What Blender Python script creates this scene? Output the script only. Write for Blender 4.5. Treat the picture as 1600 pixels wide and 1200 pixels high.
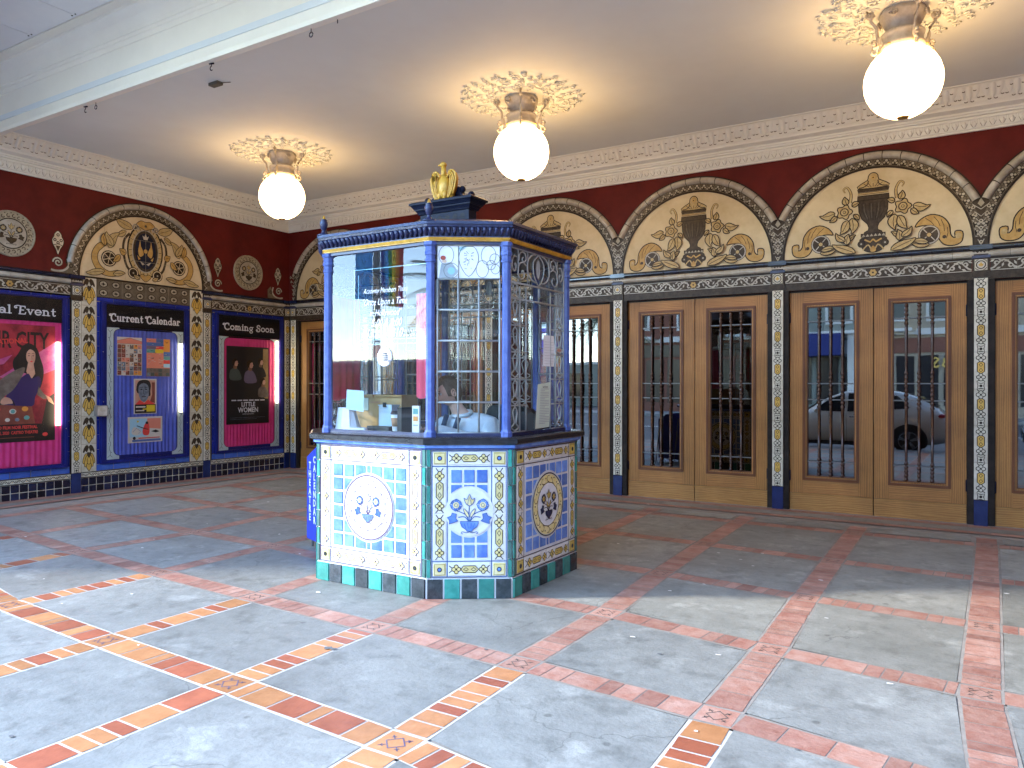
import bpy, bmesh, math, random
from math import sin, cos, pi, radians, sqrt, atan2
from mathutils import Vector, Matrix
random.seed(7)
for o in list(bpy.data.objects): bpy.data.objects.remove(o)
SC = bpy.context.scene
COL = SC.collection
# ------------------------------------------------------------ camera, sky, sun, exposure
cd = bpy.data.cameras.new('camera'); cam = bpy.data.objects.new('camera', cd); COL.objects.link(cam)
cd.sensor_width = 36; cd.lens = 36*1181.7/1600; cd.clip_end = 500; cd.clip_start = .05
YAW, PITCH, ROLL = radians(31.525), radians(0.03), radians(0.074)
f_ = Vector((-sin(YAW)*cos(PITCH), cos(YAW)*cos(PITCH), sin(PITCH)))
r0_ = Vector((cos(YAW), sin(YAW), 0)); u0_ = r0_.cross(f_)
r_ = cos(ROLL)*r0_ + sin(ROLL)*u0_; u_ = r_.cross(f_)
M_ = Matrix((( r_.x, u_.x, -f_.x, 0), (r_.y, u_.y, -f_.y, 0), (r_.z, u_.z, -f_.z, 1.5), (0, 0, 0, 1)))
cam.matrix_world = M_
SC.camera = cam
SUN_EL = radians(27); SUN_TRAVEL = Vector((.83, .56, 0)).normalized()     # the way the light goes
w = bpy.data.worlds.new('World'); SC.world = w; w.use_nodes = True
nt = w.node_tree; bg = nt.nodes['Background']; sky = nt.nodes.new('ShaderNodeTexSky')
sky.sky_type = 'NISHITA'; sky.sun_disc = False; sky.sun_elevation = SUN_EL
sky.sun_rotation = atan2(-SUN_TRAVEL.x, -SUN_TRAVEL.y); sky.ozone_density = 1.6; sky.dust_density = 0; sky.air_density = .9
nt.links.new(sky.outputs[0], bg.inputs[0]); bg.inputs[1].default_value = .15
sl = bpy.data.lights.new('sun', 'SUN'); so = bpy.data.objects.new('sun', sl); COL.objects.link(so)
sl.energy = .5; sl.angle = radians(4); sl.color = (1, .93, .84)
d_ = Vector((SUN_TRAVEL.x*cos(SUN_EL), SUN_TRAVEL.y*cos(SUN_EL), -sin(SUN_EL)))
so.rotation_euler = d_.to_track_quat('-Z', 'Y').to_euler()
SC.view_settings.view_transform = 'Standard'; SC.view_settings.look = 'None'
SC.view_settings.exposure = 4.12; SC.view_settings.gamma = 1
SC.render.engine = 'CYCLES'
SC.cycles.max_bounces = 10; SC.cycles.transparent_max_bounces = 16; SC.cycles.diffuse_bounces = 5
SC.cycles.glossy_bounces = 5; SC.cycles.sample_clamp_indirect = 6

# ------------------------------------------------------------ materials
MATS = {}
def mat(name, col, rough=.5, col2=None, ns=8, bump=0, bs=60, metal=0, emit=0, spec=.5, isl=0, coat=0, stretch=None, detail=4, obj=True, thr=(.35, .65)):
    if name in MATS: return MATS[name]
    m = bpy.data.materials.new(name); m.use_nodes = True; MATS[name] = m
    t = m.node_tree; b = t.nodes['Principled BSDF']; N = t.nodes.new; L = t.links.new
    b.inputs['Base Color'].default_value = (*col, 1); b.inputs['Roughness'].default_value = rough
    b.inputs['Metallic'].default_value = metal; b.inputs['Specular IOR Level'].default_value = spec
    if coat: b.inputs['Coat Weight'].default_value = coat; b.inputs['Coat Roughness'].default_value = .08
    tc = N('ShaderNodeTexCoord'); mp = N('ShaderNodeMapping'); L(tc.outputs['Object'], mp.inputs[0])
    if stretch: mp.inputs['Scale'].default_value = stretch
    out = None
    if col2:
        n = N('ShaderNodeTexNoise'); n.inputs['Scale'].default_value = ns; n.inputs['Detail'].default_value = detail
        n.inputs['Roughness'].default_value = .65
        L(mp.outputs[0], n.inputs['Vector'])
        r = N('ShaderNodeMapRange'); r.inputs[1].default_value = thr[0]; r.inputs[2].default_value = thr[1]; L(n.outputs[0], r.inputs[0])
        x = N('ShaderNodeMix'); x.data_type = 'RGBA'; x.inputs[6].default_value = (*col, 1); x.inputs[7].default_value = (*col2, 1)
        L(r.outputs[0], x.inputs[0]); out = x.outputs[2]
    if isl:
        g = N('ShaderNodeNewGeometry'); h = N('ShaderNodeHueSaturation'); r = N('ShaderNodeMapRange')
        r.inputs[3].default_value = 1-isl; r.inputs[4].default_value = 1+isl
        L(g.outputs['Random Per Island'], r.inputs[0]); L(r.outputs[0], h.inputs['Value'])
        if out: L(out, h.inputs['Color'])
        else: h.inputs['Color'].default_value = (*col, 1)
        out = h.outputs[0]
    if out: L(out, b.inputs['Base Color'])
    if bump:
        n = N('ShaderNodeTexNoise'); n.inputs['Scale'].default_value = bs; n.inputs['Detail'].default_value = 5
        L(mp.outputs[0], n.inputs['Vector']); bn = N('ShaderNodeBump'); bn.inputs['Strength'].default_value = bump
        bn.inputs['Distance'].default_value = .01; L(n.outputs[0], bn.inputs['Height']); L(bn.outputs[0], b.inputs['Normal'])
    if emit:
        b.inputs['Emission Color'].default_value = (*col, 1); b.inputs['Emission Strength'].default_value = emit
    return m
def wood(name, c1, c2, scale=(1, 1, 1), ring=3.2, dist=3.5, rough=.42, bd='X'):
    m = bpy.data.materials.new(name); m.use_nodes = True; MATS[name] = m
    t = m.node_tree; b = t.nodes['Principled BSDF']; N = t.nodes.new; L = t.links.new
    tc = N('ShaderNodeTexCoord'); mp = N('ShaderNodeMapping'); mp.inputs['Scale'].default_value = scale
    oi = N('ShaderNodeNewGeometry'); mu = N('ShaderNodeMath'); mu.operation = 'MULTIPLY'; mu.inputs[1].default_value = 37
    L(oi.outputs['Random Per Island'], mu.inputs[0]); ad = N('ShaderNodeVectorMath'); ad.operation = 'ADD'
    L(tc.outputs['Object'], mp.inputs[0]); L(mp.outputs[0], ad.inputs[0]); L(mu.outputs[0], ad.inputs[1])
    wv = N('ShaderNodeTexWave'); wv.bands_direction = bd; wv.inputs['Scale'].default_value = ring; wv.inputs['Distortion'].default_value = dist
    wv.inputs['Detail'].default_value = 3; wv.inputs['Detail Scale'].default_value = 1.2; L(ad.outputs[0], wv.inputs['Vector'])
    n = N('ShaderNodeTexNoise'); n.inputs['Scale'].default_value = 60; n.inputs['Detail'].default_value = 6; L(ad.outputs[0], n.inputs['Vector'])
    n2 = N('ShaderNodeTexNoise'); n2.inputs['Scale'].default_value = 1.6; n2.inputs['Detail'].default_value = 5; L(tc.outputs['Object'], n2.inputs['Vector'])
    mx = N('ShaderNodeMath'); mx.operation = 'MULTIPLY_ADD'; mx.inputs[1].default_value = .45; L(wv.outputs[1], mx.inputs[0])
    m2 = N('ShaderNodeMath'); m2.operation = 'MULTIPLY'; m2.inputs[1].default_value = .6; L(n.outputs[0], m2.inputs[0]); L(m2.outputs[0], mx.inputs[2])
    x = N('ShaderNodeMix'); x.data_type = 'RGBA'; x.inputs[6].default_value = (*c1, 1); x.inputs[7].default_value = (*c2, 1); L(mx.outputs[0], x.inputs[0])
    h = N('ShaderNodeHueSaturation'); r = N('ShaderNodeMapRange'); r.inputs[1].default_value = .3; r.inputs[2].default_value = .7
    r.inputs[3].default_value = .72; r.inputs[4].default_value = 1.2
    L(n2.outputs[0], r.inputs[0]); L(r.outputs[0], h.inputs['Value']); L(x.outputs[2], h.inputs['Color'])
    h2 = N('ShaderNodeHueSaturation'); r2 = N('ShaderNodeMapRange'); r2.inputs[3].default_value = .70; r2.inputs[4].default_value = 1.2
    L(oi.outputs['Random Per Island'], r2.inputs[0]); L(r2.outputs[0], h2.inputs['Value']); L(h.outputs[0], h2.inputs['Color'])
    L(h2.outputs[0], b.inputs['Base Color']); b.inputs['Roughness'].default_value = rough; b.inputs['Specular IOR Level'].default_value = .22
    bn = N('ShaderNodeBump'); bn.inputs['Strength'].default_value = .12; bn.inputs['Distance'].default_value = .004
    L(n.outputs[0], bn.inputs['Height']); L(bn.outputs[0], b.inputs['Normal'])
    return m
def glass(name, tint, refl=1.0, ior=1.5, see=1.0):
    # a thin pane: light goes straight through, the surface mirrors by its Fresnel share
    m = bpy.data.materials.new(name); m.use_nodes = True; MATS[name] = m
    t = m.node_tree; N = t.nodes.new; L = t.links.new; t.nodes.remove(t.nodes['Principled BSDF'])
    out = t.nodes['Material Output']; tr = N('ShaderNodeBsdfTransparent'); tr.inputs[0].default_value = (*tint, 1)
    gl = N('ShaderNodeBsdfGlossy'); gl.inputs['Roughness'].default_value = .012; gl.inputs['Color'].default_value = (.95, .97, 1, 1)
    fr = N('ShaderNodeFresnel'); fr.inputs[0].default_value = ior
    ml = N('ShaderNodeMath'); ml.operation = 'MULTIPLY'; ml.inputs[1].default_value = refl; ml.use_clamp = True
    L(fr.outputs[0], ml.inputs[0]); mx = N('ShaderNodeMixShader'); L(ml.outputs[0], mx.inputs[0])
    tc = N('ShaderNodeTexCoord'); n = N('ShaderNodeTexNoise'); n.inputs['Scale'].default_value = 1.3; L(tc.outputs['Object'], n.inputs['Vector'])
    bn = N('ShaderNodeBump'); bn.inputs['Strength'].default_value = .12; bn.inputs['Distance'].default_value = .004
    L(n.outputs[0], bn.inputs['Height']); L(bn.outputs[0], gl.inputs['Normal'])
    L(tr.outputs[0], mx.inputs[1]); L(gl.outputs[0], mx.inputs[2]); L(mx.outputs[0], out.inputs[0])
    return m

mat('grout', (.42, .4, .37), .9, (.3, .29, .27), 9)
mat('cream_tile', (.60, .56, .45), .22, (.46, .42, .32), 14, isl=.08, bump=.05, bs=9, spec=0.3)
mat('black_line', (.016, .011, .008), .35, (.035, .026, .018), 30, spec=0.12)
mat('yellow_glaze', (.62, .40, .09), .22, (.5, .31, .07), 20, isl=.12, spec=0.3)
mat('pale_gold', (.47, .355, .17), .4, (.36, .25, .10), 25, spec=0.2)
mat('amber', (.48, .31, .10), .4, (.36, .21, .06), 16, spec=0.2)
mat('dark_brown', (.030, .020, .013), .35, (.060, .042, .025), 25, bump=.1, bs=30, spec=0.15)
mat('taupe_tile', (.15, .12, .08), .3, (.085, .065, .042), 12, bump=.08, bs=20, isl=.12, spec=0.25)
mat('taupe_line', (.36, .32, .235), .3, (.25, .21, .15), 18, isl=.1, spec=0.25)
mat('taupe_white', (.44, .405, .34), .25, (.30, .265, .21), 7, isl=.1, bump=.05, bs=12, spec=0.25)
mat('tympanum_plaster', (.58, .48, .305), .45, (.47, .375, .22), 3.2, bump=.15, bs=22, spec=0.2)
mat('tympanum_tile', (.60, .49, .32), .3, (.52, .41, .25), 5, bump=.1, bs=18, spec=0.25)
mat('red_wall', (.118, .0125, .0100), .6, (.078, .0082, .0072), 2.2, bump=.22, bs=130, spec=0.15)
mat('navy_tile', (.012, .022, .085), .14, (.006, .010, .045), 4, isl=.55, bump=.05, bs=8)
mat('blue_black_tile', (.010, .014, .040), .13, (.005, .006, .02), 5, isl=.6, bump=.05, bs=8)
mat('blue_tile', (.035, .085, .36), .16, (.06, .13, .44), 7, isl=.3, bump=.06, bs=10)
mat('royal_tile', (.02, .03, .24), .18, (.012, .02, .16), 5, isl=.25, spec=0.3)
mat('case_blue', (.014, .02, .16), .3, (.010, .014, .11), 5, spec=0.25)
mat('booth_white', (.78, .78, .76), .12, (.66, .68, .68), 12, isl=.06, bump=.05, bs=12)
mat('booth_cream', (.80, .78, .70), .12, (.70, .68, .6), 12, isl=.06, bump=.05, bs=12)
mat('booth_blue', (.075, .17, .52), .12, (.17, .31, .64), 9, isl=.32, bump=.06, bs=14)
mat('booth_yellow', (.72, .56, .17), .15, (.66, .46, .09), 16, isl=.12)
mat('booth_paleyellow', (.76, .68, .38), .15, (.72, .58, .2), 16, isl=.1)
mat('booth_green', (.025, .20, .155), .12, (.055, .30, .235), 8, isl=.3, bump=.06, bs=12)
mat('booth_darkgreen', (.05, .12, .105), .12, (.09, .2, .17), 8, isl=.3)
mat('booth_black', (.02, .028, .03), .14, (.06, .07, .075), 16, isl=.3)
mat('ink_blue', (.05, .13, .33), .2, (.03, .08, .22), 20)
mat('plum_line', (.12, .07, .13), .25)
mat('paint_blue', (.060, .10, .29), .3, (.10, .15, .38), 18, bump=.2, bs=60)
mat('paint_navy', (.022, .030, .090), .35, (.013, .017, .055), 12, bump=.3, bs=40)
mat('paint_dark', (.008, .010, .022), .4, (.015, .018, .038), 14, bump=.2, bs=50, spec=0.1)
mat('gold_paint', (.72, .40, .045), .38, (.50, .25, .025), 12, bump=.2, bs=40, metal=.1)
mat('counter_steel', (.045, .045, .05), .25, (.02, .02, .024), 14, metal=.5, bump=.1, bs=20)
mat('lead_came', (.42, .44, .42), .45, (.32, .34, .33), 20, metal=.3)
mat('lead_dark', (.10, .11, .105), .5)
mat('white_glass', (.82, .84, .84), .2, (.72, .75, .76), 6)
mat('teal_glass', (.28, .55, .58), .2); mat('red_glass', (.35, .05, .03), .2); mat('peach_glass', (.7, .5, .35), .2)
mat('grey_glass', (.30, .36, .38), .2, (.4, .46, .48), 9)
mat('plaster', (.73, .75, .70), .7, (.67, .69, .64), 1.6, bump=.1, bs=40)
mat('ceiling_paint', (.76, .81, .80), .75, (.71, .75, .74), .7, bump=.06, bs=30)
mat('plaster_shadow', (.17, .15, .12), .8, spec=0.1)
mat('beam_paint', (.90, .865, .745), .6, (.85, .815, .70), 1.4, bump=.05, bs=40)
mat('metal_panel', (.84, .85, .85), .3, (.77, .79, .81), 1.2, metal=.15)
mat('dark_gap', (.02, .02, .022), .8)
mat('globe_glass', (1, .60, .25), .3, emit=1.05)
mat('iron_paint', (.56, .52, .45), .45, (.40, .35, .28), 12, bump=.15, bs=40)
mat('brass', (.55, .33, .1), .35, metal=.8)
mat('tube_light', (1, .84, .55), .3, emit=1.5)
mat('pink_curtain', (.70, .04, .23), .65, (.58, .03, .17), 6)
mat('blue_curtain', (.09, .13, .55), .6, (.07, .105, .46), 6)
mat('booth_curtain', (.85, .10, .18), .65, (.75, .07, .14), 6)
mat('mint_panel', (.50, .60, .60), .45, (.44, .54, .55), 10)
mat('case_black', (.010, .010, .013), .35, spec=0.2)
mat('letter_white', (.74, .75, .78), .4)
mat('pure_white', (.82, .83, .84), .45)
mat('steel_grey', (.25, .25, .25), .4, metal=.6)
wood('oak_door', (.46, .222, .060), (.16, .066, .018), (7, 7, .55), 2.2, 7)
wood('oak_kick', (.49, .25, .075), (.20, .09, .022), (1.1, 5, 9), 1.6, 9, bd='Z')
wood('dark_oak', (.16, .06, .022), (.085, .03, .012), (9, 9, 1))
mat('jamb', (.015, .011, .009), .5, (.03, .022, .017), 8, spec=0.1)
mat('spindle_wood', (.075, .036, .022), .25, (.04, .02, .013), 30)
mat('bar_iron', (.10, .095, .09), .4, metal=.5)
glass('door_glass', (.30, .28, .26), 3.1, 1.5)
glass('booth_glass', (.93, .96, .96), .85, 1.5)
glass('case_glass', (.97, .97, .97), .5, 1.45)

def cloth(name, col):
    # thin flag cloth: some of the light comes through it
    m = mat(name, col, .8); t = m.node_tree; b = t.nodes['Principled BSDF']; tl = t.nodes.new('ShaderNodeBsdfTranslucent'); mx = t.nodes.new('ShaderNodeMixShader')
    tl.inputs[0].default_value = (*col, 1); mx.inputs[0].default_value = .6
    t.links.new(b.outputs[0], mx.inputs[1]); t.links.new(tl.outputs[0], mx.inputs[2]); t.links.new(mx.outputs[0], t.nodes['Material Output'].inputs[0])
# ------------------------------------------------------------ mesh collector
class MB:
    def __init__(s): s.v = []; s.f = []; s.m = []; s.names = []; s.sm = []
    def mi(s, name):
        if name not in s.names: s.names.append(name)
        return s.names.index(name)
    def add(s, vs, fs, mname, smooth=False):
        o = len(s.v); s.v += [tuple(p) for p in vs]; k = s.mi(mname)
        for f in fs: s.f.append([i+o for i in f]); s.m.append(k); s.sm.append(smooth)
    def box(s, x0, x1, y0, y1, z0, z1, m):
        s.add([(x, y, z) for z in (z0, z1) for y in (y0, y1) for x in (x0, x1)],
              [(0, 2, 3, 1), (4, 5, 7, 6), (0, 1, 5, 4), (2, 6, 7, 3), (0, 4, 6, 2), (1, 3, 7, 5)], m)
    def prism(s, pts, z0, z1, m, pts2=None):
        n = len(pts); q = pts2 or pts
        s.add([(x, y, z0) for x, y in pts]+[(x, y, z1) for x, y in q],
              [tuple(range(n))[::-1], tuple(range(n, 2*n))]+[(i, (i+1) % n, n+(i+1) % n, n+i) for i in range(n)], m)
    def tube(s, pts, r, m, n=6, closed=False, smooth=True):
        pts = [Vector(p) for p in pts]; N = len(pts); vs = []; rr = r if isinstance(r, (list, tuple)) else [r]*N
        for i, p in enumerate(pts):
            a = pts[i-1] if (i or closed) else p; b = pts[(i+1) % N] if (i < N-1 or closed) else p
            t = (b-a).normalized(); ref = Vector((0, 0, 1)) if abs(t.z) < .9 else Vector((1, 0, 0))
            u = t.cross(ref).normalized(); v = t.cross(u)
            for k in range(n):
                an = 2*pi*k/n; vs.append(p+(u*cos(an)+v*sin(an))*rr[i])
        fs = []; M = N if closed else N-1
        for i in range(M):
            for k in range(n):
                a = i*n+k; b = i*n+(k+1) % n; c = ((i+1) % N)*n+(k+1) % n; d = ((i+1) % N)*n+k; fs.append((a, b, c, d))
        if not closed: fs += [tuple(range(n))[::-1], tuple(range((N-1)*n, N*n))]
        s.add(vs, fs, m, smooth)
    def lathe(s, prof, c, m, n=24, smooth=True, sy=1, ax=None, mod=None):
        vs = []
        for r, z in prof:
            for k in range(n):
                an = 2*pi*k/n; q = r*(mod(an, z) if mod else 1); vs.append((c[0]+q*cos(an), c[1]+q*sin(an)*sy, c[2]+z))
        fs = []
        for i in range(len(prof)-1):
            for k in range(n): fs.append((i*n+k, i*n+(k+1) % n, (i+1)*n+(k+1) % n, (i+1)*n+k))
        fs += [tuple(range(n))[::-1], tuple(range((len(prof)-1)*n, len(prof)*n))]
        s.add(vs, fs, m, smooth)
    def ball(s, c, r, m, n=16, sx=1, sy=1, sz=1, rot=None):
        vs = []; h = n//2
        for i in range(h+1):
            th = pi*i/h
            for k in range(n):
                an = 2*pi*k/n; p = Vector((r*sx*sin(th)*cos(an), r*sy*sin(th)*sin(an), r*sz*cos(th)))
                if rot: p = rot @ p
                vs.append(Vector(c)+p)
        s.add(vs, [(i*n+k, i*n+(k+1) % n, (i+1)*n+(k+1) % n, (i+1)*n+k) for i in range(h) for k in range(n)], m, True)
    def sweep(s, path, prof, m, fr, closed=False, smooth=False):
        # path: (u,v) points in the plane of frame fr; prof: (outward offset, height) points
        N = len(path); vs = []; P = len(prof)
        for i, p in enumerate(path):
            a = path[i-1] if (i or closed) else p; b = path[(i+1) % N] if (i < N-1 or closed) else p
            tx, ty = b[0]-a[0], b[1]-a[1]; l = sqrt(tx*tx+ty*ty) or 1; nx, ny = ty/l, -tx/l
            for o, h in prof: vs.append(fr(p[0]-nx*o, p[1]-ny*o, h))
        M = N if closed else N-1
        s.add(vs, [(i*P+k, i*P+k+1, ((i+1) % N)*P+k+1, ((i+1) % N)*P+k) for i in range(M) for k in range(P-1)], m, smooth)
    def build(s, name, parent=None, loc=None):
        me = bpy.data.meshes.new(name); me.from_pydata([tuple(p) for p in s.v], [], s.f)
        for n in s.names: me.materials.append(MATS[n])
        me.polygons.foreach_set('material_index', s.m); me.polygons.foreach_set('use_smooth', s.sm)
        me.update()
        o = bpy.data.objects.new(name, me); COL.objects.link(o)
        if parent:
            o.parent = parent; o.matrix_parent_inverse = wmat(parent).inverted()
        return o
def tag(o, label=None, cat=None, group=None, kind=None):
    if label: o['label'] = label
    if cat: o['category'] = cat
    if group: o['group'] = group
    if kind: o['kind'] = kind
    return o
def thing(name, label, cat, loc=(0, 0, 0), group=None):
    o = bpy.data.objects.new(name, None); COL.objects.link(o); o.location = loc; o.empty_display_size = .1
    return tag(o, label, cat, group)
def wmat(o):
    return (wmat(o.parent) @ o.matrix_parent_inverse @ o.matrix_basis) if o.parent else o.matrix_basis.copy()
def dup(src, parent, off=(0, 0, 0)):
    c = src.copy(); COL.objects.link(c); inv = src.matrix_parent_inverse.copy(); c.parent = parent; c.matrix_parent_inverse = inv; c.location = Vector(src.location)+Vector(off); return c
def copy_tree(o, parent=None, off=None, label=None):
    c = o.copy(); COL.objects.link(c)
    if parent: c.parent = parent; c.matrix_parent_inverse = o.matrix_parent_inverse.copy()
    if off: c.location = Vector(c.location)+Vector(off)
    if label: c['label'] = label
    for ch in list(o.children): copy_tree(ch, c)
    return c

# ------------------------------------------------------------ flat ornament drawn on a surface
class Ink(MB):
    """shapes in (u, v), laid on a surface at small heights; fr maps (u, v, height) to the world"""
    def __init__(s, fr): super().__init__(); s.fr = fr; s.T = None
    def _m(s, pts, h, closed=True):
        if s.T: pts = [s.T(*p) for p in pts]
        return [s.fr(p[0], p[1], h) for p in pts]
    def poly(s, pts, h, m): s.add(s._m(pts, h), [tuple(range(len(pts)))], m)
    def rect(s, u0, v0, u1, v1, h, m): s.poly([(u0, v0), (u1, v0), (u1, v1), (u0, v1)], h, m)
    def tile(s, u0, v0, u1, v1, h, m, t=.003):
        # a small slab with bevelled edge
        e = min(.004, (u1-u0)*.1)
        a = s._m([(u0, v0), (u1, v0), (u1, v1), (u0, v1)], h-t); b = s._m([(u0+e, v0+e), (u1-e, v0+e), (u1-e, v1-e), (u0+e, v1-e)], h)
        s.add(a+b, [(4, 5, 6, 7)]+[(i, (i+1) % 4, 4+(i+1) % 4, 4+i) for i in range(4)], m)
    def disc(s, c, r, h, m, n=14, ry=None, a=0):
        ry = ry or r; s.poly([(c[0]+r*cos(a+2*pi*k/n), c[1]+ry*sin(a+2*pi*k/n)) for k in range(n)], h, m)
    def ring(s, c, r0, r1, h, m, n=20, a0=0, a1=2*pi, sq=1):
        s.stroke([(c[0]+(r0+r1)/2*cos(a0+(a1-a0)*k/n), c[1]+sq*(r0+r1)/2*sin(a0+(a1-a0)*k/n)) for k in range(n+1)], abs(r1-r0), h, m)
    def stroke(s, pts, w, h, m, closed=False, taper=None):
        if closed: pts = list(pts)+[pts[0]]
        N = len(pts); L = []; R = []
        for i, p in enumerate(pts):
            if closed and i in (0, N-1): a, b = pts[N-2], pts[1]
            else: a = pts[max(i-1, 0)]; b = pts[min(i+1, N-1)]
            tx, ty = b[0]-a[0], b[1]-a[1]; l = sqrt(tx*tx+ty*ty) or 1; nx, ny = -ty/l, tx/l
            k = w/2
            if taper: k *= taper[0]+(taper[1]-taper[0])*i/(N-1)
            L.append((p[0]+nx*k, p[1]+ny*k)); R.append((p[0]-nx*k, p[1]-ny*k))
        vs = s._m(L+R, h)
        s.add(vs, [(i, i+1, N+i+1, N+i) for i in range(N-1)], m)
    def shape(s, pts, h, fill, line=None, lw=.004):
        s.poly(pts, h, fill)
        if line: s.stroke(pts, lw, h+.0012, line, True)
def bez(p0, p1, p2, p3, n=8):
    return [tuple(((1-t)**3)*a+3*((1-t)**2)*t*b+3*(1-t)*t*t*c+t**3*d for a, b, c, d in zip(p0, p1, p2, p3)) for t in [k/n for k in range(n+1)]]
def smoothpts(pts, closed=True, n=4):
    # Catmull-Rom through the points
    N = len(pts); out = []
    for i in range(N if closed else N-1):
        g = (lambda k: pts[k % N]) if closed else (lambda k: pts[max(0, min(N-1, k))])
        a, b, c, d = g(i-1), g(i), g(i+1), g(i+2)
        for j in range(n):
            t = j/n
            out.append(tuple(.5*((2*b[q])+(-a[q]+c[q])*t+(2*a[q]-5*b[q]+4*c[q]-d[q])*t*t+(-a[q]+3*b[q]-3*c[q]+d[q])*t**3) for q in (0, 1)))
    if not closed: out.append(pts[-1])
    return out
def spiral(c, r0, r1, a0, turns, n=18, mir=1):
    return [(c[0]+mir*(r0+(r1-r0)*k/n)*cos(a0+turns*2*pi*k/n), c[1]+(r0+(r1-r0)*k/n)*sin(a0+turns*2*pi*k/n)) for k in range(n+1)]
def text_ink(ink, txt, u, v, size, h, m, bold=.0, align='LEFT', sx=1, shear=0, rot=0, spacing=1, extr=0):
    cu = bpy.data.curves.new('t', 'FONT'); cu.body = txt; cu.size = size; cu.align_x = align; cu.offset = bold; cu.shear = shear
    cu.space_character = spacing; cu.resolution_u = 2
    o = bpy.data.objects.new('t', cu); COL.objects.link(o); bpy.context.view_layer.update()
    me = bpy.data.meshes.new_from_object(o.evaluated_get(bpy.context.evaluated_depsgraph_get()))
    c, s_ = cos(rot), sin(rot)
    pts = [(u+(p.co.x*sx*c-p.co.y*s_), v+(p.co.x*sx*s_+p.co.y*c)) for p in me.vertices]
    ink.add(ink._m(pts, h), [tuple(p.vertices) for p in me.polygons], m)
    bpy.data.objects.remove(o); bpy.data.curves.remove(cu); bpy.data.meshes.remove(me)
D = 9.431; W = 10.468; HC = 4.6
BW = lambda u, v, h: (u, D-h, v)
LW = lambda u, v, h: (-W+h, u, v)
wood('oak_rail', (.42, .198, .055), (.15, .062, .018), (.55, 7, 7), 2.2, 7, bd='Z')
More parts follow.
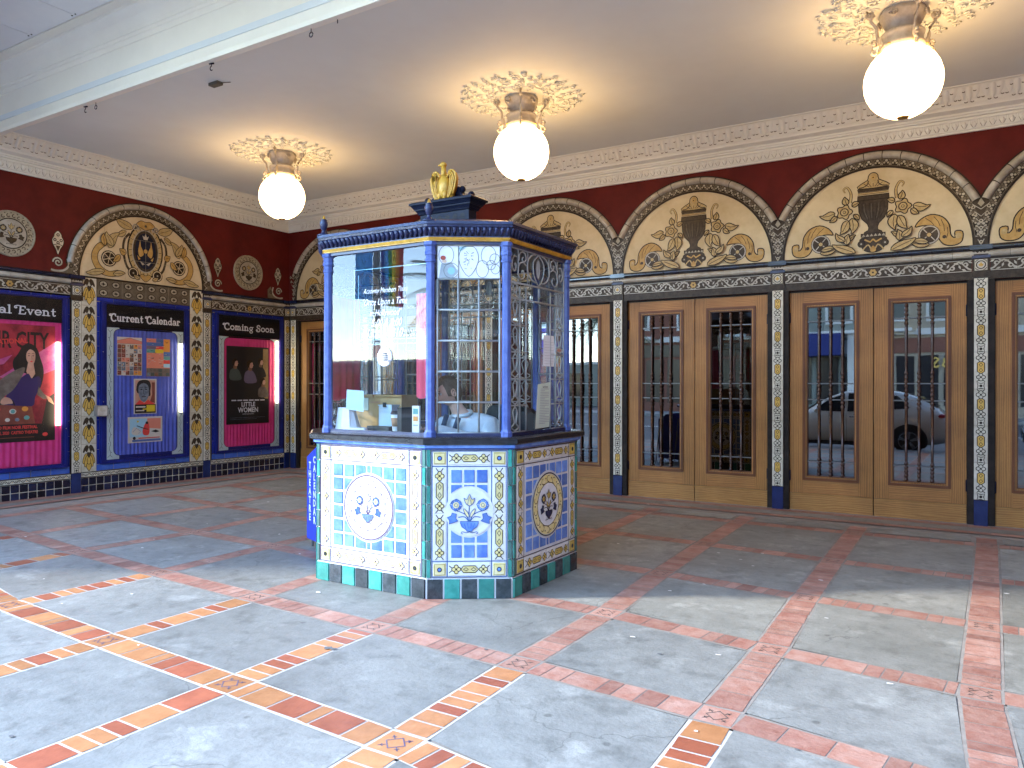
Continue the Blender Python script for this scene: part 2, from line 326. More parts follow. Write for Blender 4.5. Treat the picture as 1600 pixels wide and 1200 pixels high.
# ------------------------------------------------------------ floor: slabs framed by strips of clay tile
def slab_mat(name, c1, c2, dark, rough):
    m = bpy.data.materials.new(name); m.use_nodes = True; MATS[name] = m
    t = m.node_tree; b = t.nodes['Principled BSDF']; N = t.nodes.new; L = t.links.new
    tc = N('ShaderNodeTexCoord')
    def noise(sc, det, lo, hi, rgh=.6):
        n = N('ShaderNodeTexNoise'); n.inputs['Scale'].default_value = sc; n.inputs['Detail'].default_value = det; n.inputs['Roughness'].default_value = rgh
        L(tc.outputs['Object'], n.inputs['Vector']); r = N('ShaderNodeMapRange'); r.inputs[1].default_value = lo; r.inputs[2].default_value = hi
        L(n.outputs[0], r.inputs[0]); return r.outputs[0]
    def mix(f, a, c):
        x = N('ShaderNodeMix'); x.data_type = 'RGBA'
        for k, q in ((6, a), (7, c)):
            if isinstance(q, tuple): x.inputs[k].default_value = (*q, 1)
            else: L(q, x.inputs[k])
        L(f, x.inputs[0]); return x.outputs[2]
    o = mix(noise(1.4, 8, .35, .65), c1, c2)
    f = noise(9, 10, .40, .75, .75); mm = N('ShaderNodeMath'); mm.operation = 'MULTIPLY'; mm.inputs[1].default_value = .55; L(f, mm.inputs[0]); o = mix(mm.outputs[0], o, dark)
    f = noise(70, 6, .52, .70, .8); mm = N('ShaderNodeMath'); mm.operation = 'MULTIPLY'; mm.inputs[1].default_value = .38; L(f, mm.inputs[0]); o = mix(mm.outputs[0], o, tuple(x*.7 for x in dark))
    f = noise(4.5, 7, .55, .68, .55); mm = N('ShaderNodeMath'); mm.operation = 'MULTIPLY'; mm.inputs[1].default_value = .45; L(f, mm.inputs[0]); o = mix(mm.outputs[0], o, dark)
    # pale scuffs
    f = noise(3.1, 9, .56, .74, .7); mm = N('ShaderNodeMath'); mm.operation = 'MULTIPLY'; mm.inputs[1].default_value = .6; L(f, mm.inputs[0]); o = mix(mm.outputs[0], o, tuple(min(1, v*1.5+.03) for v in c1))
    # trodden spots
    v = N('ShaderNodeTexVoronoi'); v.inputs['Scale'].default_value = 2.6; L(tc.outputs['Object'], v.inputs['Vector'])
    dn = N('ShaderNodeTexNoise'); dn.inputs['Scale'].default_value = 40; L(tc.outputs['Object'], dn.inputs['Vector'])
    ad = N('ShaderNodeMath'); ad.operation = 'MULTIPLY_ADD'; ad.inputs[1].default_value = .03; L(dn.outputs[0], ad.inputs[0]); L(v.outputs['Distance'], ad.inputs[2])
    r = N('ShaderNodeMapRange'); r.inputs[1].default_value = .045; r.inputs[2].default_value = .075; r.inputs[3].default_value = .5; r.inputs[4].default_value = 0
    L(ad.outputs[0], r.inputs[0]); o = mix(r.outputs[0], o, tuple(x*.45 for x in dark))
    # hairline cracks, here and there
    wn = N('ShaderNodeTexNoise'); wn.inputs['Scale'].default_value = 3; wn.inputs['Detail'].default_value = 6; L(tc.outputs['Object'], wn.inputs['Vector'])
    va = N('ShaderNodeVectorMath'); va.operation = 'MULTIPLY_ADD'; va.inputs[1].default_value = (.5, .5, .5); L(wn.outputs['Color'], va.inputs[0]); L(tc.outputs['Object'], va.inputs[2])
    cv = N('ShaderNodeTexVoronoi'); cv.feature = 'DISTANCE_TO_EDGE'; cv.inputs['Scale'].default_value = .75; L(va.outputs[0], cv.inputs['Vector'])
    r = N('ShaderNodeMapRange'); r.inputs[1].default_value = .0015; r.inputs[2].default_value = .005; r.inputs[3].default_value = .45; r.inputs[4].default_value = 0; L(cv.outputs['Distance'], r.inputs[0])
    mm = N('ShaderNodeMath'); mm.operation = 'MULTIPLY'; L(r.outputs[0], mm.inputs[0]); L(noise(.8, 3, .50, .58), mm.inputs[1]); o = mix(mm.outputs[0], o, tuple(x*.5 for x in dark))
    g = N('ShaderNodeNewGeometry'); h = N('ShaderNodeHueSaturation'); r = N('ShaderNodeMapRange'); r.inputs[3].default_value = .80; r.inputs[4].default_value = 1.12
    L(g.outputs['Random Per Island'], r.inputs[0]); L(r.outputs[0], h.inputs['Value']); L(o, h.inputs['Color']); L(h.outputs[0], b.inputs['Base Color'])
    b.inputs['Roughness'].default_value = rough
    n = N('ShaderNodeTexNoise'); n.inputs['Scale'].default_value = 55; n.inputs['Detail'].default_value = 8; L(tc.outputs['Object'], n.inputs['Vector'])
    bn = N('ShaderNodeBump'); bn.inputs['Strength'].default_value = .35; bn.inputs['Distance'].default_value = .006; L(n.outputs[0], bn.inputs['Height']); L(bn.outputs[0], b.inputs['Normal'])
slab_mat('slab_blue', (.29, .298, .272), (.205, .213, .197), (.105, .11, .10), .55)
slab_mat('slab_olive', (.31, .31, .27), (.215, .215, .185), (.125, .125, .105), .6)
mat('clay_orange', (.47, .215, .090), .5, (.38, .165, .065), 9, isl=.20, bump=.15, bs=40)
mat('clay_red', (.36, .108, .055), .5, (.28, .080, .042), 9, isl=.16, bump=.15, bs=40)
mat('clay_worn', (.32, .150, .105), .6, (.40, .245, .19), 9, isl=.16, bump=.3, bs=40)
mat('clay_worn_red', (.26, .112, .080), .6, (.34, .19, .145), 9, isl=.16, bump=.3, bs=40)
mat('floor_ink', (.09, .08, .16), .5, (.16, .13, .16), 14)
mat('floor_ink_old', (.07, .06, .05), .6, (.2, .14, .11), 14)
mat('joint_new', (.52, .50, .45), .9, (.42, .40, .37), 12)
mat('joint_old', (.30, .27, .23), .9, (.22, .2, .17), 9)
NODES = {(-1, 0): (-5.557, 2.579), (0, 0): (-4.317, 2.517), (1, 0): (-3.166, 2.479), (2, 0): (-2.056, 2.429), (-2, 1): (-6.831, 3.726), (-1, 1): (-5.516, 3.642),
 (0, 1): (-4.308, 3.578), (1, 1): (-3.163, 3.524), (2, 1): (-2.078, 3.47), (3, 1): (-.994, 3.391), (-3, 2): (-8.059, 4.907), (-2, 2): (-6.713, 4.828), (-1, 2): (-5.539, 4.796),
 (2, 2): (-2.062, 4.542), (3, 2): (-.989, 4.396), (4, 2): (.02, 4.306), (2, 3): (-2.128, 5.72), (3, 3): (-1.018, 5.598), (4, 3): (.042, 5.522), (2, 4): (-2.172, 6.988), (3, 4): (-1.035, 6.895),
 (4, 4): (.069, 6.853), (3, 5): (-1.048, 8.296), (4, 5): (.088, 8.311), (-3, 3): (-7.942, 6.078), (-2, 3): (-6.809, 5.977), (-4, 3): (-9.364, 6.204), (-3, 4): (-8.065, 7.158), (-4, 2): (-9.40, 5.0),
 (2, 5): (-2.2, 8.3), (1, 5): (-3.3, 8.33)}
def fitq():
    # least squares x = q(i, j), y = q(i, j) for the crossings nobody can see
    K = list(NODES.items()); A = [[1, i, j, i*j, i*i, j*j] for (i, j), _ in K]
    def solve(rhs):
        n = 6; M = [[sum(a[r]*a[c] for a in A) for c in range(n)]+[sum(a[r]*b for a, b in zip(A, rhs))] for r in range(n)]
        for c in range(n):
            p = max(range(c, n), key=lambda r: abs(M[r][c])); M[c], M[p] = M[p], M[c]
            for r in range(n):
                if r != c:
                    f = M[r][c]/M[c][c]; M[r] = [x-f*y for x, y in zip(M[r], M[c])]
        return [M[r][n]/M[r][r] for r in range(n)]
    cx = solve([v[0] for _, v in K]); cy = solve([v[1] for _, v in K])
    return lambda i, j: tuple(sum(a*b for a, b in zip(c, [1, i, j, i*j, i*i, j*j])) for c in (cx, cy))
Q = fitq()
YB = D-.62     # far edge of the grid
def node(i, j):
    if (i, j) in NODES: return NODES[(i, j)]
    if j < 0:
        a = node(i, 0); b = node(i, 1); return (a[0]+(a[0]-b[0])*-j*.98, a[1]-1.08*-j)
    if i < -4: a = node(-4, j); return (a[0]-1.2*(-4-i), a[1])
    if i > 4: a = node(4, j); return (a[0]+1.08*(i-4), a[1]-.03*(i-4))
    return Q(i, j)
SW = .088      # half width of a strip
fl = Ink(lambda u, v, h: (u, v, h))
fl.add([(-60, -60, -.30), (60, -60, -.30), (60, -2.2, -.30), (-60, -2.2, -.30)], [], 'grout')
def strip(a, b, new, seed):
    rnd = random.Random(seed)
    ax, ay = a; bx, by = b; L = sqrt((bx-ax)**2+(by-ay)**2); tx, ty = (bx-ax)/L, (by-ay)/L; nx, ny = -ty, tx
    P = lambda s, t: (ax+tx*s+nx*t, ay+ty*s+ny*t)
    fl.poly([P(SW, -SW-.012), P(L-SW, -SW-.012), P(L-SW, SW+.012), P(SW, SW+.012)], .006, 'joint_new' if new else 'joint_old')
    s = SW+.008; end = L-SW-.008; pieces = []
    while s < end-.05:
        d = rnd.choice([.085, .085, .12, .20]); d = min(d, end-s)
        if end-s-d < .05: d = end-s
        pieces.append((s, s+d)); s += d
    last = None
    for s0, s1 in pieces:
        g = .006 if new else .0035
        big = s1-s0 > .14
        if new: m = ('clay_red' if rnd.random() < (.5 if last == 'clay_orange' else .12) else 'clay_orange')
        else: m = 'clay_worn' if rnd.random() < .6 else 'clay_worn_red'
        last = m
        j = rnd.uniform(-.003, .003)
        fl.poly([P(s0+g, -SW+.004+j), P(s1-g, -SW+.004-j), P(s1-g, SW-.004+j), P(s0+g, SW-.004-j)], .008, m)
def crossing(c, new):
    x, y = c; r = SW-.004
    fl.rect(x-SW-.010, y-SW-.010, x+SW+.010, y+SW+.010, .0064, 'joint_new' if new else 'joint_old')
    fl.rect(x-r, y-r, x+r, y+r, .0075, 'clay_orange' if new else 'clay_worn')
    k = 'floor_ink' if new else 'floor_ink_old'
    fl.stroke([(x-.050, y), (x, y-.050), (x+.050, y), (x, y+.050)], .008,   .0086, k, True)
    for a in range(4):
        ca, sa = cos(a*pi/2+pi/4), sin(a*pi/2+pi/4); q = .062
        px, py = x+ca*q, y+sa*q
        fl.stroke([(px-sa*.011-ca*.008, py+ca*.011-sa*.008), (px, py), (px+sa*.011-ca*.008, py-ca*.011-sa*.008)], .006,   .0086, k)
        fl.stroke([(x+ca*.040, y+sa*.040), (px+ca*.012, py+sa*.012)], .006,   .0086, k)
for i in range(-6, 7):
    for j in range(-2, 6):
        c = node(i, j)
        if c[0] < -W+.3 or c[1] > YB: continue
        new = j < 1
        crossing(c, new)
        r_n = node(i+1, j); u_n = node(i, j+1)
        strip(c, r_n, new, 100*i+j)
        if i == -5 or (i == -4 and j > 1): pass
        if j < 5: strip(c, u_n, j < 1, 1000+100*i+j)
        if j < 5:
            d = node(i+1, j+1); e = SW+.014
            fl.poly([(c[0]+e, c[1]+e), (r_n[0]-e, r_n[1]+e), (d[0]-e, d[1]-e), (u_n[0]+e, u_n[1]-e)], .0068, 'slab_blue' if (j < 2 or (i < -1 and j < 3)) else 'slab_olive')
        else:
            strip(c, (c[0], YB-.02), False, 5)
            fl.poly([(c[0]+.13, c[1]+.13), (r_n[0]-.13, r_n[1]+.13), (r_n[0]-.13, YB-.1), (c[0]+.13, YB-.1)], .0068, 'slab_olive')
# borders along the walls
fl.rect(-W, D-.40, 4.5, D-.17, .0105, 'slab_olive'); rr = random.Random(3)
x = -W
while x < 4.5:
    d = rr.choice([.2, .28, .36]); fl.rect(x, D-.40-.14, x+d-.006, D-.415, .0105, 'clay_worn'); fl.rect(x, D-.165, x+d-.006, D+.02, .0105, 'clay_worn_red'); x += d
y = -1.5
while y < D-.5:
    d = rr.choice([.2, .28, .36]); fl.rect(-W+.42, y, -W+.56, y+d-.006, .0112, 'clay_worn'); fl.rect(-W, y, -W+.2, y+d-.006, .0112, 'clay_worn_red'); y += d
fl.rect(-W+.21, -1.5, -W+.41, D-.5, .0112, 'slab_olive')
# base sheet and the kerb edge
fl.box(-14, 6.5, -.55, D+.06, -.16, .0, 'joint_old')
tag(fl.build('floor'), kind='structure')
# litter and gum on the slabs
gl_ = Ink(lambda u, v, h: (u, v, h)); rr = random.Random(12)
mat('litter', (.75, .74, .70), .8); mat('gum', (.13, .135, .135), .8)
for k in range(46):
    x = rr.uniform(-8, 1.5); y = rr.uniform(2.2, 9.2); a = rr.uniform(0, pi); s = rr.uniform(.006, .014)
    gl_.poly([(x+s*rr.uniform(.6, 1.3)*cos(a+q*pi/3)*1.6, y+s*rr.uniform(.6, 1.2)*sin(a+q*pi/3)) for q in range(6)], .0125, 'litter')
for k in range(26):
    x = rr.uniform(-7, 1.5); y = rr.uniform(1.2, 7.0); s = rr.uniform(.006, .016)
    gl_.disc((x, y), s, .0118, 'gum', 9, s*rr.uniform(.6, 1))
gl_.poly([(-3.10+q[0]*.045, 3.10+q[1]*.05) for q in ((-1, 0), (-.3, .5), (.1, .2), (.9, .6), (.6, -.3), (.1, -.2), (-.4, -.6))], .0122, 'gum')
tag(gl_.build('litter'), 'small scraps of paper, chewing gum spots and dirt scattered over the paved floor', 'litter', kind='stuff')

# ------------------------------------------------------------ tile ornament motifs
def quatre(k, s, t, r, h, line, fill, lw):
    for a in range(4):
        c = (s+cos(a*pi/2)*r*.62, t+sin(a*pi/2)*r*.62); k.disc(c, r*.5+lw*.5, h, line, 10)
    for a in range(4):
        c = (s+cos(a*pi/2)*r*.62, t+sin(a*pi/2)*r*.62); k.disc(c, r*.5-lw*.45, h+.0012, fill, 10)
def chain_cell(k, L, Wd, h, line='black_line', fill='yellow_glaze', bgc=None, square=True, lw=.008):
    """one tile of the running lozenge border; k.T maps (s along, t across) to the surface"""
    e = .10*L if square else 0; H = L-e*1.8; c = 0; w_ = Wd*.5
    k.stroke([(H*.02, -w_*.55), (H*.09, -w_*.2)], lw, h+.0012, line); k.stroke([(H*.02, w_*.55), (H*.09, w_*.2)], lw, h+.0012, line)
    quatre(k, H*.19, 0, w_*.62, h+.0024, line, bgc or fill, lw)
    hexa = [(H*.30, 0), (H*.36, w_*.52), (H*.64, w_*.52), (H*.72, 0), (H*.64, -w_*.52), (H*.36, -w_*.52)]
    k.shape(hexa, h+.0012, fill, line, lw)
    for s0, dr in ((H*.36, 1), (H*.66, -1)):
        k.stroke([(s0, 0), (s0+dr*H*.06, w_*.26), (s0+dr*H*.12, 0), (s0+dr*H*.06, -w_*.26)], lw*.8, h+.0036, line, True)
    quatre(k, H*.83, 0, w_*.58, h+.0048, line, bgc or fill, lw)
    k.stroke([(H*.98, -w_*.6), (H*.92, -w_*.25)], lw, h+.0012, line); k.stroke([(H*.98, w_*.6), (H*.92, w_*.25)], lw, h+.0012, line)
    if square:
        s0 = L-e*.85; q = w_*.55
        k.shape([(s0-q, -q), (s0, -q*.75), (s0+q, -q), (s0+q*.75, 0), (s0+q, q), (s0, q*.75), (s0-q, q), (s0-q*.75, 0)], h+.0012, bgc or fill, line, lw)
        k.disc((s0, 0), w_*.24, h+.0036, line, 8)
def chain_v(k, u, v0, v1, Wd, h, cell=.37, flip=True, **kw):
    n = max(1, round((v1-v0)/cell)); L = (v1-v0)/n; o = k.T
    for i in range(n):
        b = v1-i*L
        if kw.get('tilemat'): k.T = o; k.tile(u-Wd/2, b-L+.001, u+Wd/2, b-.001, h, kw['tilemat'])
        k.T = (lambda s, t, b=b: (u+t, b-s)) if not o else (lambda s, t, b=b: o(u+t, b-s))
        chain_cell(k, L, Wd, h, **{a: c for a, c in kw.items() if a != 'tilemat'})
    k.T = o
def chain_h(k, v, u0, u1, Wd, h, cell=.37, **kw):
    n = max(1, round((u1-u0)/cell)); L = (u1-u0)/n; o = k.T
    for i in range(n):
        b = u0+i*L
        if kw.get('tilemat'): k.T = o; k.tile(b+.001, v-Wd/2, b+L-.001, v+Wd/2, h, kw['tilemat'])
        k.T = lambda s, t, b=b: (b+s, v+t)
        chain_cell(k, L, Wd, h, **{a: c for a, c in kw.items() if a != 'tilemat'})
    k.T = o
def vine(k, u0, u1, v0, v1, h):
    H = v1-v0; vc = (v0+v1)/2; cells = max(2, 2*round((u1-u0)/.26/2)); L = (u1-u0)/cells; um = (u0+u1)/2
    k.rect(u0, v0, u1, v1, h, 'dark_brown')
    k.rect(u0, v0, u1, v0+.008, h+.001, 'taupe_white'); k.rect(u0, v1-.006, u1, v1, h+.001, 'taupe_white')
    for i in range(cells):
        b = u0+i*L; mir = 1 if b+L/2 < um else -1
        X = (lambda s, b=b: b+s*L) if mir == 1 else (lambda s, b=b: b+L-s*L)
        k.stroke([(X(t/8), vc+H*.36*sin(t/8*2*pi-pi/2)) for t in range(9)], .016, h+.0022, 'taupe_white')
        for (s, t, r) in ((.22, .12, .20), (.74, -.14, .20)):
            k.disc((X(s), vc+t*H), r*H, h+.0034, 'taupe_white', 9)
            k.disc((X(s+.02), vc+t*H), r*H*.45, h+.0046, 'dark_brown', 7)
        for (s, t, a) in ((.07, .33, .5), (.38, .30, -.6), (.46, -.05, 1.2), (.60, .25, .3), (.92, .05, -1.1), (.30, -.33, .4), (.90, -.34, -.5)):
            q = .13*H; c = (X(s), vc+t*H); ca, sa = cos(a)*mir, sin(a)
            k.poly([(c[0]-ca*q*1.8, c[1]-sa*q*1.8), (c[0]-sa*q*.7, c[1]+ca*q*.7), (c[0]+ca*q*1.5, c[1]+sa*q*1.5), (c[0]+sa*q*.7, c[1]-ca*q*.7)], h+.0034, 'taupe_white')
        if i: k.rect(b-.0012, v0, b+.0012, v1, h+.005, 'taupe_tile')
    k.disc((um, vc), H*.46, h+.006, 'dark_brown', 14, H*.40)
    for a in range(6): k.disc((um+H*.2*cos(a*pi/3), vc+H*.2*sin(a*pi/3)), H*.13, h+.0072, 'amber', 8)
    k.disc((um, vc), H*.08, h+.0084, 'dark_brown', 8)
def rosette(k, c, r, h, petals=5, line='black_line', fill='pale_gold'):
    pts = []
    for q in range(petals*6): a = 2*pi*q/(petals*6); pts.append((c[0]+r*(.86+.14*cos(a*petals))*cos(a), c[1]+r*(.86+.14*cos(a*petals))*sin(a)))
    k.shape(pts, h, fill, line, r*.13); k.disc(c, r*.55, h+.0025, 'dark_brown', 12); k.disc(c, r*.42, h+.0037, fill, petals*2)
    k.disc(c, r*.2, h+.0049, line, 8); k.disc(c, r*.13, h+.006, 'pale_gold', 8)
LEAFN = [0]
def leaf(k, p, a, L, wd, h, fill='pale_gold', line='black_line', lw=.009, curl=.3):
    LEAFN[0] += 1; h += (LEAFN[0] % 13)*.0024
    ca, sa = cos(a), sin(a)
    raw = [(0, 0), (.22, .5), (.6, .55), (.85, .32+curl*.4), (1.05, .15+curl), (.95, -.1+curl*.5), (.7, -.35), (.35, -.42)]
    pts = smoothpts([(p[0]+ca*x*L-sa*y*wd, p[1]+sa*x*L+ca*y*wd) for x, y in raw], True, 2)
    k.shape(pts, h, fill, line, lw); k.stroke([(p[0]+ca*x*L-sa*y*wd, p[1]+sa*x*L+ca*y*wd) for x, y in ((.1, 0), (.5, .1), (.85, .1+curl*.5))], lw*.6, h+.0014, line)
def flower_vase(k, c, s, h, pal):
    """flowers in a footed bowl; s = radius it fits in. pal: line, petal, leaf, bowl, heart"""
    line, petal, leafc, bowl, heart = pal; X = lambda x, y: (c[0]+x*s, c[1]+y*s); lw = .022*s+.001
    for p in (((0, -.38), (-.02, -.1), (0, .25)), ((-.02, -.38), (-.15, -.12), (-.42, .02), (-.5, .03)), ((.02, -.38), (.15, -.12), (.42, .02), (.5, .03)), ((-.03, -.38), (-.2, -.2), (-.45, -.22)), ((.03, -.38), (.2, -.2), (.45, -.22))):
        k.stroke([X(*q) for q in smoothpts(p, False, 4)], lw*1.3, h, line)
    for mx in (-1, 1):
        k.shape([X(mx*x, y) for x, y in smoothpts([(.02, -.2), (.05, -.05), (.17, .1), (.24, .12), (.2, -.04), (.1, -.18)], True, 3)], h+.001, leafc, line, lw)
        for q in range(6):
            a = q*pi/3+.4; k.poly([X(mx*.54+.24*cos(a+b), .28+.24*sin(a+b)*1.0) if e else X(mx*.54+.12*cos(a+b), .28+.12*sin(a+b)) for b, e in ((-.55, 0), (-.42, 1), (0, 1), (.42, 1), (.55, 0))], h+.0022, petal)
        k.stroke([X(mx*.54+(.25 if q % 2 else .2)*cos(q*pi/6+.4), .28+(.25 if q % 2 == 0 else .2)*sin(q*pi/6+.4)) for q in range(12)], lw, h+.0034, line, True)
        k.disc(X(mx*.54, .28), .13*s, h+.0036, leafc, 10); k.disc(X(mx*.54, .28), .06*s, h+.0048, heart, 8); k.ring(X(mx*.54, .28), .055*s, .075*s, h+.0055, line, 10)
        k.shape([X(mx*x, y) for x, y in ((.52, -.08), (.70, -.04), (.74, -.16), (.9, -.22), (.8, -.34), (.82, -.48), (.62, -.42), (.46, -.36), (.56, -.26))], h+.0022, petal, line, lw)
    k.shape([X(x, y) for x, y in smoothpts([(0, .25), (-.14, .34), (-.22, .56), (-.1, .5), (0, .72), (.1, .5), (.22, .56), (.14, .34)], True, 3)], h+.0022, leafc, line, lw)
    k.stroke([X(-.07, .3), X(-.05, .45), X(0, .6), X(.05, .45), X(.07, .3)], lw*.7, h+.0034, line)
    k.shape([X(x, y) for x, y in ((-.38, -.38), (.38, -.38), (.36, -.45), (.3, -.6), (.12, -.72), (.1, -.78), (-.1, -.78), (-.12, -.72), (-.3, -.6), (-.36, -.45))], h+.0034, bowl, line, lw)
    for x in (-.2, -.07, .07, .2): k.stroke([X(x*1.1, -.45), X(x*.7, -.66)], lw*.7, h+.005, line)
    for mx in (-1, 1): k.stroke([X(mx*x, y) for x, y in smoothpts([(0, -.8), (.12, -.84), (.28, -.8), (.34, -.86), (.26, -.88)], False, 3)], lw, h+.0034, line)
def wavy_border(k, u0, u1, v0, v1, h):
    n = max(2, round((u1-u0)/.17)); L = (u1-u0)/n; vc = (v0+v1)/2; H = v1-v0
    for i in range(n): k.tile(u0+i*L+.001, v0, u0+(i+1)*L-.001, v1, h, 'cream_tile')
    k.rect(u0, v0, u1, v0+H*.14, h+.001, 'black_line'); k.rect(u0, v1-H*.14, u1, v1, h+.001, 'black_line')
    m = n*2; S = (u1-u0)/m
    k.stroke([(u0+S*q/6, vc+H*.2*sin(q*pi/3)) for q in range(6*m+1)], H*.12, h+.0022, 'black_line')
    for i in range(m): k.disc((u0+S*(i+.25), vc-H*.08), H*.10, h+.0022, 'yellow_glaze' if i % 2 else 'black_line', 6); k.disc((u0+S*(i+.75), vc+H*.08), H*.1, h+.0022, 'black_line', 6)
def flower_column(k, u0, u1, v0, v1, h):
    n = round((v1-v0)/.374); L = (v1-v0)/n; c = (u0+u1)/2; w_ = (u1-u0)/2
    for i in range(n):
        b = v0+i*L; k.tile(u0+.001, b+.001, u1-.001, b+L-.001, h, 'cream_tile')
        X = lambda x, y: (c+x*w_, b+y*L)
        for mx in (-1, 1):
            k.poly([X(mx*x, y) for x, y in smoothpts([(0, .90), (.25, .97), (.55, .90), (.78, .72), (.6, .70), (.42, .76), (.28, .70), (.12, .78)], True, 3)], h+.0015, 'dark_brown')
            k.shape([X(mx*x, y) for x, y in smoothpts([(.18, .62), (.42, .66), (.72, .50), (.80, .34), (.62, .30), (.42, .40), (.30, .52)], True, 3)], h+.0015, 'yellow_glaze', 'black_line', .007)
            k.shape([X(mx*x, y) for x, y in smoothpts([(.1, .58), (.34, .56), (.56, .36), (.56, .20), (.38, .20), (.18, .34)], True, 3)], h+.0032, 'yellow_glaze', 'black_line', .007)
        k.shape([X(x, y) for x, y in smoothpts([(0, .54), (.2, .44), (.17, .3), (0, .24), (-.17, .3), (-.2, .44)], True, 3)], h+.0048, 'yellow_glaze', 'black_line', .006)
        k.shape([X(x, y) for x, y in smoothpts([(0, .27), (.24, .30), (.34, .18), (.14, .08), (0, .03), (-.14, .08), (-.34, .18), (-.24, .30)], True, 3)], h+.0064, 'yellow_glaze', 'black_line', .007)
        k.poly([X(x, y) for x, y in smoothpts([(0, .53), (.22, .60), (.26, .69), (.1, .72), (0, .69), (-.1, .72), (-.26, .69), (-.22, .60)], True, 3)], h+.0078, 'dark_brown')
def ring_band(k, u0, u1, v0, v1, h):
    n = 8; k.rect(u0, v0, u1, v1, h, 'taupe_tile'); L = (u1-u0)/n; H = (v1-v0)/2
    for i in range(n):
        for j in range(2):
            c = (u0+L*(i+.5), v0+H*(j+.5)); k.disc(c, L*.36, h+.0012, 'black_line', 8, H*.40, pi/8); k.disc(c, L*.29, h+.0024, 'taupe_line', 8, H*.32, pi/8)
            k.poly([(c[0]+L*x, c[1]+H*y) for x, y in ((-.2, -.02), (-.06, .06), (0, .2), (.06, .06), (.2, -.02), (.07, -.08), (0, -.2), (-.07, -.08))], h+.0036, 'black_line')
    for i in range(1, n, 2): k.rect(u0+L*(i+1)-.0015, v0, u0+L*(i+1)+.0015, v1, h+.003, 'taupe_line')
def arch_band(k, cx, cz, r0, r1, h, clip, a0=0, a1=pi):
    """radial tile band of little trefoils; clip = half width beyond which the neighbour's band takes over"""
    rm = (r0+r1)/2; H = r1-r0; n = 36
    old = k.T
    for q in range(n):
        a = a0+(a1-a0)*(q+.5)/n
        if abs(rm*cos(a)) > clip: continue
        da = (a1-a0)/n/2; X = lambda s, t: (cx+(rm+t*H)*cos(a+s*da), cz+(rm+t*H)*sin(a+s*da))
        k.poly([X(-1, -.5), X(-1, .5), X(1, .5), X(1, -.5)], h, 'taupe_tile' if q % 3 else 'taupe_tile')
        k.poly([X(-.95, -.44), X(0, -.02), X(.95, -.44)], h+.0012, 'black_line')
        k.disc(X(0, .22), .021, h+.0024, 'black_line', 8); k.disc(X(0, .22), .015, h+.0036, 'taupe_white', 8)
        for m_ in (-1, 1):
            k.disc(X(m_*.42, -.10), .017, h+.0024, 'black_line', 8); k.disc(X(m_*.42, -.10), .012, h+.0036, 'taupe_line', 8)
            k.stroke([X(m_*.95, .42), X(m_*.7, .1), X(m_*.35, .36)], .006, h+.0024, 'black_line')
            k.stroke([X(m_*.9, -.2), X(m_*.75, -.44)], .005, h+.0024, 'taupe_white')
# ------------------------------------------------------------ back wall of the porch with its arched doors
PX = lambda k: .045-2.075*k
ZT = 2.985; RI = .965; RT = 1.06; RO = 1.145
back = thing('theatre_wall', 'red plaster theatre wall of tiled arches over a long row of wooden doors', 'wall', (-4, D, 0))
XR = 2.12+.2
m = MB()      # plaster, lintel and core of the wall; openings left for the doors
m.box(-W-.2, XR+.8, D-.0, D+.25, 2.62, 4.9, 'red_wall')
for k in range(-1, 6): m.box(PX(k)-.125, PX(k)+.125, D+.0, D+.14, -.1, 2.62, 'jamb')
m.box(-W-.2, PX(5)-.13, D, D+.25, -.1, 2.62, 'red_wall')
m.box(PX(-1)+.13, XR+.8, D, D+.25, -.1, 2.62, 'red_wall')
m.build('plaster', back)
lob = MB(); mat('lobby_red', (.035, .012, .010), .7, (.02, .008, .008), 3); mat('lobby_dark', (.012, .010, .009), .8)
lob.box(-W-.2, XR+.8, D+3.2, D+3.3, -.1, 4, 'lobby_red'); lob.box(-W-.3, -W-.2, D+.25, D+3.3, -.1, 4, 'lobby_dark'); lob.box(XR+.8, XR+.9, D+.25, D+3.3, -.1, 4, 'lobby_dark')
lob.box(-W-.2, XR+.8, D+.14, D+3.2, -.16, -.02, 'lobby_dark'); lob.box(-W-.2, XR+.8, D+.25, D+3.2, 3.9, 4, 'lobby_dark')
lob.build('lobby_lining', back)
def arc(cx, r, a0, a1, n): return [(cx+r*cos(a0+(a1-a0)*i/n), ZT+r*sin(a0+(a1-a0)*i/n)) for i in range(n+1)]
HALF = 1.0375
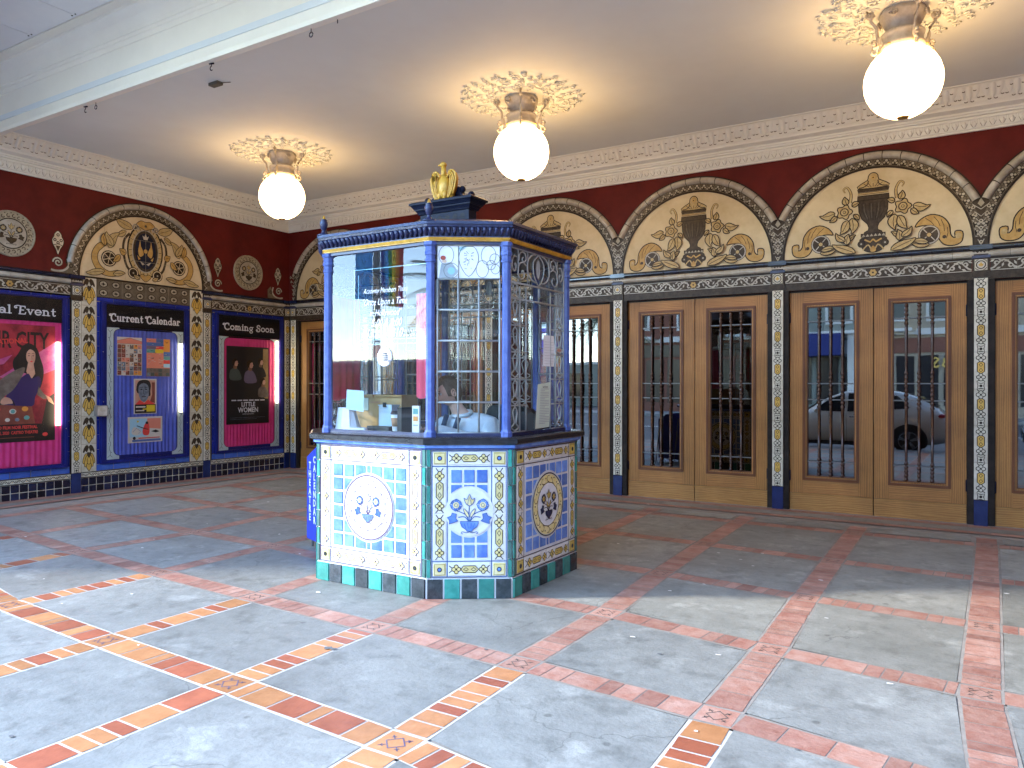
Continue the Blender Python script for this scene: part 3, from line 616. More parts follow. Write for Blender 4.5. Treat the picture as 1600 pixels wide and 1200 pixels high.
# --- painted tympanum: an urn between scrolls
def scroll_flower(k, mx, X, h):
    P = lambda x, y: X(mx*x, y)
    def L_(x, y, a, l, wd, **q): 
        p = P(x, y); leaf(k, p, a if mx > 0 else pi-a, l, wd*mx, h, lw=.0115, **q)
    # upper spray
    k.stroke([P(*q) for q in smoothpts([(.24, .60), (.23, .70), (.27, .78), (.31, .76), (.29, .72)], False, 4)], .030, h, 'black_line', taper=(1.3, .4))
    k.stroke([P(*q) for q in smoothpts([(.24, .60), (.23, .70), (.27, .78), (.31, .76), (.29, .72)], False, 4)], .018, h+.0012, 'pale_gold', taper=(1.3, .4))
    L_(.27, .58, 1.0, .09, .07); L_(.22, .56, 2.5, .08, .06); L_(.40, .50, -.5, .15, .09, curl=.6); L_(.38, .46, -.9, .09, .06)
    L_(.22, .42, -1.9, .16, .10, curl=.5); L_(.26, .40, -1.3, .16, .09); L_(.2, .46, -2.5, .08, .05)
    rosette(k, P(.30, .50), .088, h+.003)
    # lower scroll
    big = smoothpts([(.42, .255), (.47, .33), (.57, .375), (.68, .34), (.745, .25), (.76, .14), (.80, .10), (.80, .17), (.87, .16), (.865, .06), (.80, .02), (.71, .03), (.655, .09), (.62, .19), (.56, .25), (.48, .26)], True, 3)
    k.shape([P(*q) for q in big], h, 'amber', 'black_line', .0125)
    for q in ((.52, .34, .60, .26), (.60, .35, .66, .24), (.67, .31, .70, .18), (.73, .22, .72, .1)): k.stroke([P(q[0], q[1]), P((q[0]+q[2])/2+.01, (q[1]+q[3])/2), P(q[2], q[3])], .006, h+.0025, 'black_line')
    k.disc(P(.70, .12), .02, h+.0025, 'dark_brown', 8); k.disc(P(.83, .12), .03, h+.0025, 'pale_gold', 8)
    L_(.56, .05, 3.0, .19, .07, curl=-.3); L_(.55, .08, 2.9, .15, .06)
    k.disc(P(.555, .155), .108, h+.0024, 'black_line', 18); k.disc(P(.555, .155), .102, h+.0036, 'taupe_white', 18); k.disc(P(.555, .155), .088, h+.0048, 'dark_brown', 16)
    for a in range(4): k.stroke([P(.555+.03*cos(a*pi/2+.7), .155+.03*sin(a*pi/2+.7)), P(.555+.085*cos(a*pi/2+.7), .155+.085*sin(a*pi/2+.7))], .010, h+.006, 'taupe_white')
    k.disc(P(.555, .155), .022, h+.0072, 'pale_gold', 8)
    # small spray by the foot
    L_(.18, .02, .35, .26, .09, curl=.1); L_(.27, .12, 1.4, .11, .08, curl=.4); L_(.29, .16, .5, .13, .07, curl=.5); L_(.26, .17, 2.3, .09, .05); k.disc(P(.27, .135), .022, h+.004, 'dark_brown', 8)
def urn(k, X, h):
    bowl = [(-.165, .52), (-.155, .50), (-.15, .40), (-.12, .32), (-.06, .26), (-.045, .22), (-.05, .19), (-.09, .17), (-.10, .155), (.10, .155), (.09, .17), (.05, .19), (.045, .22), (.06, .26), (.12, .32), (.15, .40), (.155, .50), (.165, .52), (.165, .57), (-.165, .57)]
    sc = 1.0; S = lambda x, y: X(x*.98, y*1.04+.07)
    k.shape([S(*q) for q in bowl], h, 'dark_brown', 'black_line', .011)
    for x in (-.12, -.08, -.04, 0, .04, .08, .12): k.stroke([S(x, .49), S(x*.93, .40), S(x*.55, .30)], .007, h+.0025, 'black_line'); 
    for x in (-.10, -.02, .06): k.stroke([S(x, .48), S(x*.92, .40), S(x*.6, .32)], .004, h+.003, 'taupe_tile')
    k.rect(*S(-.16, .515), *S(.16, .525), h+.003, 'black_line')
    k.shape([S(-.16, .585), S(.16, .585), S(.16, .605), S(-.16, .605)], h, 'pale_gold', 'black_line', .006)
    k.shape([S(-.16, .61), S(.16, .61), S(.17, .645), S(-.17, .645)], h, 'dark_brown')
    lid = smoothpts([(-.16, .65), (-.13, .70), (-.06, .735), (-.05, .78), (-.02, .81), (.02, .81), (.05, .78), (.06, .735), (.13, .70), (.16, .65)], True, 2)
    k.shape([S(*q) for q in lid], h+.001, 'pale_gold', 'black_line', .010)
    for x in (-.1, -.05, 0, .05, .1): k.stroke([S(x*.4, .66), S(x, .70)], .006, h+.004, 'black_line')
    for mx in (-1, 1): k.stroke([S(mx*q[0], q[1]) for q in smoothpts([(.15, .66), (.10, .665), (.06, .69), (.05, .73)], False, 3)], .011, h+.0045, 'dark_brown')
    k.disc(S(0, .76), .022, h+.005, 'amber', 8); k.disc(S(0, .76), .008, h+.006, 'black_line', 6)
    k.shape([S(x, y) for x, y in ((-.13, .12), (.13, .12), (.13, .155), (-.13, .155))], h+.001, 'dark_brown', 'black_line', .006)
    for x in range(6): k.poly([S(-.12+x*.042, .122), S(-.10+x*.042, .15), S(-.082+x*.042, .122)], h+.004, 'taupe_line')
    k.shape([S(x, y) for x, y in smoothpts([(-.12, .11), (-.13, .04), (-.09, -.03), (0, -.055), (.09, -.03), (.13, .04), (.12, .11)], True, 3)], h+.001, 'dark_brown', 'black_line', .008)
    for mx in (-1, 1):
        k.disc(S(mx*.125, .045), .040, h+.004, 'black_line', 12); k.disc(S(mx*.125, .045), .030, h+.0052, 'dark_brown', 10); k.disc(S(mx*.125, .045), .011, h+.0064, 'taupe_white', 8)
        k.stroke([S(mx*q[0], q[1]) for q in smoothpts([(.02, -.02), (.05, .03), (.09, .0), (.11, -.03)], False, 3)], .014, h+.0052, 'pale_gold')
        k.stroke([S(mx*.09, .09), S(mx*.03, .06), S(0, .09)], .018, h+.0052, 'amber')
    k.poly([S(x, y) for x, y in smoothpts([(0, .02), (.03, -.02), (.02, -.045), (-.02, -.045), (-.03, -.02)], True, 3)], h+.006, 'amber')
def tympanum(parent, cx, fr, z0, style, name='tympanum'):
    k = Ink(fr); k.poly([(cx+RI*cos(a*pi/32), z0+RI*sin(a*pi/32)) for a in range(33)], .004, 'tympanum_plaster' if style == 'urn' else 'tympanum_tile')
    X = lambda x, y: (cx+x, z0+y)
    if style == 'urn':
        urn(k, X, .006)
        for mx in (-1, 1): scroll_flower(k, mx, X, .006)
    else: cartouche(k, X, .006)
    return k.build(name, parent)
def moulding_segments(mb, cx, z0, r, hw, h, m, fr, a0, a1, n, gap=.004):
    for q in range(n):
        b0 = a0+(a1-a0)*q/n+gap; b1 = a0+(a1-a0)*(q+1)/n-gap
        path = [(cx+r*cos(b0+(b1-b0)*i/4), z0+r*sin(b0+(b1-b0)*i/4)) for i in range(5)]
        mb.sweep(path, [(-hw, 0), (-hw*.8, h*.6), (-hw*.3, h), (hw*.3, h), (hw*.8, h*.6), (hw, 0)], m, fr, smooth=True)
def straight_mould(mb, u0, u1, v0, v1, hgt, m, fr, n, h0=0):
    L = (u1-u0)/n
    for q in range(n):
        a, b = u0+q*L+.0015, u0+(q+1)*L-.0015; vc = (v0+v1)/2; hv = (v1-v0)/2
        prof = [(vc-hv, h0), (vc-hv*.8, h0+hgt*.6), (vc-hv*.3, h0+hgt), (vc+hv*.3, h0+hgt), (vc+hv*.8, h0+hgt*.6), (vc+hv, h0)]
        vs = [fr(x, v, hh) for x in (a, b) for v, hh in prof]; mb.add(vs, [(i, i+1, 7+i, 6+i) for i in range(5)]+[tuple(range(6))[::-1], tuple(range(6, 12))], m)
tymp0 = None; arch0 = None; frieze0 = None
A0 = math.acos(HALF/RO)
def arch_parts(cx, fr, parent, clip, full=False):
    k = Ink(fr)
    # dark ground of the band and spandrel up to where two arches meet
    if not full:
        pts = [(cx+HALF, ZT), (cx+HALF, ZT+RO*sin(A0))]+arc(cx, RO+.0, A0, pi-A0, 40)[1:-1]+[(cx-HALF, ZT+RO*sin(A0)), (cx-HALF, ZT)]+arc(cx, RI-.004, pi, 0, 40)
    else:
        pts = arc(cx, RO, 0, pi, 44)+arc(cx, RI-.004, pi, 0, 40)
    k.poly(pts, .010, 'dark_brown')
    arch_band(k, cx, ZT, RI+.022, RT, .0125, clip)
    k.stroke(arc(cx, RI+.006, 0, pi, 48), .016, .016, 'black_line')
    k.stroke([p for p in arc(cx, RO+.008, A0 if not full else .12, pi-(A0 if not full else .12), 44)], .018, .014, 'black_line')
    moulding_segments(k, cx, ZT, (RT+RO)/2+.004, (RO-RT)/2-.002, .042, 'taupe_white', lambda u, v, h: fr(u, v, h+.012), A0+.01 if not full else .14, pi-(A0+.01 if not full else .14), 13)
    return k
def spandrel(k, u, h, half=.07):
    # the little patterned wedge standing on the capital between two arches
    for i in range(6):
        z = ZT+.03+i*.075; wd = (HALF-sqrt(max(0, (RI+.02)**2-(z-ZT)**2)))
        for mx in ((-1, 1) if wd > .09 else (0,)):
            c = (u+mx*wd*.5, z); k.disc(c, .026, h, 'black_line', 8); k.disc(c, .020, h+.0012, 'taupe_line', 8); k.disc(c, .009, h+.0024, 'black_line', 6)
        for mx in (-1, 1): k.stroke([(u, z-.028), (u+mx*wd*.55, z+.03)], .007, h+.0005, 'taupe_white')
    k.shape([(u, ZT+.40), (u+.035, ZT+.44), (u, ZT+.50), (u-.035, ZT+.44)], h+.001, 'taupe_line', 'black_line', .006)
for kk in range(-1, 5):
    cx = PX(kk)-HALF      # bay kk lies between pilaster kk+1 (left) and kk (right)
    if arch0 is None:
        arch0 = arch_parts(cx, BW, back, 1.02).build('arch_surround', back); tymp0 = tympanum(back, cx, BW, ZT, 'urn', 'painted_tympanum'); cx0 = cx
        f = Ink(BW); u0, u1 = cx-HALF+.085, cx+HALF-.085
        f.box(u0-.02, u1+.02, D-.012, D, 2.62, 2.70, 'dark_brown'); vine(f, u0, u1, 2.708, 2.830, .014)
        f.rect(u0, 2.700, u1, 2.708, .016, 'black_line'); f.box(u0-.02, u1+.02, D-.022, D, 2.832, 2.850, 'black_line')
        straight_mould(f, u0-.02, u1+.02, 2.852, 2.925, .034, 'taupe_white', BW, 10, .006); f.rect(u0-.02, 2.83, u1+.02, 2.99, .005, 'black_line')
        straight_mould(f, u0-.02, u1+.02, 2.930, 2.980, .040, 'blue_black_tile', BW, 10, .006)
        frieze0 = f.build('frieze', back)
    else:
        for src in (arch0, tymp0, frieze0):
            dup(src, back, (cx-cx0, 0, 0))
# --- pilasters
def pilaster_mb(u, fr, wd=.125):
    k = Ink(fr); h0 = .022; a = u-wd/2; b = u+wd/2
    k.rect(a-.06, -.02, b+.06, 2.70, .004, 'jamb')
    def bx(u0, u1, v0, v1, h1, m):
        vs = [fr(x, y, z) for z in (0, h1) for y in (v0, v1) for x in (u0, u1)]
        k.add(vs, [(0, 2, 3, 1), (4, 5, 7, 6), (0, 1, 5, 4), (2, 6, 7, 3), (0, 4, 6, 2), (1, 3, 7, 5)], m)
    bx(a-.004, b+.004, .28, 2.70, h0-.003, 'black_line'); bx(a, b, 0, .278, h0, 'navy_tile')
    chain_v(k, u, .284, 2.632, wd, h0, .37, tilemat='cream_tile', fill='yellow_glaze', bgc='cream_tile', lw=.0085)
    bx(a-.02, b+.02, 2.64, 2.70, .03, 'dark_brown')
    bx(a-.016, b+.016, 2.702, 2.838, .030, 'dark_brown'); k.tile(u-.058, 2.712, u+.058, 2.830, .034, 'cream_tile')
    k.ring((u, 2.771), .036, .046, .036, 'black_line', 14); k.poly([(u+.026*x, 2.771+.03*y) for x, y in ((0, 1), (.5, .2), (1, .4), (.6, -.5), (.2, -.4), (0, -1), (-.2, -.4), (-.6, -.5), (-1, .4), (-.5, .2))], .036, 'yellow_glaze')
    for mx in (-1, 1):
        for my in (-1, 1): k.stroke([(u+mx*.052, 2.771+my*.03), (u+mx*.04, 2.771+my*.046), (u+mx*.022, 2.771+my*.054)], .007, .036, 'black_line')
    bx(a-.022, b+.022, 2.842, 2.872, .036, 'paint_navy'); bx(a-.016, b+.016, 2.874, 2.93, .030, 'black_line')
    k.poly([(u+x, 2.885+y) for x, y in ((-.07, 0), (-.07, .012), (-.055, .03), (-.04, .02), (-.03, .012), (-.015, .03), (0, .016), (.015, .03), (.03, .012), (.04, .02), (.055, .03), (.07, .012), (.07, 0))], .033, 'taupe_white')
    bx(a-.04, b+.04, 2.932, 2.982, .050, 'blue_black_tile')
    return k
p0 = pilaster_mb(PX(0), BW); spandrel(p0, PX(0), .016); p0 = p0.build('tiled_pilaster', back)
for kk in (-1, 1, 2, 3, 4, 5):
    dup(p0, back, (PX(kk)-PX(0), 0, 0))
# --- doors
DW = .9125; FD = D+.045      # door face plane
def make_door(x0, hinge_left):
    door = MB(); y0, y1 = FD, FD+.045; x1 = x0+DW; g = .005
    gx0, gx1, gz0, gz1 = x0+.161, x1-.161, .385, 2.456
    door.box(x0+g, gx0, y0, y1, .215, 2.60, 'oak_door'); door.box(gx1, x1-g, y0, y1, .215, 2.60, 'oak_door')
    door.box(gx0, gx1, y0+.0015, y1, 2.456, 2.60, 'oak_rail'); door.box(gx0, gx1, y0+.0015, y1, .215, gz0, 'oak_rail')
    d = door.build('door', back)
    kb = MB(); kb.box(x0+g, x1-g, y0-.006, y1, .012, .212, 'oak_kick'); kb.build('kick_board', d)
    fm = MB()
    def rim(o0, o1, ya, yb, mt):
        fm.box(gx0+o0, gx0+o1, ya, yb, gz0+o0, gz1-o0, mt); fm.box(gx1-o1, gx1-o0, ya, yb, gz0+o0, gz1-o0, mt)
        fm.box(gx0+o1, gx1-o1, ya, yb, gz1-o1, gz1-o0, mt); fm.box(gx0+o1, gx1-o1, ya, yb, gz0+o0, gz0+o1, mt)
    rim(-.012, .016, y0-.014, y0+.02, 'dark_oak'); rim(.018, .032, y0-.004, y0+.04, 'oak_door'); rim(.033, .044, y0+.008, y0+.04, 'dark_oak')
    fm.build('window_frame', d)
    gp = MB(); gp.add([(gx0+.04, y0+.036, gz0+.04), (gx1-.04, y0+.036, gz0+.04), (gx1-.04, y0+.036, gz1-.04), (gx0+.04, y0+.036, gz1-.04)], [(0, 1, 2, 3)], 'door_glass'); gp.build('glass_pane', d)
    xs = [gx0+.04+(gx1-gx0-.08)*q/4 for q in (1, 2, 3)]
    for bz in (2.245, 1.515, 1.325, .60):
        cb = MB(); cb.box(gx0+.04, gx1-.04, y0+.004, y0+.016, bz-.007, bz+.007, 'bar_iron'); cb.build('crossbar', d)
    prof = []
    z = gz0+.04
    def seg(zz, r): prof.append((r, zz))
    T0 = gz0+.04; T1 = gz1-.04
    def beads(z0, z1, n, r):
        for q in range(n):
            a = z0+(z1-z0)*q/n; b = (z1-z0)/n; seg(a, r*.62); seg(a+b*.25, r*1.12); seg(a+b*.6, r); seg(a+b*.85, r*.62)
    beads(T0, T0+.22, 5, .019); seg(T0+.23, .013); seg(1.22, .015); beads(1.22, 1.66, 9, .020); seg(1.68, .013); seg(T1-.27, .015); beads(T1-.25, T1, 5, .019)
    for xx in xs:
        s = MB(); s.lathe(prof, (xx, y0+.008, 0), 'spindle_wood', 8); s.build('spindle', d)
    hx = x0 if hinge_left else x1
    for hz in (2.30, .42):
        hg = MB(); hg.box(hx-.014, hx+.014, y0-.012, y0+.004, hz-.06, hz+.06, 'paint_dark'); hg.tube([(hx, y0-.014, hz-.065), (hx, y0-.014, hz+.065)], .009, 'paint_dark', 8); hg.build('hinge', d)
    return d
b0 = PX(1)
dA = make_door(b0+.125, True); dB = make_door(b0+.125+DW, False)
for kk in (0, 2, 3, 4, 5):
    for d in (dA, dB): copy_tree(d, back, (PX(kk)-PX(1), 0, 0))
th = MB(); th.box(-W, XR+.8, D-.01, D+.06, 0, .0125, 'joint_old'); th.build('threshold', back)
hd = MB(); hd.box(-W, XR, D+.04, D+.14, 2.597, 2.619, 'jamb'); hd.build('door_head', back)
# ------------------------------------------------------------ cornice, ceiling, beam, marquee soffit
def cornice_run(mb, s0, s1, fr, mitre0=0, mitre1=0):
    # profile in (projection, height)
    P = [(0, 4.195), (.028, 4.195), (.032, 4.215), (.045, 4.222), (.075, 4.30), (.088, 4.305), (.09, 4.33), (.115, 4.335), (.12, 4.352), (.135, 4.356), (.14, 4.375), (.20, 4.40), (.205, 4.42), (.225, 4.44), (.235, 4.47), (.29, 4.53), (.33, 4.585), (.352, 4.59), (.355, 4.62), (0, 4.62)]
    E0 = [fr(s0+mitre0*p, z, p) for p, z in P]; E1 = [fr(s1-mitre1*p, z, p) for p, z in P]; n = len(P)
    mb.add(E0+E1, [(i, (i+1) % n, n+(i+1) % n, n+i) for i in range(n)], 'plaster')
def cornice_ornament(s0, s1, fr, mb):
    # egg and leaf course below
    n = int((s1-s0)/.085); L = (s1-s0)/n
    for i in range(n):
        c = s0+L*(i+.5)
        for (du, dv0, dv1, r, mt) in ((0, 4.228, 4.288, .020, 'plaster'),):
            rows = 5; vs = []
            for a in range(rows+1):
                t = a/rows; v = dv0+(dv1-dv0)*t; hh = .047+(v-4.222)*.385; wr = r*sin(pi*min(1, .12+t*.8))*1.15
                for b in range(5): q = b/4*2-1; vs.append(fr(c+q*wr, v, hh+.012*(1-q*q)*sin(pi*(.1+.8*t))+.001))
            mb.add(vs, [(a*5+b, a*5+b+1, (a+1)*5+b+1, (a+1)*5+b) for a in range(rows) for b in range(4)], mt, True)
        pts = [(c-.034, 4.300), (c-.030, 4.262), (c-.012, 4.230), (c, 4.226), (c+.012, 4.230), (c+.030, 4.262), (c+.034, 4.300)]
        for a, b in zip(pts[:-1], pts[1:]):
            hh = lambda v: .049+(v-4.222)*.385
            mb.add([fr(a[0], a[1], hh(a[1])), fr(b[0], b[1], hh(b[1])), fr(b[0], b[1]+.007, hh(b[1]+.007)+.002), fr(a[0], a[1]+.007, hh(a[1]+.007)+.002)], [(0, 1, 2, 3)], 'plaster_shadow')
    # acanthus leaves on the upper cove
    n = int((s1-s0)/.205); L = (s1-s0)/n
    def cove(v): 
        pr = [(4.44, .225), (4.47, .235), (4.53, .29), (4.585, .33)]
        for (a, p), (b, q) in zip(pr[:-1], pr[1:]):
            if v <= b: return p+(q-p)*(v-a)/(b-a)
        return .33
    for i in range(n):
        c = s0+L*(i+.5)
        for dx, wr, v0, v1, dp in ((0, .022, 4.445, 4.575, .022), (-.055, .024, 4.475, 4.582, .014), (.055, .024, 4.475, 4.582, .014)):
            vs = []
            for a in range(7):
                t = a/6; v = v0+(v1-v0)*t; wv = wr*1.25*sin(pi*(.12+.62*t))*(1+.18*cos(t*15))
                for b in range(5): q = b/4*2-1; vs.append(fr(c+dx*(1+.3*t)+q*wv, v, cove(v)+dp*(1-.7*q*q)*(1-t*.5)+.002))
            mb.add(vs, [(a*5+b, a*5+b+1, (a+1)*5+b+1, (a+1)*5+b) for a in range(6) for b in range(4)], 'plaster', True)
        for sx in (-1, 1):   # dark hooks, the shade of the undercuts put into their colour
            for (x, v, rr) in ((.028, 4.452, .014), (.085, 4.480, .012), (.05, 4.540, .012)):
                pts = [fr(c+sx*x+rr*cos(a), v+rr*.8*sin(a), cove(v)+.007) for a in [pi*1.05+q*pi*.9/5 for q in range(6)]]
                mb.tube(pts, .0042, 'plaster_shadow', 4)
cm = MB(); cornice_run(cm, -W, XR+.8, lambda s, v, h: (s, D-h, v), mitre0=1); cornice_ornament(-W+.36, XR, lambda s, v, h: (s, D-h, v), cm); cm.build('cornice', back)
BY = 4.46
ce = MB(); ce.box(-W, XR+.8, BY-.02, D, HC, HC+.06, 'ceiling_paint')
tag(ce.build('ceiling'), kind='structure')
bm_ = MB(); fr = lambda s, y, z: (s, y, z)
P = [(BY+.03, 4.60), (BY+.03, 4.452), (BY+.022, 4.447), (BY-.045, 4.447), (BY-.05, 4.462), (BY-.035, 4.470), (BY-.04, 4.49), (BY-.02, 4.50), (BY-.02, 4.515), (BY-.008, 4.52), (BY-.008, 4.90), (BY-.016, 4.905), (BY-.02, 4.955), (BY-.03, 4.96), (BY-.035, 4.985), (BY-.045, 4.99), (BY-.05, 5.03), (BY-.08, 5.11), (BY-.13, 5.17), (BY-.135, 5.185), (BY-.15, 5.19), (BY-.15, 5.24), (BY+.03, 5.24)]
n = len(P); bm_.add([(x, y, z) for x in (-W, XR+.8) for y, z in P], [(i, (i+1) % n, n+(i+1) % n, n+i) for i in range(n)], 'beam_paint')
tag(bm_.build('ceiling_beam'), kind='structure')
so_ = MB(); so_.box(-W-2, XR+3, BY-.25, BY-.13, 5.196, 5.24, 'beam_paint')
x = -W-2-.0; ME = 1.0
xs = [-8.567+.845*i for i in range(-6, 16)]
for a, b in zip(xs[:-1], xs[1:]):
    y = BY-.252
    while y > ME:
        so_.box(a+.004, b-.004, max(y-2.4, ME), y-.006, 5.206, 5.24, 'metal_panel'); y -= 2.4
    for q in (0.07,): 
        for sx in (a+.03, b-.03): so_.box(sx-.006, sx+.006, BY-.30, BY-.288, 5.200, 5.207, 'dark_gap')
so_.box(-W-3.2, XR+4, ME-.05, BY-.12, 5.241, 5.30, 'dark_gap'); so_.box(-W-3.2, XR+4, ME-.15, ME, 5.15, 5.9, 'beam_paint')
tag(so_.build('marquee_soffit'), kind='structure')
# hooks left in the beam
def hook(x, kind):
    t = MB(); y, z = BY+.01, 4.447
    t.tube([(x, y, z+.01), (x, y, z-.03)], .004, 'paint_dark', 6)
    if kind: t.tube([(x+.02*cos(a), y, z-.05+.02*sin(a)) for a in [pi/2+q*pi/6 for q in range(12 if kind == 1 else 8)]], .0045, 'paint_dark', 6)
    if kind == 2: t.tube([(x-.03, y, z-.004), (x+.03, y, z-.012)], .008, 'paint_dark', 6)
    return t
for x, kd, lb in ((-8.05, 2, 'small dark screw hook in the beam, leftmost'), (-7.86, 1, 'small dark ring hook in the beam, second from the left'), (-5.98, 2, 'dark hook with a ring and bracket at the middle of the beam'), (-4.70, 1, 'small dark closed ring under the right part of the beam'), (-4.40, 0, 'thin straight dark nail under the beam, rightmost')):
    tag(hook(x, kd).build('hook'), lb, 'hook', 'hooks under the white beam')
fs = Ink(lambda u, v, h: (u, v, HC-h)); mat('old_fitting', (.10, .10, .08), .7)
fs.box(-6.74, -6.60, 5.0, 5.07, HC-.03, HC, 'old_fitting'); fs.tube([(-6.60, 5.05, HC-.012), (-6.52, 5.10, HC-.004)], .004, 'old_fitting', 5)
tag(fs.build('ceiling_bracket'), 'small grey broken metal fitting on the ceiling near the white beam', 'bracket')
# ------------------------------------------------------------ left wall with the poster cases
lw = thing('poster_wall', 'red plaster side wall of the porch with tiled arch, medallions and poster cases', 'wall', (-W, 6.7, 0))
def fbox(k, fr, u0, u1, v0, v1, h0, h1, m):
    vs = [fr(x, y, z) for z in (h0, h1) for y in (v0, v1) for x in (u0, u1)]
    k.add(vs, [(0, 2, 3, 1), (4, 5, 7, 6), (0, 1, 5, 4), (2, 6, 7, 3), (0, 4, 6, 2), (1, 3, 7, 5)], m)
m = MB(); m.box(-W-.25, -W, .35, D, -.14, 5.2, 'red_wall'); m.build('plaster', lw)
CY = 6.69; SIDES = ((4.09, 5.60), (7.80, 9.32))
aL = arch_parts(CY, LW, lw, 2, True)
def side_scroll(k, y, mir, h):
    P = lambda x, z: (y+mir*x, z)
    pts = [P(x, z) for x, z in spiral((0, 3.125), .008, .068, -.6, 1.6, 20)]
    k.stroke(pts, .030, h, 'black_line'); k.stroke(pts, .019, h+.0014, 'taupe_white')
    k.stroke([P(*q) for q in smoothpts([(-.09, 3.02), (-.02, 3.01), (.08, 3.03), (.14, 3.10), (.12, 3.19)], False, 4)], .026, h+.002, 'taupe_white')
    k.poly([P(-.10, 2.995), P(.24, 2.995), P(.24, 3.14), (P(.17, 3.20)), P(.13, 3.10), P(.05, 3.02)], h-.001, 'taupe_tile')
    k.ring(P(.17, 3.10), .018, .03, h+.003, 'black_line', 10)
def finial_tile(k, y, h):
    P = lambda x, z: (y+x, z)
    k.shape([P(*q) for q in smoothpts([(0, 3.225), (.03, 3.30), (.065, 3.36), (.075, 3.42), (.05, 3.47), (.045, 3.50), (0, 3.545), (-.045, 3.50), (-.05, 3.47), (-.075, 3.42), (-.065, 3.36), (-.03, 3.30)], True, 3)], h, 'taupe_white', 'black_line', .008)
    for x, z in ((-.04, 3.42), (.04, 3.42), (0, 3.49), (0, 3.385)): k.ring(P(x, z), .010, .022, h+.003, 'black_line', 9)
    k.poly([P(-.03, 3.345), P(.03, 3.345), P(0, 3.27)], h+.003, 'dark_brown'); k.stroke([P(-.06, 3.35), P(0, 3.37), P(.06, 3.35)], .008, h+.0035, 'black_line')
for y, mr in ((5.44, 1), (7.94, -1)): side_scroll(aL, y, mr, .012); finial_tile(aL, y, .010)
aL.build('arch_surround', lw)
def cartouche(k, X, h):
    def L_(mx, x, y, a, l, wd, **q): p = X(mx*x, y); leaf(k, p, a if mx > 0 else pi-a, l, wd*mx, h, lw=.009, **q)
    k.disc(X(0, .47), .285, h, 'black_line', 26, .40); k.disc(X(0, .47), .262, h+.0012, 'pale_gold', 26, .375); 
    for q in range(26):
        a = 2*pi*q/26; k.stroke([X(.205*cos(a), .47+.31*sin(a)), X(.255*cos(a+.03), .47+.365*sin(a+.03))], .007, h+.0024, 'black_line')
    k.disc(X(0, .47), .212, h+.0036, 'taupe_white', 26, .318); k.disc(X(0, .47), .196, h+.0048, 'dark_brown', 26, .302); k.disc(X(0, .47), .165, h+.0056, 'paint_dark', 26, .265)
    for mx in (-1, 1):
        k.poly([X(mx*x, y) for x, y in smoothpts([(.03, .42), (.09, .38), (.115, .46), (.10, .55), (.085, .62), (.075, .54), (.055, .50)], True, 3)], h+.0068, 'amber')
        k.poly([X(mx*x, y) for x, y in ((.01, .28), (.09, .32), (.05, .26))], h+.0068, 'taupe_white'); k.poly([X(mx*x, y) for x, y in ((.08, .35), (.13, .40), (.11, .33))], h+.0068, 'amber')
    k.disc(X(0, .47), .032, h+.0075, 'amber', 8); k.poly([X(x, y) for x, y in ((-.05, .70), (-.03, .64), (.03, .64), (.05, .70), (.02, .68), (0, .73), (-.02, .68))], h+.0068, 'taupe_white')
    k.shape([X(x, y) for x, y in smoothpts([(-.15, .84), (-.06, .80), (0, .78), (.06, .80), (.15, .84), (.08, .91), (0, .90), (-.08, .91)], True, 3)], h+.008, 'amber', 'black_line', .008); k.disc(X(0, .84), .02, h+.0105, 'black_line', 8)
    for mx in (-1, 1):
        L_(mx, .18, .80, 3.3, -.01, .0)
        k.stroke([X(mx*x, y) for x, y in spiral((.16, .80), .01, .055, 0, 1.6, 16)], .022, h+.009, 'taupe_white'); k.stroke([X(mx*x, y) for x, y in spiral((.16, .80), .004, .045, 0, 1.5, 14)], .006, h+.0102, 'black_line')
        L_(mx, .20, .77, .25, .26, .12, curl=.3, fill='pale_gold'); L_(mx, .30, .72, -.7, .16, .08)
        k.stroke([X(mx*x, y) for x, y in smoothpts([(.24, .70), (.32, .60), (.34, .45), (.30, .25), (.24, .16)], False, 4)], .035, h+.0005, 'dark_brown')
        L_(mx, .30, .40, .1, .10, .10, fill='amber')
        k.disc(X(mx*.19, .13), .085, h+.005, 'black_line', 16); k.disc(X(mx*.19, .13), .073, h+.0062, 'tympanum_tile', 16); k.disc(X(mx*.19, .13), .06, h+.0074, 'black_line', 14); k.disc(X(mx*.19, .13), .014, h+.0086, 'taupe_white', 8)
        # side scroll with flower
        sc = smoothpts([(.34, .10), (.50, .04), (.66, .06), (.76, .16), (.80, .28), (.77, .40), (.68, .50), (.58, .49), (.64, .43), (.70, .36), (.71, .26), (.66, .17), (.55, .11), (.42, .14)], True, 3)
        k.shape([X(mx*x, y) for x, y in sc], h, 'amber', 'black_line', .009)
        k.disc(X(mx*.55, .29), .115, h+.002, 'black_line', 16); k.disc(X(mx*.55, .29), .10, h+.0032, 'tympanum_tile', 16); k.disc(X(mx*.55, .29), .088, h+.0044, 'black_line', 14)
        for a in range(3): k.stroke([X(mx*.55+.085*cos(a*pi/3+.3), .29+.085*sin(a*pi/3+.3)), X(mx*.55-.085*cos(a*pi/3+.3), .29-.085*sin(a*pi/3+.3))], .008, h+.0056, 'tympanum_tile')
        L_(mx, .56, .44, 1.9, .26, .12, curl=.5); L_(mx, .50, .47, .9, .20, .10); L_(mx, .62, .46, 1.3, .16, .08, fill='amber')
        L_(mx, .62, .10, -.25, .26, .09, curl=.1); L_(mx, .50, .08, 2.9, .17, .08, curl=.1); L_(mx, .40, .36, -1.0, .14, .08, fill='amber'); L_(mx, .10, .05, .3, .10, .06)
    k.shape([X(x, y) for x, y in smoothpts([(-.09, .10), (-.05, .13), (0, .11), (.05, .13), (.09, .10), (.05, .05), (0, .02), (-.05, .05)], True, 3)], h+.008, 'amber', 'black_line', .008)
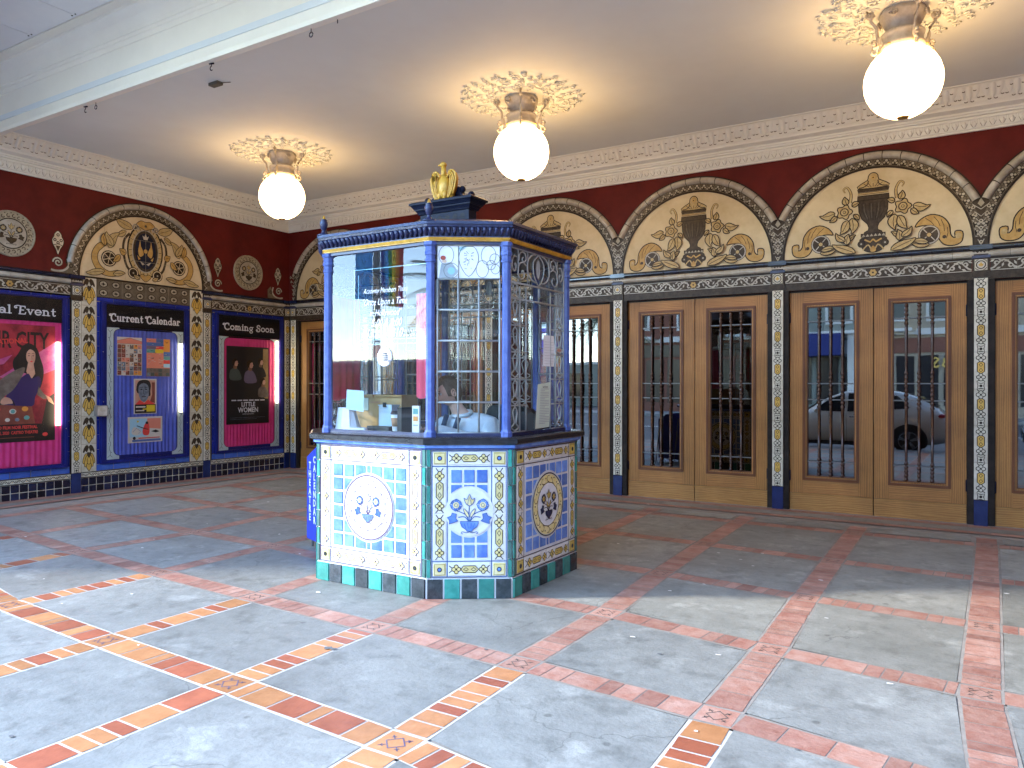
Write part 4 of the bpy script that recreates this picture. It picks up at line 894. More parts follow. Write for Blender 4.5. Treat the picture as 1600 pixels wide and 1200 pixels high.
    for x in (-.62, -.31, 0, .31, .62): k.rect(*X(x-.0015, 0), *X(x+.0015, sqrt(RI**2-x*x)), h+.0112, 'taupe_line')
    for y in (.31, .62): k.rect(*X(-sqrt(RI**2-y*y), y-.0015), *X(sqrt(RI**2-y*y), y+.0015), h+.0114, 'taupe_line')
tympanum(lw, CY, LW, ZT, 'cart', 'painted_tympanum')
def medallion(y, z):
    k = Ink(LW); k.disc((y, z), .285, .012, 'black_line', 36); k.disc((y, z), .275, .016, 'taupe_white', 36); k.disc((y, z), .272, .0175, 'taupe_line', 36)
    n = 22
    for q in range(n):
        a = 2*pi*q/n; c = (y+.228*cos(a), z+.228*sin(a))
        k.ring(c, .014, .024, .019, 'dark_brown', 8, a, a+4.2); k.disc((y+.262*cos(a+.14), z+.262*sin(a+.14)), .008, .019, 'dark_brown', 6)
    k.disc((y, z), .196, .0190, 'black_line', 32); k.disc((y, z), .182, .0205, 'taupe_white', 32)
    flower_vase(k, (y, z+.01), .175, .022, ('black_line', 'dark_brown', 'pale_gold', 'dark_brown', 'taupe_white'))
    # rim
    k.sweep([(y+.28*cos(a*pi/20), z+.28*sin(a*pi/20)) for a in range(40)], [(-.014, 0), (-.01, .028), (.008, .028), (.012, 0)], 'taupe_line', LW, True, True)
    return k.build('wall_medallion', lw)
medallion(8.54, 3.375); medallion(4.86, 3.41)
k = Ink(LW)
side_scroll(k, 9.19, -1, .012); k.build('scroll_tile', lw); k = Ink(LW); finial_tile(k, 9.175, .010); k.build('finial_tile', lw)
k = Ink(LW); side_scroll(k, 4.28, 1, .012); k.build('scroll_tile', lw)
# friezes over the side bays, ring band over the middle one
for a, b in SIDES:
    f = Ink(LW); fbox(f, LW, a, b, 2.685, 2.85, 0, .012, 'dark_brown'); vine(f, a, b, 2.708, 2.836, .014); f.rect(a, 2.84, b, 2.99, .006, 'black_line')
    straight_mould(f, a, b, 2.855, 2.925, .034, 'taupe_white', LW, 8, .006); straight_mould(f, a, b, 2.93, 2.985, .040, 'blue_black_tile', LW, 8, .006); f.build('frieze', lw)
f = Ink(LW); f.rect(5.745, 2.66, 7.67, 2.99, .004, 'dark_brown'); ring_band(f, 5.965, 7.425, 2.72, 2.965, .012); straight_mould(f, 5.745, 7.67, 2.968, 2.992, .02, 'black_line', LW, 10); f.build('ring_tile_band', lw)
for a, b in ((5.748, 5.960), (7.432, 7.665)):
    f = Ink(LW); flower_column(f, a, b, .285, 2.965, .014); f.build('flower_tile_column', lw)
for u in (5.682, 7.735, 9.385): pilaster_mb(u, LW).build('tiled_pilaster', lw)
# dado: dark square tiles, waved border
for a, b in ((2.6, 5.612), (5.75, 7.67), (7.81, 9.32)):
    f = Ink(LW); fbox(f, LW, a, b, 0, .205, 0, .008, 'cream_tile'); n = round((b-a)/.107); L = (b-a)/n
    for i in range(n):
        f.tile(a+i*L+.004, .006, a+(i+1)*L-.004, .096, .013, 'blue_black_tile'); f.tile(a+i*L+.004, .104, a+(i+1)*L-.004, .203, .013, 'blue_black_tile')
    wavy_border(f, a, b, .209, .284, .016); f.build('dado_tiles', lw)

# ---- round slab lettering of the case headers, drawn by stroke
def ar(cx, cy, rx, ry, a0, a1, n=12): return [(cx+rx*cos(radians(a0+(a1-a0)*i/n)), cy+ry*sin(radians(a0+(a1-a0)*i/n))) for i in range(n+1)]
W1, W2 = .30, .17
def stem(x, y0, y1): return ([(x, y0), (x, y1)], W1)
def serif(x, y, l=.26): return ([(x-l, y), (x+l, y)], W2)
GL = {
 'o': ([(ar(.55, .5, .42, .42, 0, 360, 18), .26)], 1.14), 'c': ([(ar(.55, .5, .42, .42, 45, 315), .27), ([(.84, .80), (.80, .68)], .24)], 1.06),
 'e': ([(ar(.55, .5, .42, .42, 0, 318), .26), ([(.20, .50), (.95, .50)], .16)], 1.12),
 'a': ([(ar(.44, .30, .30, .24, 0, 360, 14), .22), (ar(.50, .62, .32, .30, 150, 0), .24), stem(.82, .62, .12), ([(.82, .08), (1.02, .08)], W2)], 1.14),
 'n': ([stem(.28, .08, .92), serif(.28, .08), ([(.05, .92), (.28, .92)], W2), (ar(.58, .58, .30, .34, 180, 0), .24), stem(.88, .58, .08), serif(.88, .08, .24)], 1.26),
 'm': ([stem(.28, .08, .92), serif(.28, .08), ([(.05, .92), (.28, .92)], W2), (ar(.52, .60, .24, .32, 180, 0), .22), stem(.76, .58, .08), serif(.76, .08, .2), (ar(1.0, .60, .24, .32, 180, 0), .22), stem(1.24, .58, .08), serif(1.24, .08, .2)], 1.6),
 'u': ([stem(.28, .92, .42), ([(.05, .92), (.28, .92)], W2), (ar(.58, .42, .30, .34, 180, 360), .24), stem(.88, .92, .08), ([(.70, .92), (.88, .92)], W2), ([(.88, .08), (1.08, .08)], W2)], 1.24),
 'r': ([stem(.28, .08, .92), serif(.28, .08, .28), ([(.05, .92), (.28, .92)], W2), (ar(.58, .62, .28, .30, 175, 60), .22), ([(.74, .82), (.76, .74)], .26)], .98),
 'v': ([([(.22, .92), (.56, .10)], .28), ([(.56, .10), (.90, .92)], .2), serif(.22, .92, .2), serif(.90, .92, .18)], 1.12),
 't': ([stem(.36, 1.25, .30), ([(.10, .90), (.70, .90)], W2), (ar(.54, .30, .18, .22, 180, 320, 6), .22)], .86),
 'l': ([stem(.30, 1.42, .08), ([(.08, 1.42), (.30, 1.42)], W2), serif(.30, .08)], .62),
 'i': ([stem(.30, .92, .08), ([(.08, .92), (.30, .92)], W2), serif(.30, .08), ([(.29, 1.26), (.31, 1.26)], .32)], .62),
 'd': ([(ar(.48, .46, .34, .38, 0, 360, 16), .24), stem(.84, 1.42, .08), ([(.62, 1.42), (.84, 1.42)], W2), ([(.84, .08), (1.04, .08)], W2)], 1.18),
 'p': ([(ar(.62, .5, .34, .38, 0, 360, 16), .24), stem(.28, .92, -.38), ([(.06, .92), (.28, .92)], W2), serif(.28, -.38)], 1.10),
 'g': ([(ar(.46, .56, .32, .32, 0, 360, 14), .22), ([(.76, .86), (.98, .92)], .18), (ar(.50, -.16, .36, .26, 120, -215, 14), .2)], 1.05),
 'C': ([(ar(.95, .70, .62, .70, 60, 310, 18), .30), ([(1.22, 1.22), (1.30, 1.02)], .26), (smoothpts([(.95, 1.38), (.55, 1.30), (.10, 1.34), (-.10, 1.16), (.02, 1.0), (.18, 1.10), (.05, 1.18)], False, 5), .19)], 1.55),
 'E': ([([(.62, 1.34), (.52, .10)], .32), ([(.36, .06), (1.22, .06)], .2), ([(1.22, .06), (1.30, .34)], .2), ([(.60, .74), (1.02, .74)], .18), ([(.62, 1.40), (1.22, 1.40)], .2), ([(1.22, 1.40), (1.24, 1.14)], .2), (smoothpts([(.62, 1.40), (.25, 1.48), (-.15, 1.36), (-.22, 1.12), (-.04, 1.02), (.08, 1.14), (-.02, 1.22)], False, 5), .19)], 1.42),
 'S': ([(smoothpts([(1.02, 1.12), (.86, 1.40), (.50, 1.38), (.30, 1.08), (.52, .82), (.92, .66), (1.06, .36), (.84, .06), (.44, .02), (.14, .20), (.22, .44), (.38, .34)], False, 5), .27)], 1.26),
 ' ': ([], .62)}
def lettering(k, txt, u, v, xh, h, m, width=None):
    adv = sum(GL[c][1] for c in txt); sx = xh if not width else width/adv; q = 0
    for c in txt:
        for pts, w_ in GL[c][0]:
            P = [(u+p[0]*sx, v+p[1]*xh) for p in pts]; hh = h+q*.00025; q = (q+1) % 12
            k.stroke(P, w_*xh*.92, hh, m)
            for e in (P[0], P[-1]): q = (q+1) % 12; k.disc(e, w_*xh*.46, h+.0035+q*.00025, m, 8)
        u += GL[c][1]*sx
def curtain(u0, u1, v0, v1, h, amp, m, folds, fr, ru=0, seed=1):
    rnd = random.Random(seed); k = MB(); n = folds*6; ph = [rnd.uniform(.6, 1.4) for _ in range(folds+1)]
    vs = []; acc = 0
    rows = 8
    for j in range(rows+1):
        t = j/rows
        for i in range(n+1):
            f = i/n*folds; a = f*2*pi+.6*sin(f*1.7+seed); q = amp*sin(a)*ph[int(f) if f < folds else folds-1]*(.65+.35*t)
            u = u0+(u1-u0)*i/n; v = v1+(v0-v1)*t
            if j == rows: v += .012*sin(f*2.2+seed)
            vs.append(fr(u, v, h+q))
    k.add(vs, [(j*(n+1)+i, j*(n+1)+i+1, (j+1)*(n+1)+i+1, (j+1)*(n+1)+i) for j in range(rows) for i in range(n)], m, True)
    return k
def poster_case(name, label, u0, u1, txt, tu, tw, curt, pane, mint, tube):
    t = thing(name, label, 'poster case', (-W, (u0+u1)/2, .33), 'poster cases on the side wall')
    k = Ink(LW); wu0, wu1, wv0, wv1 = pane
    # tile surround
    k.rect(u0, .285, u1, 2.715, .004, 'joint_old')
    n = 6; L = (u1-u0)/n
    for i in range(n): k.tile(u0+i*L+.003, .288, u0+(i+1)*L-.003, .372, .012, 'blue_tile'); k.tile(u0+i*L+.002, 2.66, u0+(i+1)*L-.002, 2.712, .012, 'royal_tile')
    n = 11; L = (2.65-.378)/n
    for i in range(n):
        for a, b in ((u0+.003, u0+.043), (u1-.043, u1-.003)): k.tile(a, .378+i*L, b, .378+(i+1)*L-.003, .012, 'royal_tile')
    k.build('tile_surround', t)
    k = Ink(LW); a, b = u0+.048, u1-.048
    def rim(A, B, h0, h1, m):
        (x0, x1, y0, y1), (X0, X1, Y0, Y1) = A, B
        fbox(k, LW, x0, X0, y0, y1, h0, h1, m); fbox(k, LW, X1, x1, y0, y1, h0, h1, m); fbox(k, LW, X0, X1, y0, Y0, h0, h1, m); fbox(k, LW, X0, X1, Y1, y1, h0, h1, m)
    rim((a, b, .378, 2.655), (wu0-.05, wu1+.05, wv0-.012, 2.64), .004, .052, 'case_blue'); rim((wu0-.05, wu1+.05, wv0-.012, 2.64), (wu0-.015, wu1+.015, wv0, 2.63), .004, .044, 'case_blue')
    k.build('frame', t)
    k = Ink(LW); fbox(k, LW, wu0-.014, wu1+.014, wv1+.004, 2.628, .006, .030, 'case_black'); hd = k.build('header', t)
    k = Ink(LW); lettering(k, txt, tu, 2.392, .074, .0315, 'letter_white', tw); k.build('lettering', hd)
    mg = .095 if mint else .0
    curtain(wu0+mg-.02, wu1-mg+.02, wv0+.012, wv1+.004, .016, .006, curt, 17, LW, seed=int(u0*10)).build('curtain', t)
    k = Ink(LW); k.rect(wu0-.014, wv0, wu1+.014, wv1+.004, .005, curt); k.build('back_panel', t)
    if mint:
        k = Ink(LW); o = [(wu0, wv0), (wu1, wv0), (wu1, wv1), (wu0, wv1)]
        r = .085; iu0, iu1, iv0, iv1 = wu0+.095, wu1-.10, wv0+.05, wv1-.018
        cor = []
        for cx, cy, a0 in ((iu1-r, iv0+r, -90), (iu1-r, iv1-r, 0), (iu0+r, iv1-r, 90), (iu0+r, iv0+r, 180)): cor += ar(cx, cy, r, r, a0, a0+90, 6)
        L_ = [(iu0+.0, iv0)]+[]
        left = [(wu0, wv0), (iu0+r, wv0)]+[p for p in cor if p[0] <= iu0+r+1e-6][::-1]+[(iu0+r, wv1), (wu0, wv1)]
        pl = sorted([p for p in cor if p[0] <= iu0+r+1e-6], key=lambda p: p[1]); pr = sorted([p for p in cor if p[0] >= iu1-r-1e-6], key=lambda p: p[1])
        k.poly([(wu0, wv0), (iu0+r, wv0)]+pl+[(iu0+r, wv1), (wu0, wv1)], .030, 'mint_panel')
        k.poly([(wu1, wv1), (iu1-r, wv1)]+pr[::-1]+[(iu1-r, wv0), (wu1, wv0)], .030, 'mint_panel')
        k.poly([(iu0+r, wv0), (iu1-r, wv0), (iu1-r, iv0), (iu0+r, iv0)], .030, 'case_blue'); k.poly([(iu0+r, wv1), (iu1-r, wv1), (iu1-r, iv1), (iu0+r, iv1)], .030, 'case_black')
        k.stroke([(p[0], p[1]) for p in pl], .006, .0325, 'dark_brown'); k.stroke([(p[0], p[1]) for p in pr], .006, .0325, 'dark_brown')
        for cx in (wu0+.045, wu1-.045):
            k.stroke([(cx+.010*sin(q*.9), wv0+.06+q*.0185) for q in range(96)], .005, .0315, 'dark_brown')
            for q in range(14): k.disc((cx+.02*(-1)**q, wv0+.10+q*.125), .006, .0318, 'dark_brown', 6)
            for e, d in ((wv0+.03, 1), (wv1-.03, -1)):
                k.stroke([(cx-.035, e), (cx, e+d*.03), (cx+.035, e)], .006, .0318, 'dark_brown')
        k.build('inner_border', t)
    if tube:
        k = MB(); yy, z0, z1 = tube; k.tube([LW(yy, z0, .035), LW(yy, z1, .035)], .017 if mint else .026, 'tube_light', 10); k.tube([LW(yy, z0-.02, .035), LW(yy, z0, .035)], .018, 'steel_grey', 10); k.tube([LW(yy, z1, .035), LW(yy, z1+.02, .035)], .018, 'steel_grey', 10); k.build('fluorescent_tube', t)
    k = Ink(LW); k.rect(wu0-.014, wv0, wu1+.014, 2.628, .0600, 'case_glass'); k.build('glass_pane', t)
    for uu, vv in ((u0+.07, 1.95), (u1-.07, .9), (u0+.075, 1.25)): k = Ink(LW); k.disc((uu, vv), .008, .054, 'steel_grey', 8); k.build('lock', t)
    return t
poster_case('poster_case', 'lit poster case headed Special Event with a pink curtain, at the left edge', 4.11, 5.60, 'Special Event', 4.27, 1.14, 'pink_curtain', (4.235, 5.468, .43, 2.31), False, (5.432, .95, 2.05))
poster_case('poster_case', 'poster case headed Current Calendar with a blue curtain, under the tiled arch', 5.963, 7.43, 'Current Calendar', 6.14, 1.11, 'blue_curtain', (6.10, 7.30, .43, 2.30), True, (7.262, 1.07, 2.12))
poster_case('poster_case', 'poster case headed Coming Soon with a pink curtain, nearest the corner', 7.83, 9.31, 'Coming Soon', 8.03, 1.05, 'pink_curtain', (7.95, 9.185, .42, 2.28), True, (9.14, 1.17, 2.25))
# ---- the posters
mat('paper', (.62, .58, .50), .6); mat('ink_black', (.012, .010, .010), .5); mat('poster_red', (.42, .03, .05), .5, (.16, .008, .02), 3.2, thr=(.42, .6)); mat('poster_magenta', (.48, .05, .22), .5, (.62, .18, .32), 6)
mat('skin_print', (.62, .36, .25), .5, (.5, .26, .18), 9); mat('jacket_print', (.20, .16, .13), .5, (.12, .09, .07), 14); mat('dress_print', (.035, .018, .10), .5); mat('case_print', (.26, .07, .045), .5, (.18, .045, .03), 10)
mat('red_print', (.70, .06, .05), .5); mat('pale_blue', (.35, .60, .72), .5); mat('salmon', (.70, .25, .17), .5); mat('sun_yellow', (.72, .55, .03), .5); mat('teal_print', (.12, .35, .32), .5); mat('orange_print', (.72, .30, .05), .5)
mat('blue_print', (.08, .16, .40), .5); mat('grey_print', (.22, .27, .33), .5, (.10, .13, .17), 20); mat('dim_skin', (.26, .13, .075), .5, (.14, .06, .035), 9); mat('green_print', (.07, .09, .075), .5); mat('lilac_print', (.16, .12, .18), .5); mat('glow_print', (.40, .27, .10), .5, (.25, .15, .05), 5)
PH = .0245
def poster(name, u0, v0, u1, v1, m):
    k = Ink(LW); fbox(k, LW, u0, u1, v0, v1, PH-.002, PH, m); return k
def fin(k, label): return tag(k.build('poster'), label, 'poster')
# 1: the festival poster
k = poster('poster', 4.36, .755, 5.397, 2.262, 'poster_red'); h = PH+.0008
P = lambda x, y: (5.397-(1.037)*(1-x), .755+1.507*y)
k.poly([P(.35, .55), P(1, .86), P(1, .62), P(.6, .5)], h, 'poster_magenta'); k.poly([P(.0, .6), P(.5, .74), P(.4, .66)], h+.0004, 'poster_magenta'); k.rect(*P(0, 0), *P(1, .15), h, 'ink_black'); k.poly([P(.84, .15), P(1, .15), P(1, .42), P(.9, .36)], h, 'ink_black')
text_ink(k, 'NOIR CITY', P(.04, 0)[0], P(0, .80)[1], .30, h+.0008, 'ink_black', .006, sx=.62)
text_ink(k, 'INTERNATIONAL', P(.06, 0)[0], P(0, .805)[1], .088, h+.0016, 'red_print', .003, sx=.93, rot=.10)
k.poly([P(x, y) for x, y in smoothpts([(.53, .60), (.50, .68), (.56, .75), (.62, .82), (.70, .84), (.78, .80), (.82, .72), (.86, .62), (.85, .52), (.80, .44), (.74, .50), (.66, .58)], True, 4)], h+.0012, 'ink_black')
k.poly([P(x, y) for x, y in smoothpts([(.655, .71), (.66, .76), (.70, .79), (.755, .765), (.76, .71), (.74, .665), (.715, .655), (.68, .675)], True, 4)], h+.0024, 'skin_print')
k.poly([P(.68, .69), P(.74, .67), P(.76, .58), P(.70, .52), P(.655, .60)], h+.0020, 'skin_print')
for x, y in ((.685, .735), (.735, .735)): k.disc(P(x, y), .012, h+.0032, 'ink_black', 8, .005)
k.stroke([P(.67, .752), P(.70, .757)], .005, h+.0032, 'ink_black'); k.stroke([P(.72, .757), P(.75, .752)], .005, h+.0032, 'ink_black'); k.poly([P(.695, .688), P(.715, .694), P(.735, .690), P(.715, .678)], h+.0032, 'red_print'); k.stroke([P(.715, .735), P(.722, .708), P(.712, .706)], .004, h+.0032, 'dim_skin')
k.poly([P(x, y) for x, y in smoothpts([(.66, .58), (.72, .54), (.80, .56), (.83, .50), (.76, .38), (.72, .30), (.42, .28), (.46, .44)], True, 4)], h+.0024, 'dress_print')
k.poly([P(x, y) for x, y in smoothpts([(.64, .63), (.56, .62), (.42, .56), (.22, .44), (.18, .36), (.32, .27), (.40, .31), (.40, .38), (.50, .44), (.60, .55)], True, 4)], h+.0030, 'jacket_print')
k.poly([P(.80, .47), P(.86, .41), P(.94, .37), P(.86, .36), P(.78, .40)], h+.003, 'jacket_print'); k.poly([P(.88, .40), P(.95, .37), P(.99, .31), P(.92, .34)], h+.0034, 'skin_print')
k.poly([P(.02, .15), P(.76, .15), P(.72, .30), (P(.10, .33))], h+.0034, 'case_print'); k.stroke([P(.36, .32), P(.38, .35), P(.50, .35), P(.52, .31)], .018, h+.0042, 'ink_black'); k.poly([P(x, y) for x, y in smoothpts([(.36, .34), (.40, .38), (.47, .37), (.50, .33), (.45, .325), (.39, .32)], True, 3)], h+.0048, 'skin_print')
for x, y, r, m in ((.20, .27, .035, 'salmon'), (.33, .28, .035, 'red_print'), (.50, .26, .042, 'paper'), (.64, .28, .04, 'orange_print'), (.28, .20, .04, 'salmon'), (.66, .205, .035, 'teal_print'), (.44, .19, .03, 'paper'), (.55, .19, .028, 'grey_print')): k.disc(P(x, y), r, h+.0042, m, 12, r*.8)
k.disc(P(.50, .26), .026, h+.005, 'teal_print', 10); k.disc(P(.88, .055), .035, h+.001, 'red_print', 12, .025)
text_ink(k, 'SAN FRANCISCO FILM NOIR FESTIVAL', P(.04, 0)[0], P(0, .112)[1], .055, h+.001, 'red_print', .002, sx=.83); text_ink(k, 'JAN 24-FEBRUARY 2, 2020  CASTRO THEATRE', P(.04, 0)[0], P(0, .068)[1], .053, h+.001, 'red_print', .0015, sx=.73)
k.rect(*P(.04, .035), *P(.75, .04), h+.001, 'case_print')
fin(k, 'red film festival poster with a dark haired woman carrying a stickered suitcase')
# 2, 3: the two calendars
rr = random.Random(4); pal = ['salmon', 'paper', 'orange_print', 'case_print', 'grey_print', 'jacket_print', 'skin_print', 'dim_skin']
k = poster('poster', 6.249, 1.622, 6.628, 2.175, 'paper'); k.shape([(6.25, 2.12), (6.44, 2.165), (6.627, 2.12), (6.627, 2.08), (6.25, 2.08)], h, 'salmon', 'ink_black', .003)
for i in range(6):
    for j in range(7):
        k.rect(6.255+i*.0615, 1.63+j*.063, 6.255+(i+1)*.0615-.004, 1.63+(j+1)*.063-.004, h+.0005, rr.choice(pal))
        for q in range(2): a, b = 6.258+i*.0615+rr.uniform(0, .03), 1.635+j*.063+rr.uniform(0, .035); k.rect(a, b, a+rr.uniform(.01, .025), b+rr.uniform(.005, .02), h+.0012, rr.choice(pal+['ink_black']))
fin(k, 'calendar sheet with a pink head over a grid of pictures, upper left on blue curtain')
k = poster('poster', 6.700, 1.612, 7.080, 2.175, 'salmon')
for a, b, c, d, m in ((0, .90, .40, 1, 'salmon'), (.40, .90, .72, 1, 'blue_print'), (.72, .66, 1, 1, 'orange_print'), (0, .80, .72, .9, 'blue_print'), (0, .72, .4, .8, 'lilac_print'), (.4, .72, .72, .8, 'red_print'), (0, .62, .36, .72, 'teal_print'), (.36, .62, .72, .72, 'sun_yellow'), (.72, .54, 1, .66, 'blue_print'), (.72, .44, 1, .54, 'teal_print'), (.72, .34, 1, .44, 'red_print'), (.72, .24, 1, .34, 'pale_blue'), (0, 0, 1, .22, 'jacket_print')):
    k.rect(6.70+a*.38+.001, 1.612+b*.563+.001, 6.70+c*.38-.001, 1.612+d*.563-.001, h, m)
for i in range(40): a, b = rr.uniform(0, .85), rr.uniform(.24, .95); k.rect(6.71+a*.37, 1.612+b*.56, 6.71+a*.37+rr.uniform(.02, .05), 1.612+b*.56+.005, h+.0007, rr.choice(['ink_black', 'paper']))
for i in range(6):
    for j in range(2): k.rect(6.705+i*.062, 1.618+j*.058, 6.705+i*.062+.056, 1.618+j*.058+.05, h+.0007, rr.choice(['ink_black', 'dim_skin', 'jacket_print', 'grey_print', 'green_print']))
fin(k, 'calendar sheet of salmon and orange blocks, upper right on the blue curtain')
# 4: portrait poster
k = poster('poster', 6.502, 1.060, 6.860, 1.575, 'paper'); P = lambda x, y: (6.502+.358*x, 1.060+.515*y)
k.rect(*P(.06, .27), *P(.94, .96), h, 'skin_print'); k.poly([P(x, y) for x, y in smoothpts([(.15, .60), (.14, .85), (.30, .96), (.62, .96), (.74, .84), (.72, .66), (.68, .5)], True, 3)], h+.0006, 'ink_black')
k.poly([P(x, y) for x, y in smoothpts([(.20, .62), (.22, .80), (.42, .88), (.62, .80), (.66, .60), (.60, .44), (.46, .34), (.32, .38), (.24, .48)], True, 3)], h+.0012, 'grey_print')
for x in (.33, .53): k.disc(P(x, .70), .018, h+.002, 'ink_black', 8, .009); k.stroke([P(x-.07, .755), P(x+.06, .76)], .008, h+.002, 'ink_black')
k.stroke([P(.43, .70), P(.41, .58), P(.46, .56)], .007, h+.002, 'ink_black'); k.stroke([P(.34, .49), P(.43, .50), P(.53, .485)], .010, h+.002, 'ink_black'); k.poly([P(.06, .27), P(.25, .40), P(.45, .31), P(.62, .40), P(.94, .27)], h+.002, 'red_print'); k.poly([P(.70, .35), P(.80, .55), P(.78, .90), P(.92, .9), P(.92, .3)], h+.0015, 'case_print')
k.rect(*P(.04, .02), *P(.96, .27), h+.0025, 'ink_black'); k.rect(*P(.55, .06), *P(.92, .25), h+.0032, 'sun_yellow'); k.rect(*P(.08, .18), *P(.50, .22), h+.0032, 'paper'); k.rect(*P(.08, .08), *P(.45, .11), h+.0032, 'paper'); k.rect(*P(.38, .12), *P(.6, .15), h+.0036, 'sun_yellow')
fin(k, 'small white bordered portrait poster of a grey blue face over a black and yellow strip')
# 5: seaside poster
k = poster('poster', 6.412, .640, 6.955, 1.017, 'paper'); P = lambda x, y: (6.412+.543*x, .640+.377*y)
k.rect(*P(.05, .22), *P(.55, .93), h, 'pale_blue'); k.rect(*P(.55, .5), *P(.95, .93), h, 'salmon'); k.poly([P(.5, .2), P(.95, .2), P(.95, .5), P(.6, .55)], h+.0004, 'paper')
k.poly([P(x, y) for x, y in smoothpts([(.10, .4), (.16, .6), (.3, .55), (.4, .4), (.3, .3), (.18, .3)], True, 3)], h+.001, 'paper'); k.stroke([P(.14, .42), P(.24, .56), P(.36, .44), P(.3, .34)], .006, h+.0016, 'blue_print')
k.poly([P(x, y) for x, y in smoothpts([(.44, .3), (.42, .5), (.50, .75), (.56, .8), (.60, .7), (.62, .45), (.58, .28)], True, 3)], h+.0014, 'red_print'); k.disc(P(.54, .76), .022, h+.0022, 'ink_black', 10); k.stroke([P(.25, .66), P(.45, .55), P(.58, .5)], .012, h+.002, 'ink_black'); k.disc(P(.28, .82), .016, h+.001, 'sun_yellow', 8); k.poly([P(.66, .42), P(.8, .48), P(.92, .40), P(.8, .36)], h+.001, 'ink_black')
k.rect(*P(.12, .04), *P(.95, .12), h+.0006, 'blue_print'); k.rect(*P(.30, .15), *P(.92, .19), h+.0006, 'red_print'); k.disc(P(.18, .18), .024, h+.001, 'ink_black', 8)
fin(k, 'small landscape seaside poster in pale blue and coral, lowest on the blue curtain')
# 6: coming attraction
k = poster('poster', 8.097, .834, 8.965, 2.128, 'ink_black'); P = lambda x, y: (8.097+.868*x, .834+1.294*y)
k.poly([P(.84, .35), P(.98, .30), P(.98, .98), P(.86, .98)], h, 'glow_print'); 
def fig(x, y, s, coat, mir=1):
    Q = lambda a, b: P(x+a*s*mir, y+b*s*.67)
    k.poly([Q(a, b) for a, b in smoothpts([(-.9, -2.4), (-.95, -1.2), (-.5, -.75), (0, -.6), (.5, -.9), (.9, -1.5), (1.0, -2.4)], True, 3)], h+.0008, coat)
    k.poly([Q(a, b) for a, b in smoothpts([(-.35, -.7), (-.2, -.1), (.25, -.3), (.2, -.8)], True, 3)], h+.0014, 'dim_skin')
    k.poly([Q(a, b) for a, b in smoothpts([(-.3, -.05), (-.25, .4), (.1, .55), (.38, .35), (.42, .12), (.52, -.02), (.42, -.1), (.38, -.32), (.1, -.42), (-.12, -.3)], True, 3)], h+.002, 'skin_print')
    k.poly([Q(a, b) for a, b in smoothpts([(.38, .42), (.1, .72), (-.35, .62), (-.62, .2), (-.5, -.25), (-.2, -.3), (-.1, .1), (.1, .35)], True, 3)], h+.0026, 'dark_brown')
fig(.20, .78, .13, 'green_print'); fig(.55, .76, .14, 'lilac_print'); fig(.80, .80, .12, 'ink_black'); fig(.86, .54, .12, 'jacket_print')
k.poly([P(0, 0), P(1, 0), P(1, .32), P(0, .34)], h+.0032, 'ink_black')
for i in range(6): k.rect(*P(.11+i*.135, .298), *P(.11+i*.135+.11, .312), h+.0040, 'letter_white')
text_ink(k, 'LITTLE', P(.5, 0)[0], P(0, .225)[1], .105, h+.004, 'letter_white', .0022, 'CENTER', sx=.92); text_ink(k, 'WOMEN', P(.5, 0)[0], P(0, .150)[1], .115, h+.004, 'letter_white', .0022, 'CENTER', sx=.92); text_ink(k, 'OWN YOUR STORY', P(.5, 0)[0], P(0, .12)[1], .026, h+.004, 'letter_white', 0, 'CENTER')
k.rect(*P(.08, .08), *P(.9, .083), h+.004, 'grey_print'); k.rect(*P(.08, .06), *P(.7, .063), h+.004, 'grey_print')
fin(k, 'tall dark film poster showing figures in profile above the title LITTLE WOMEN')
# small steel box on the wall between the first two cases
k = Ink(LW); fbox(k, LW, 5.905, 6.06, 1.05, 1.20, .055, .125, 'steel_grey'); fbox(k, LW, 5.93, 6.03, 1.07, 1.18, .012, .055, 'steel_grey'); fbox(k, LW, 5.915, 6.05, 1.06, 1.19, .125, .128, 'iron_paint')
tag(k.build('junction_box'), 'small square grey metal box fixed beside the blue curtained poster case', 'box')
# cornice on this wall
cm = MB(); cornice_run(cm, BY+.03, D, lambda s, v, h: (-W+h, s, v), mitre1=1); cornice_ornament(BY+.05, D-.36, lambda s, v, h: (-W+h, s, v), cm); cm.build('cornice', lw)
# far right side of the porch, just outside the picture
rw = MB(); rw.box(XR+.8, XR+1.05, -1.2, D+3.3, -.1, 5.2, 'red_wall'); tag(rw.build('side_wall'), 'plain red plaster wall closing the porch on the right', 'wall')

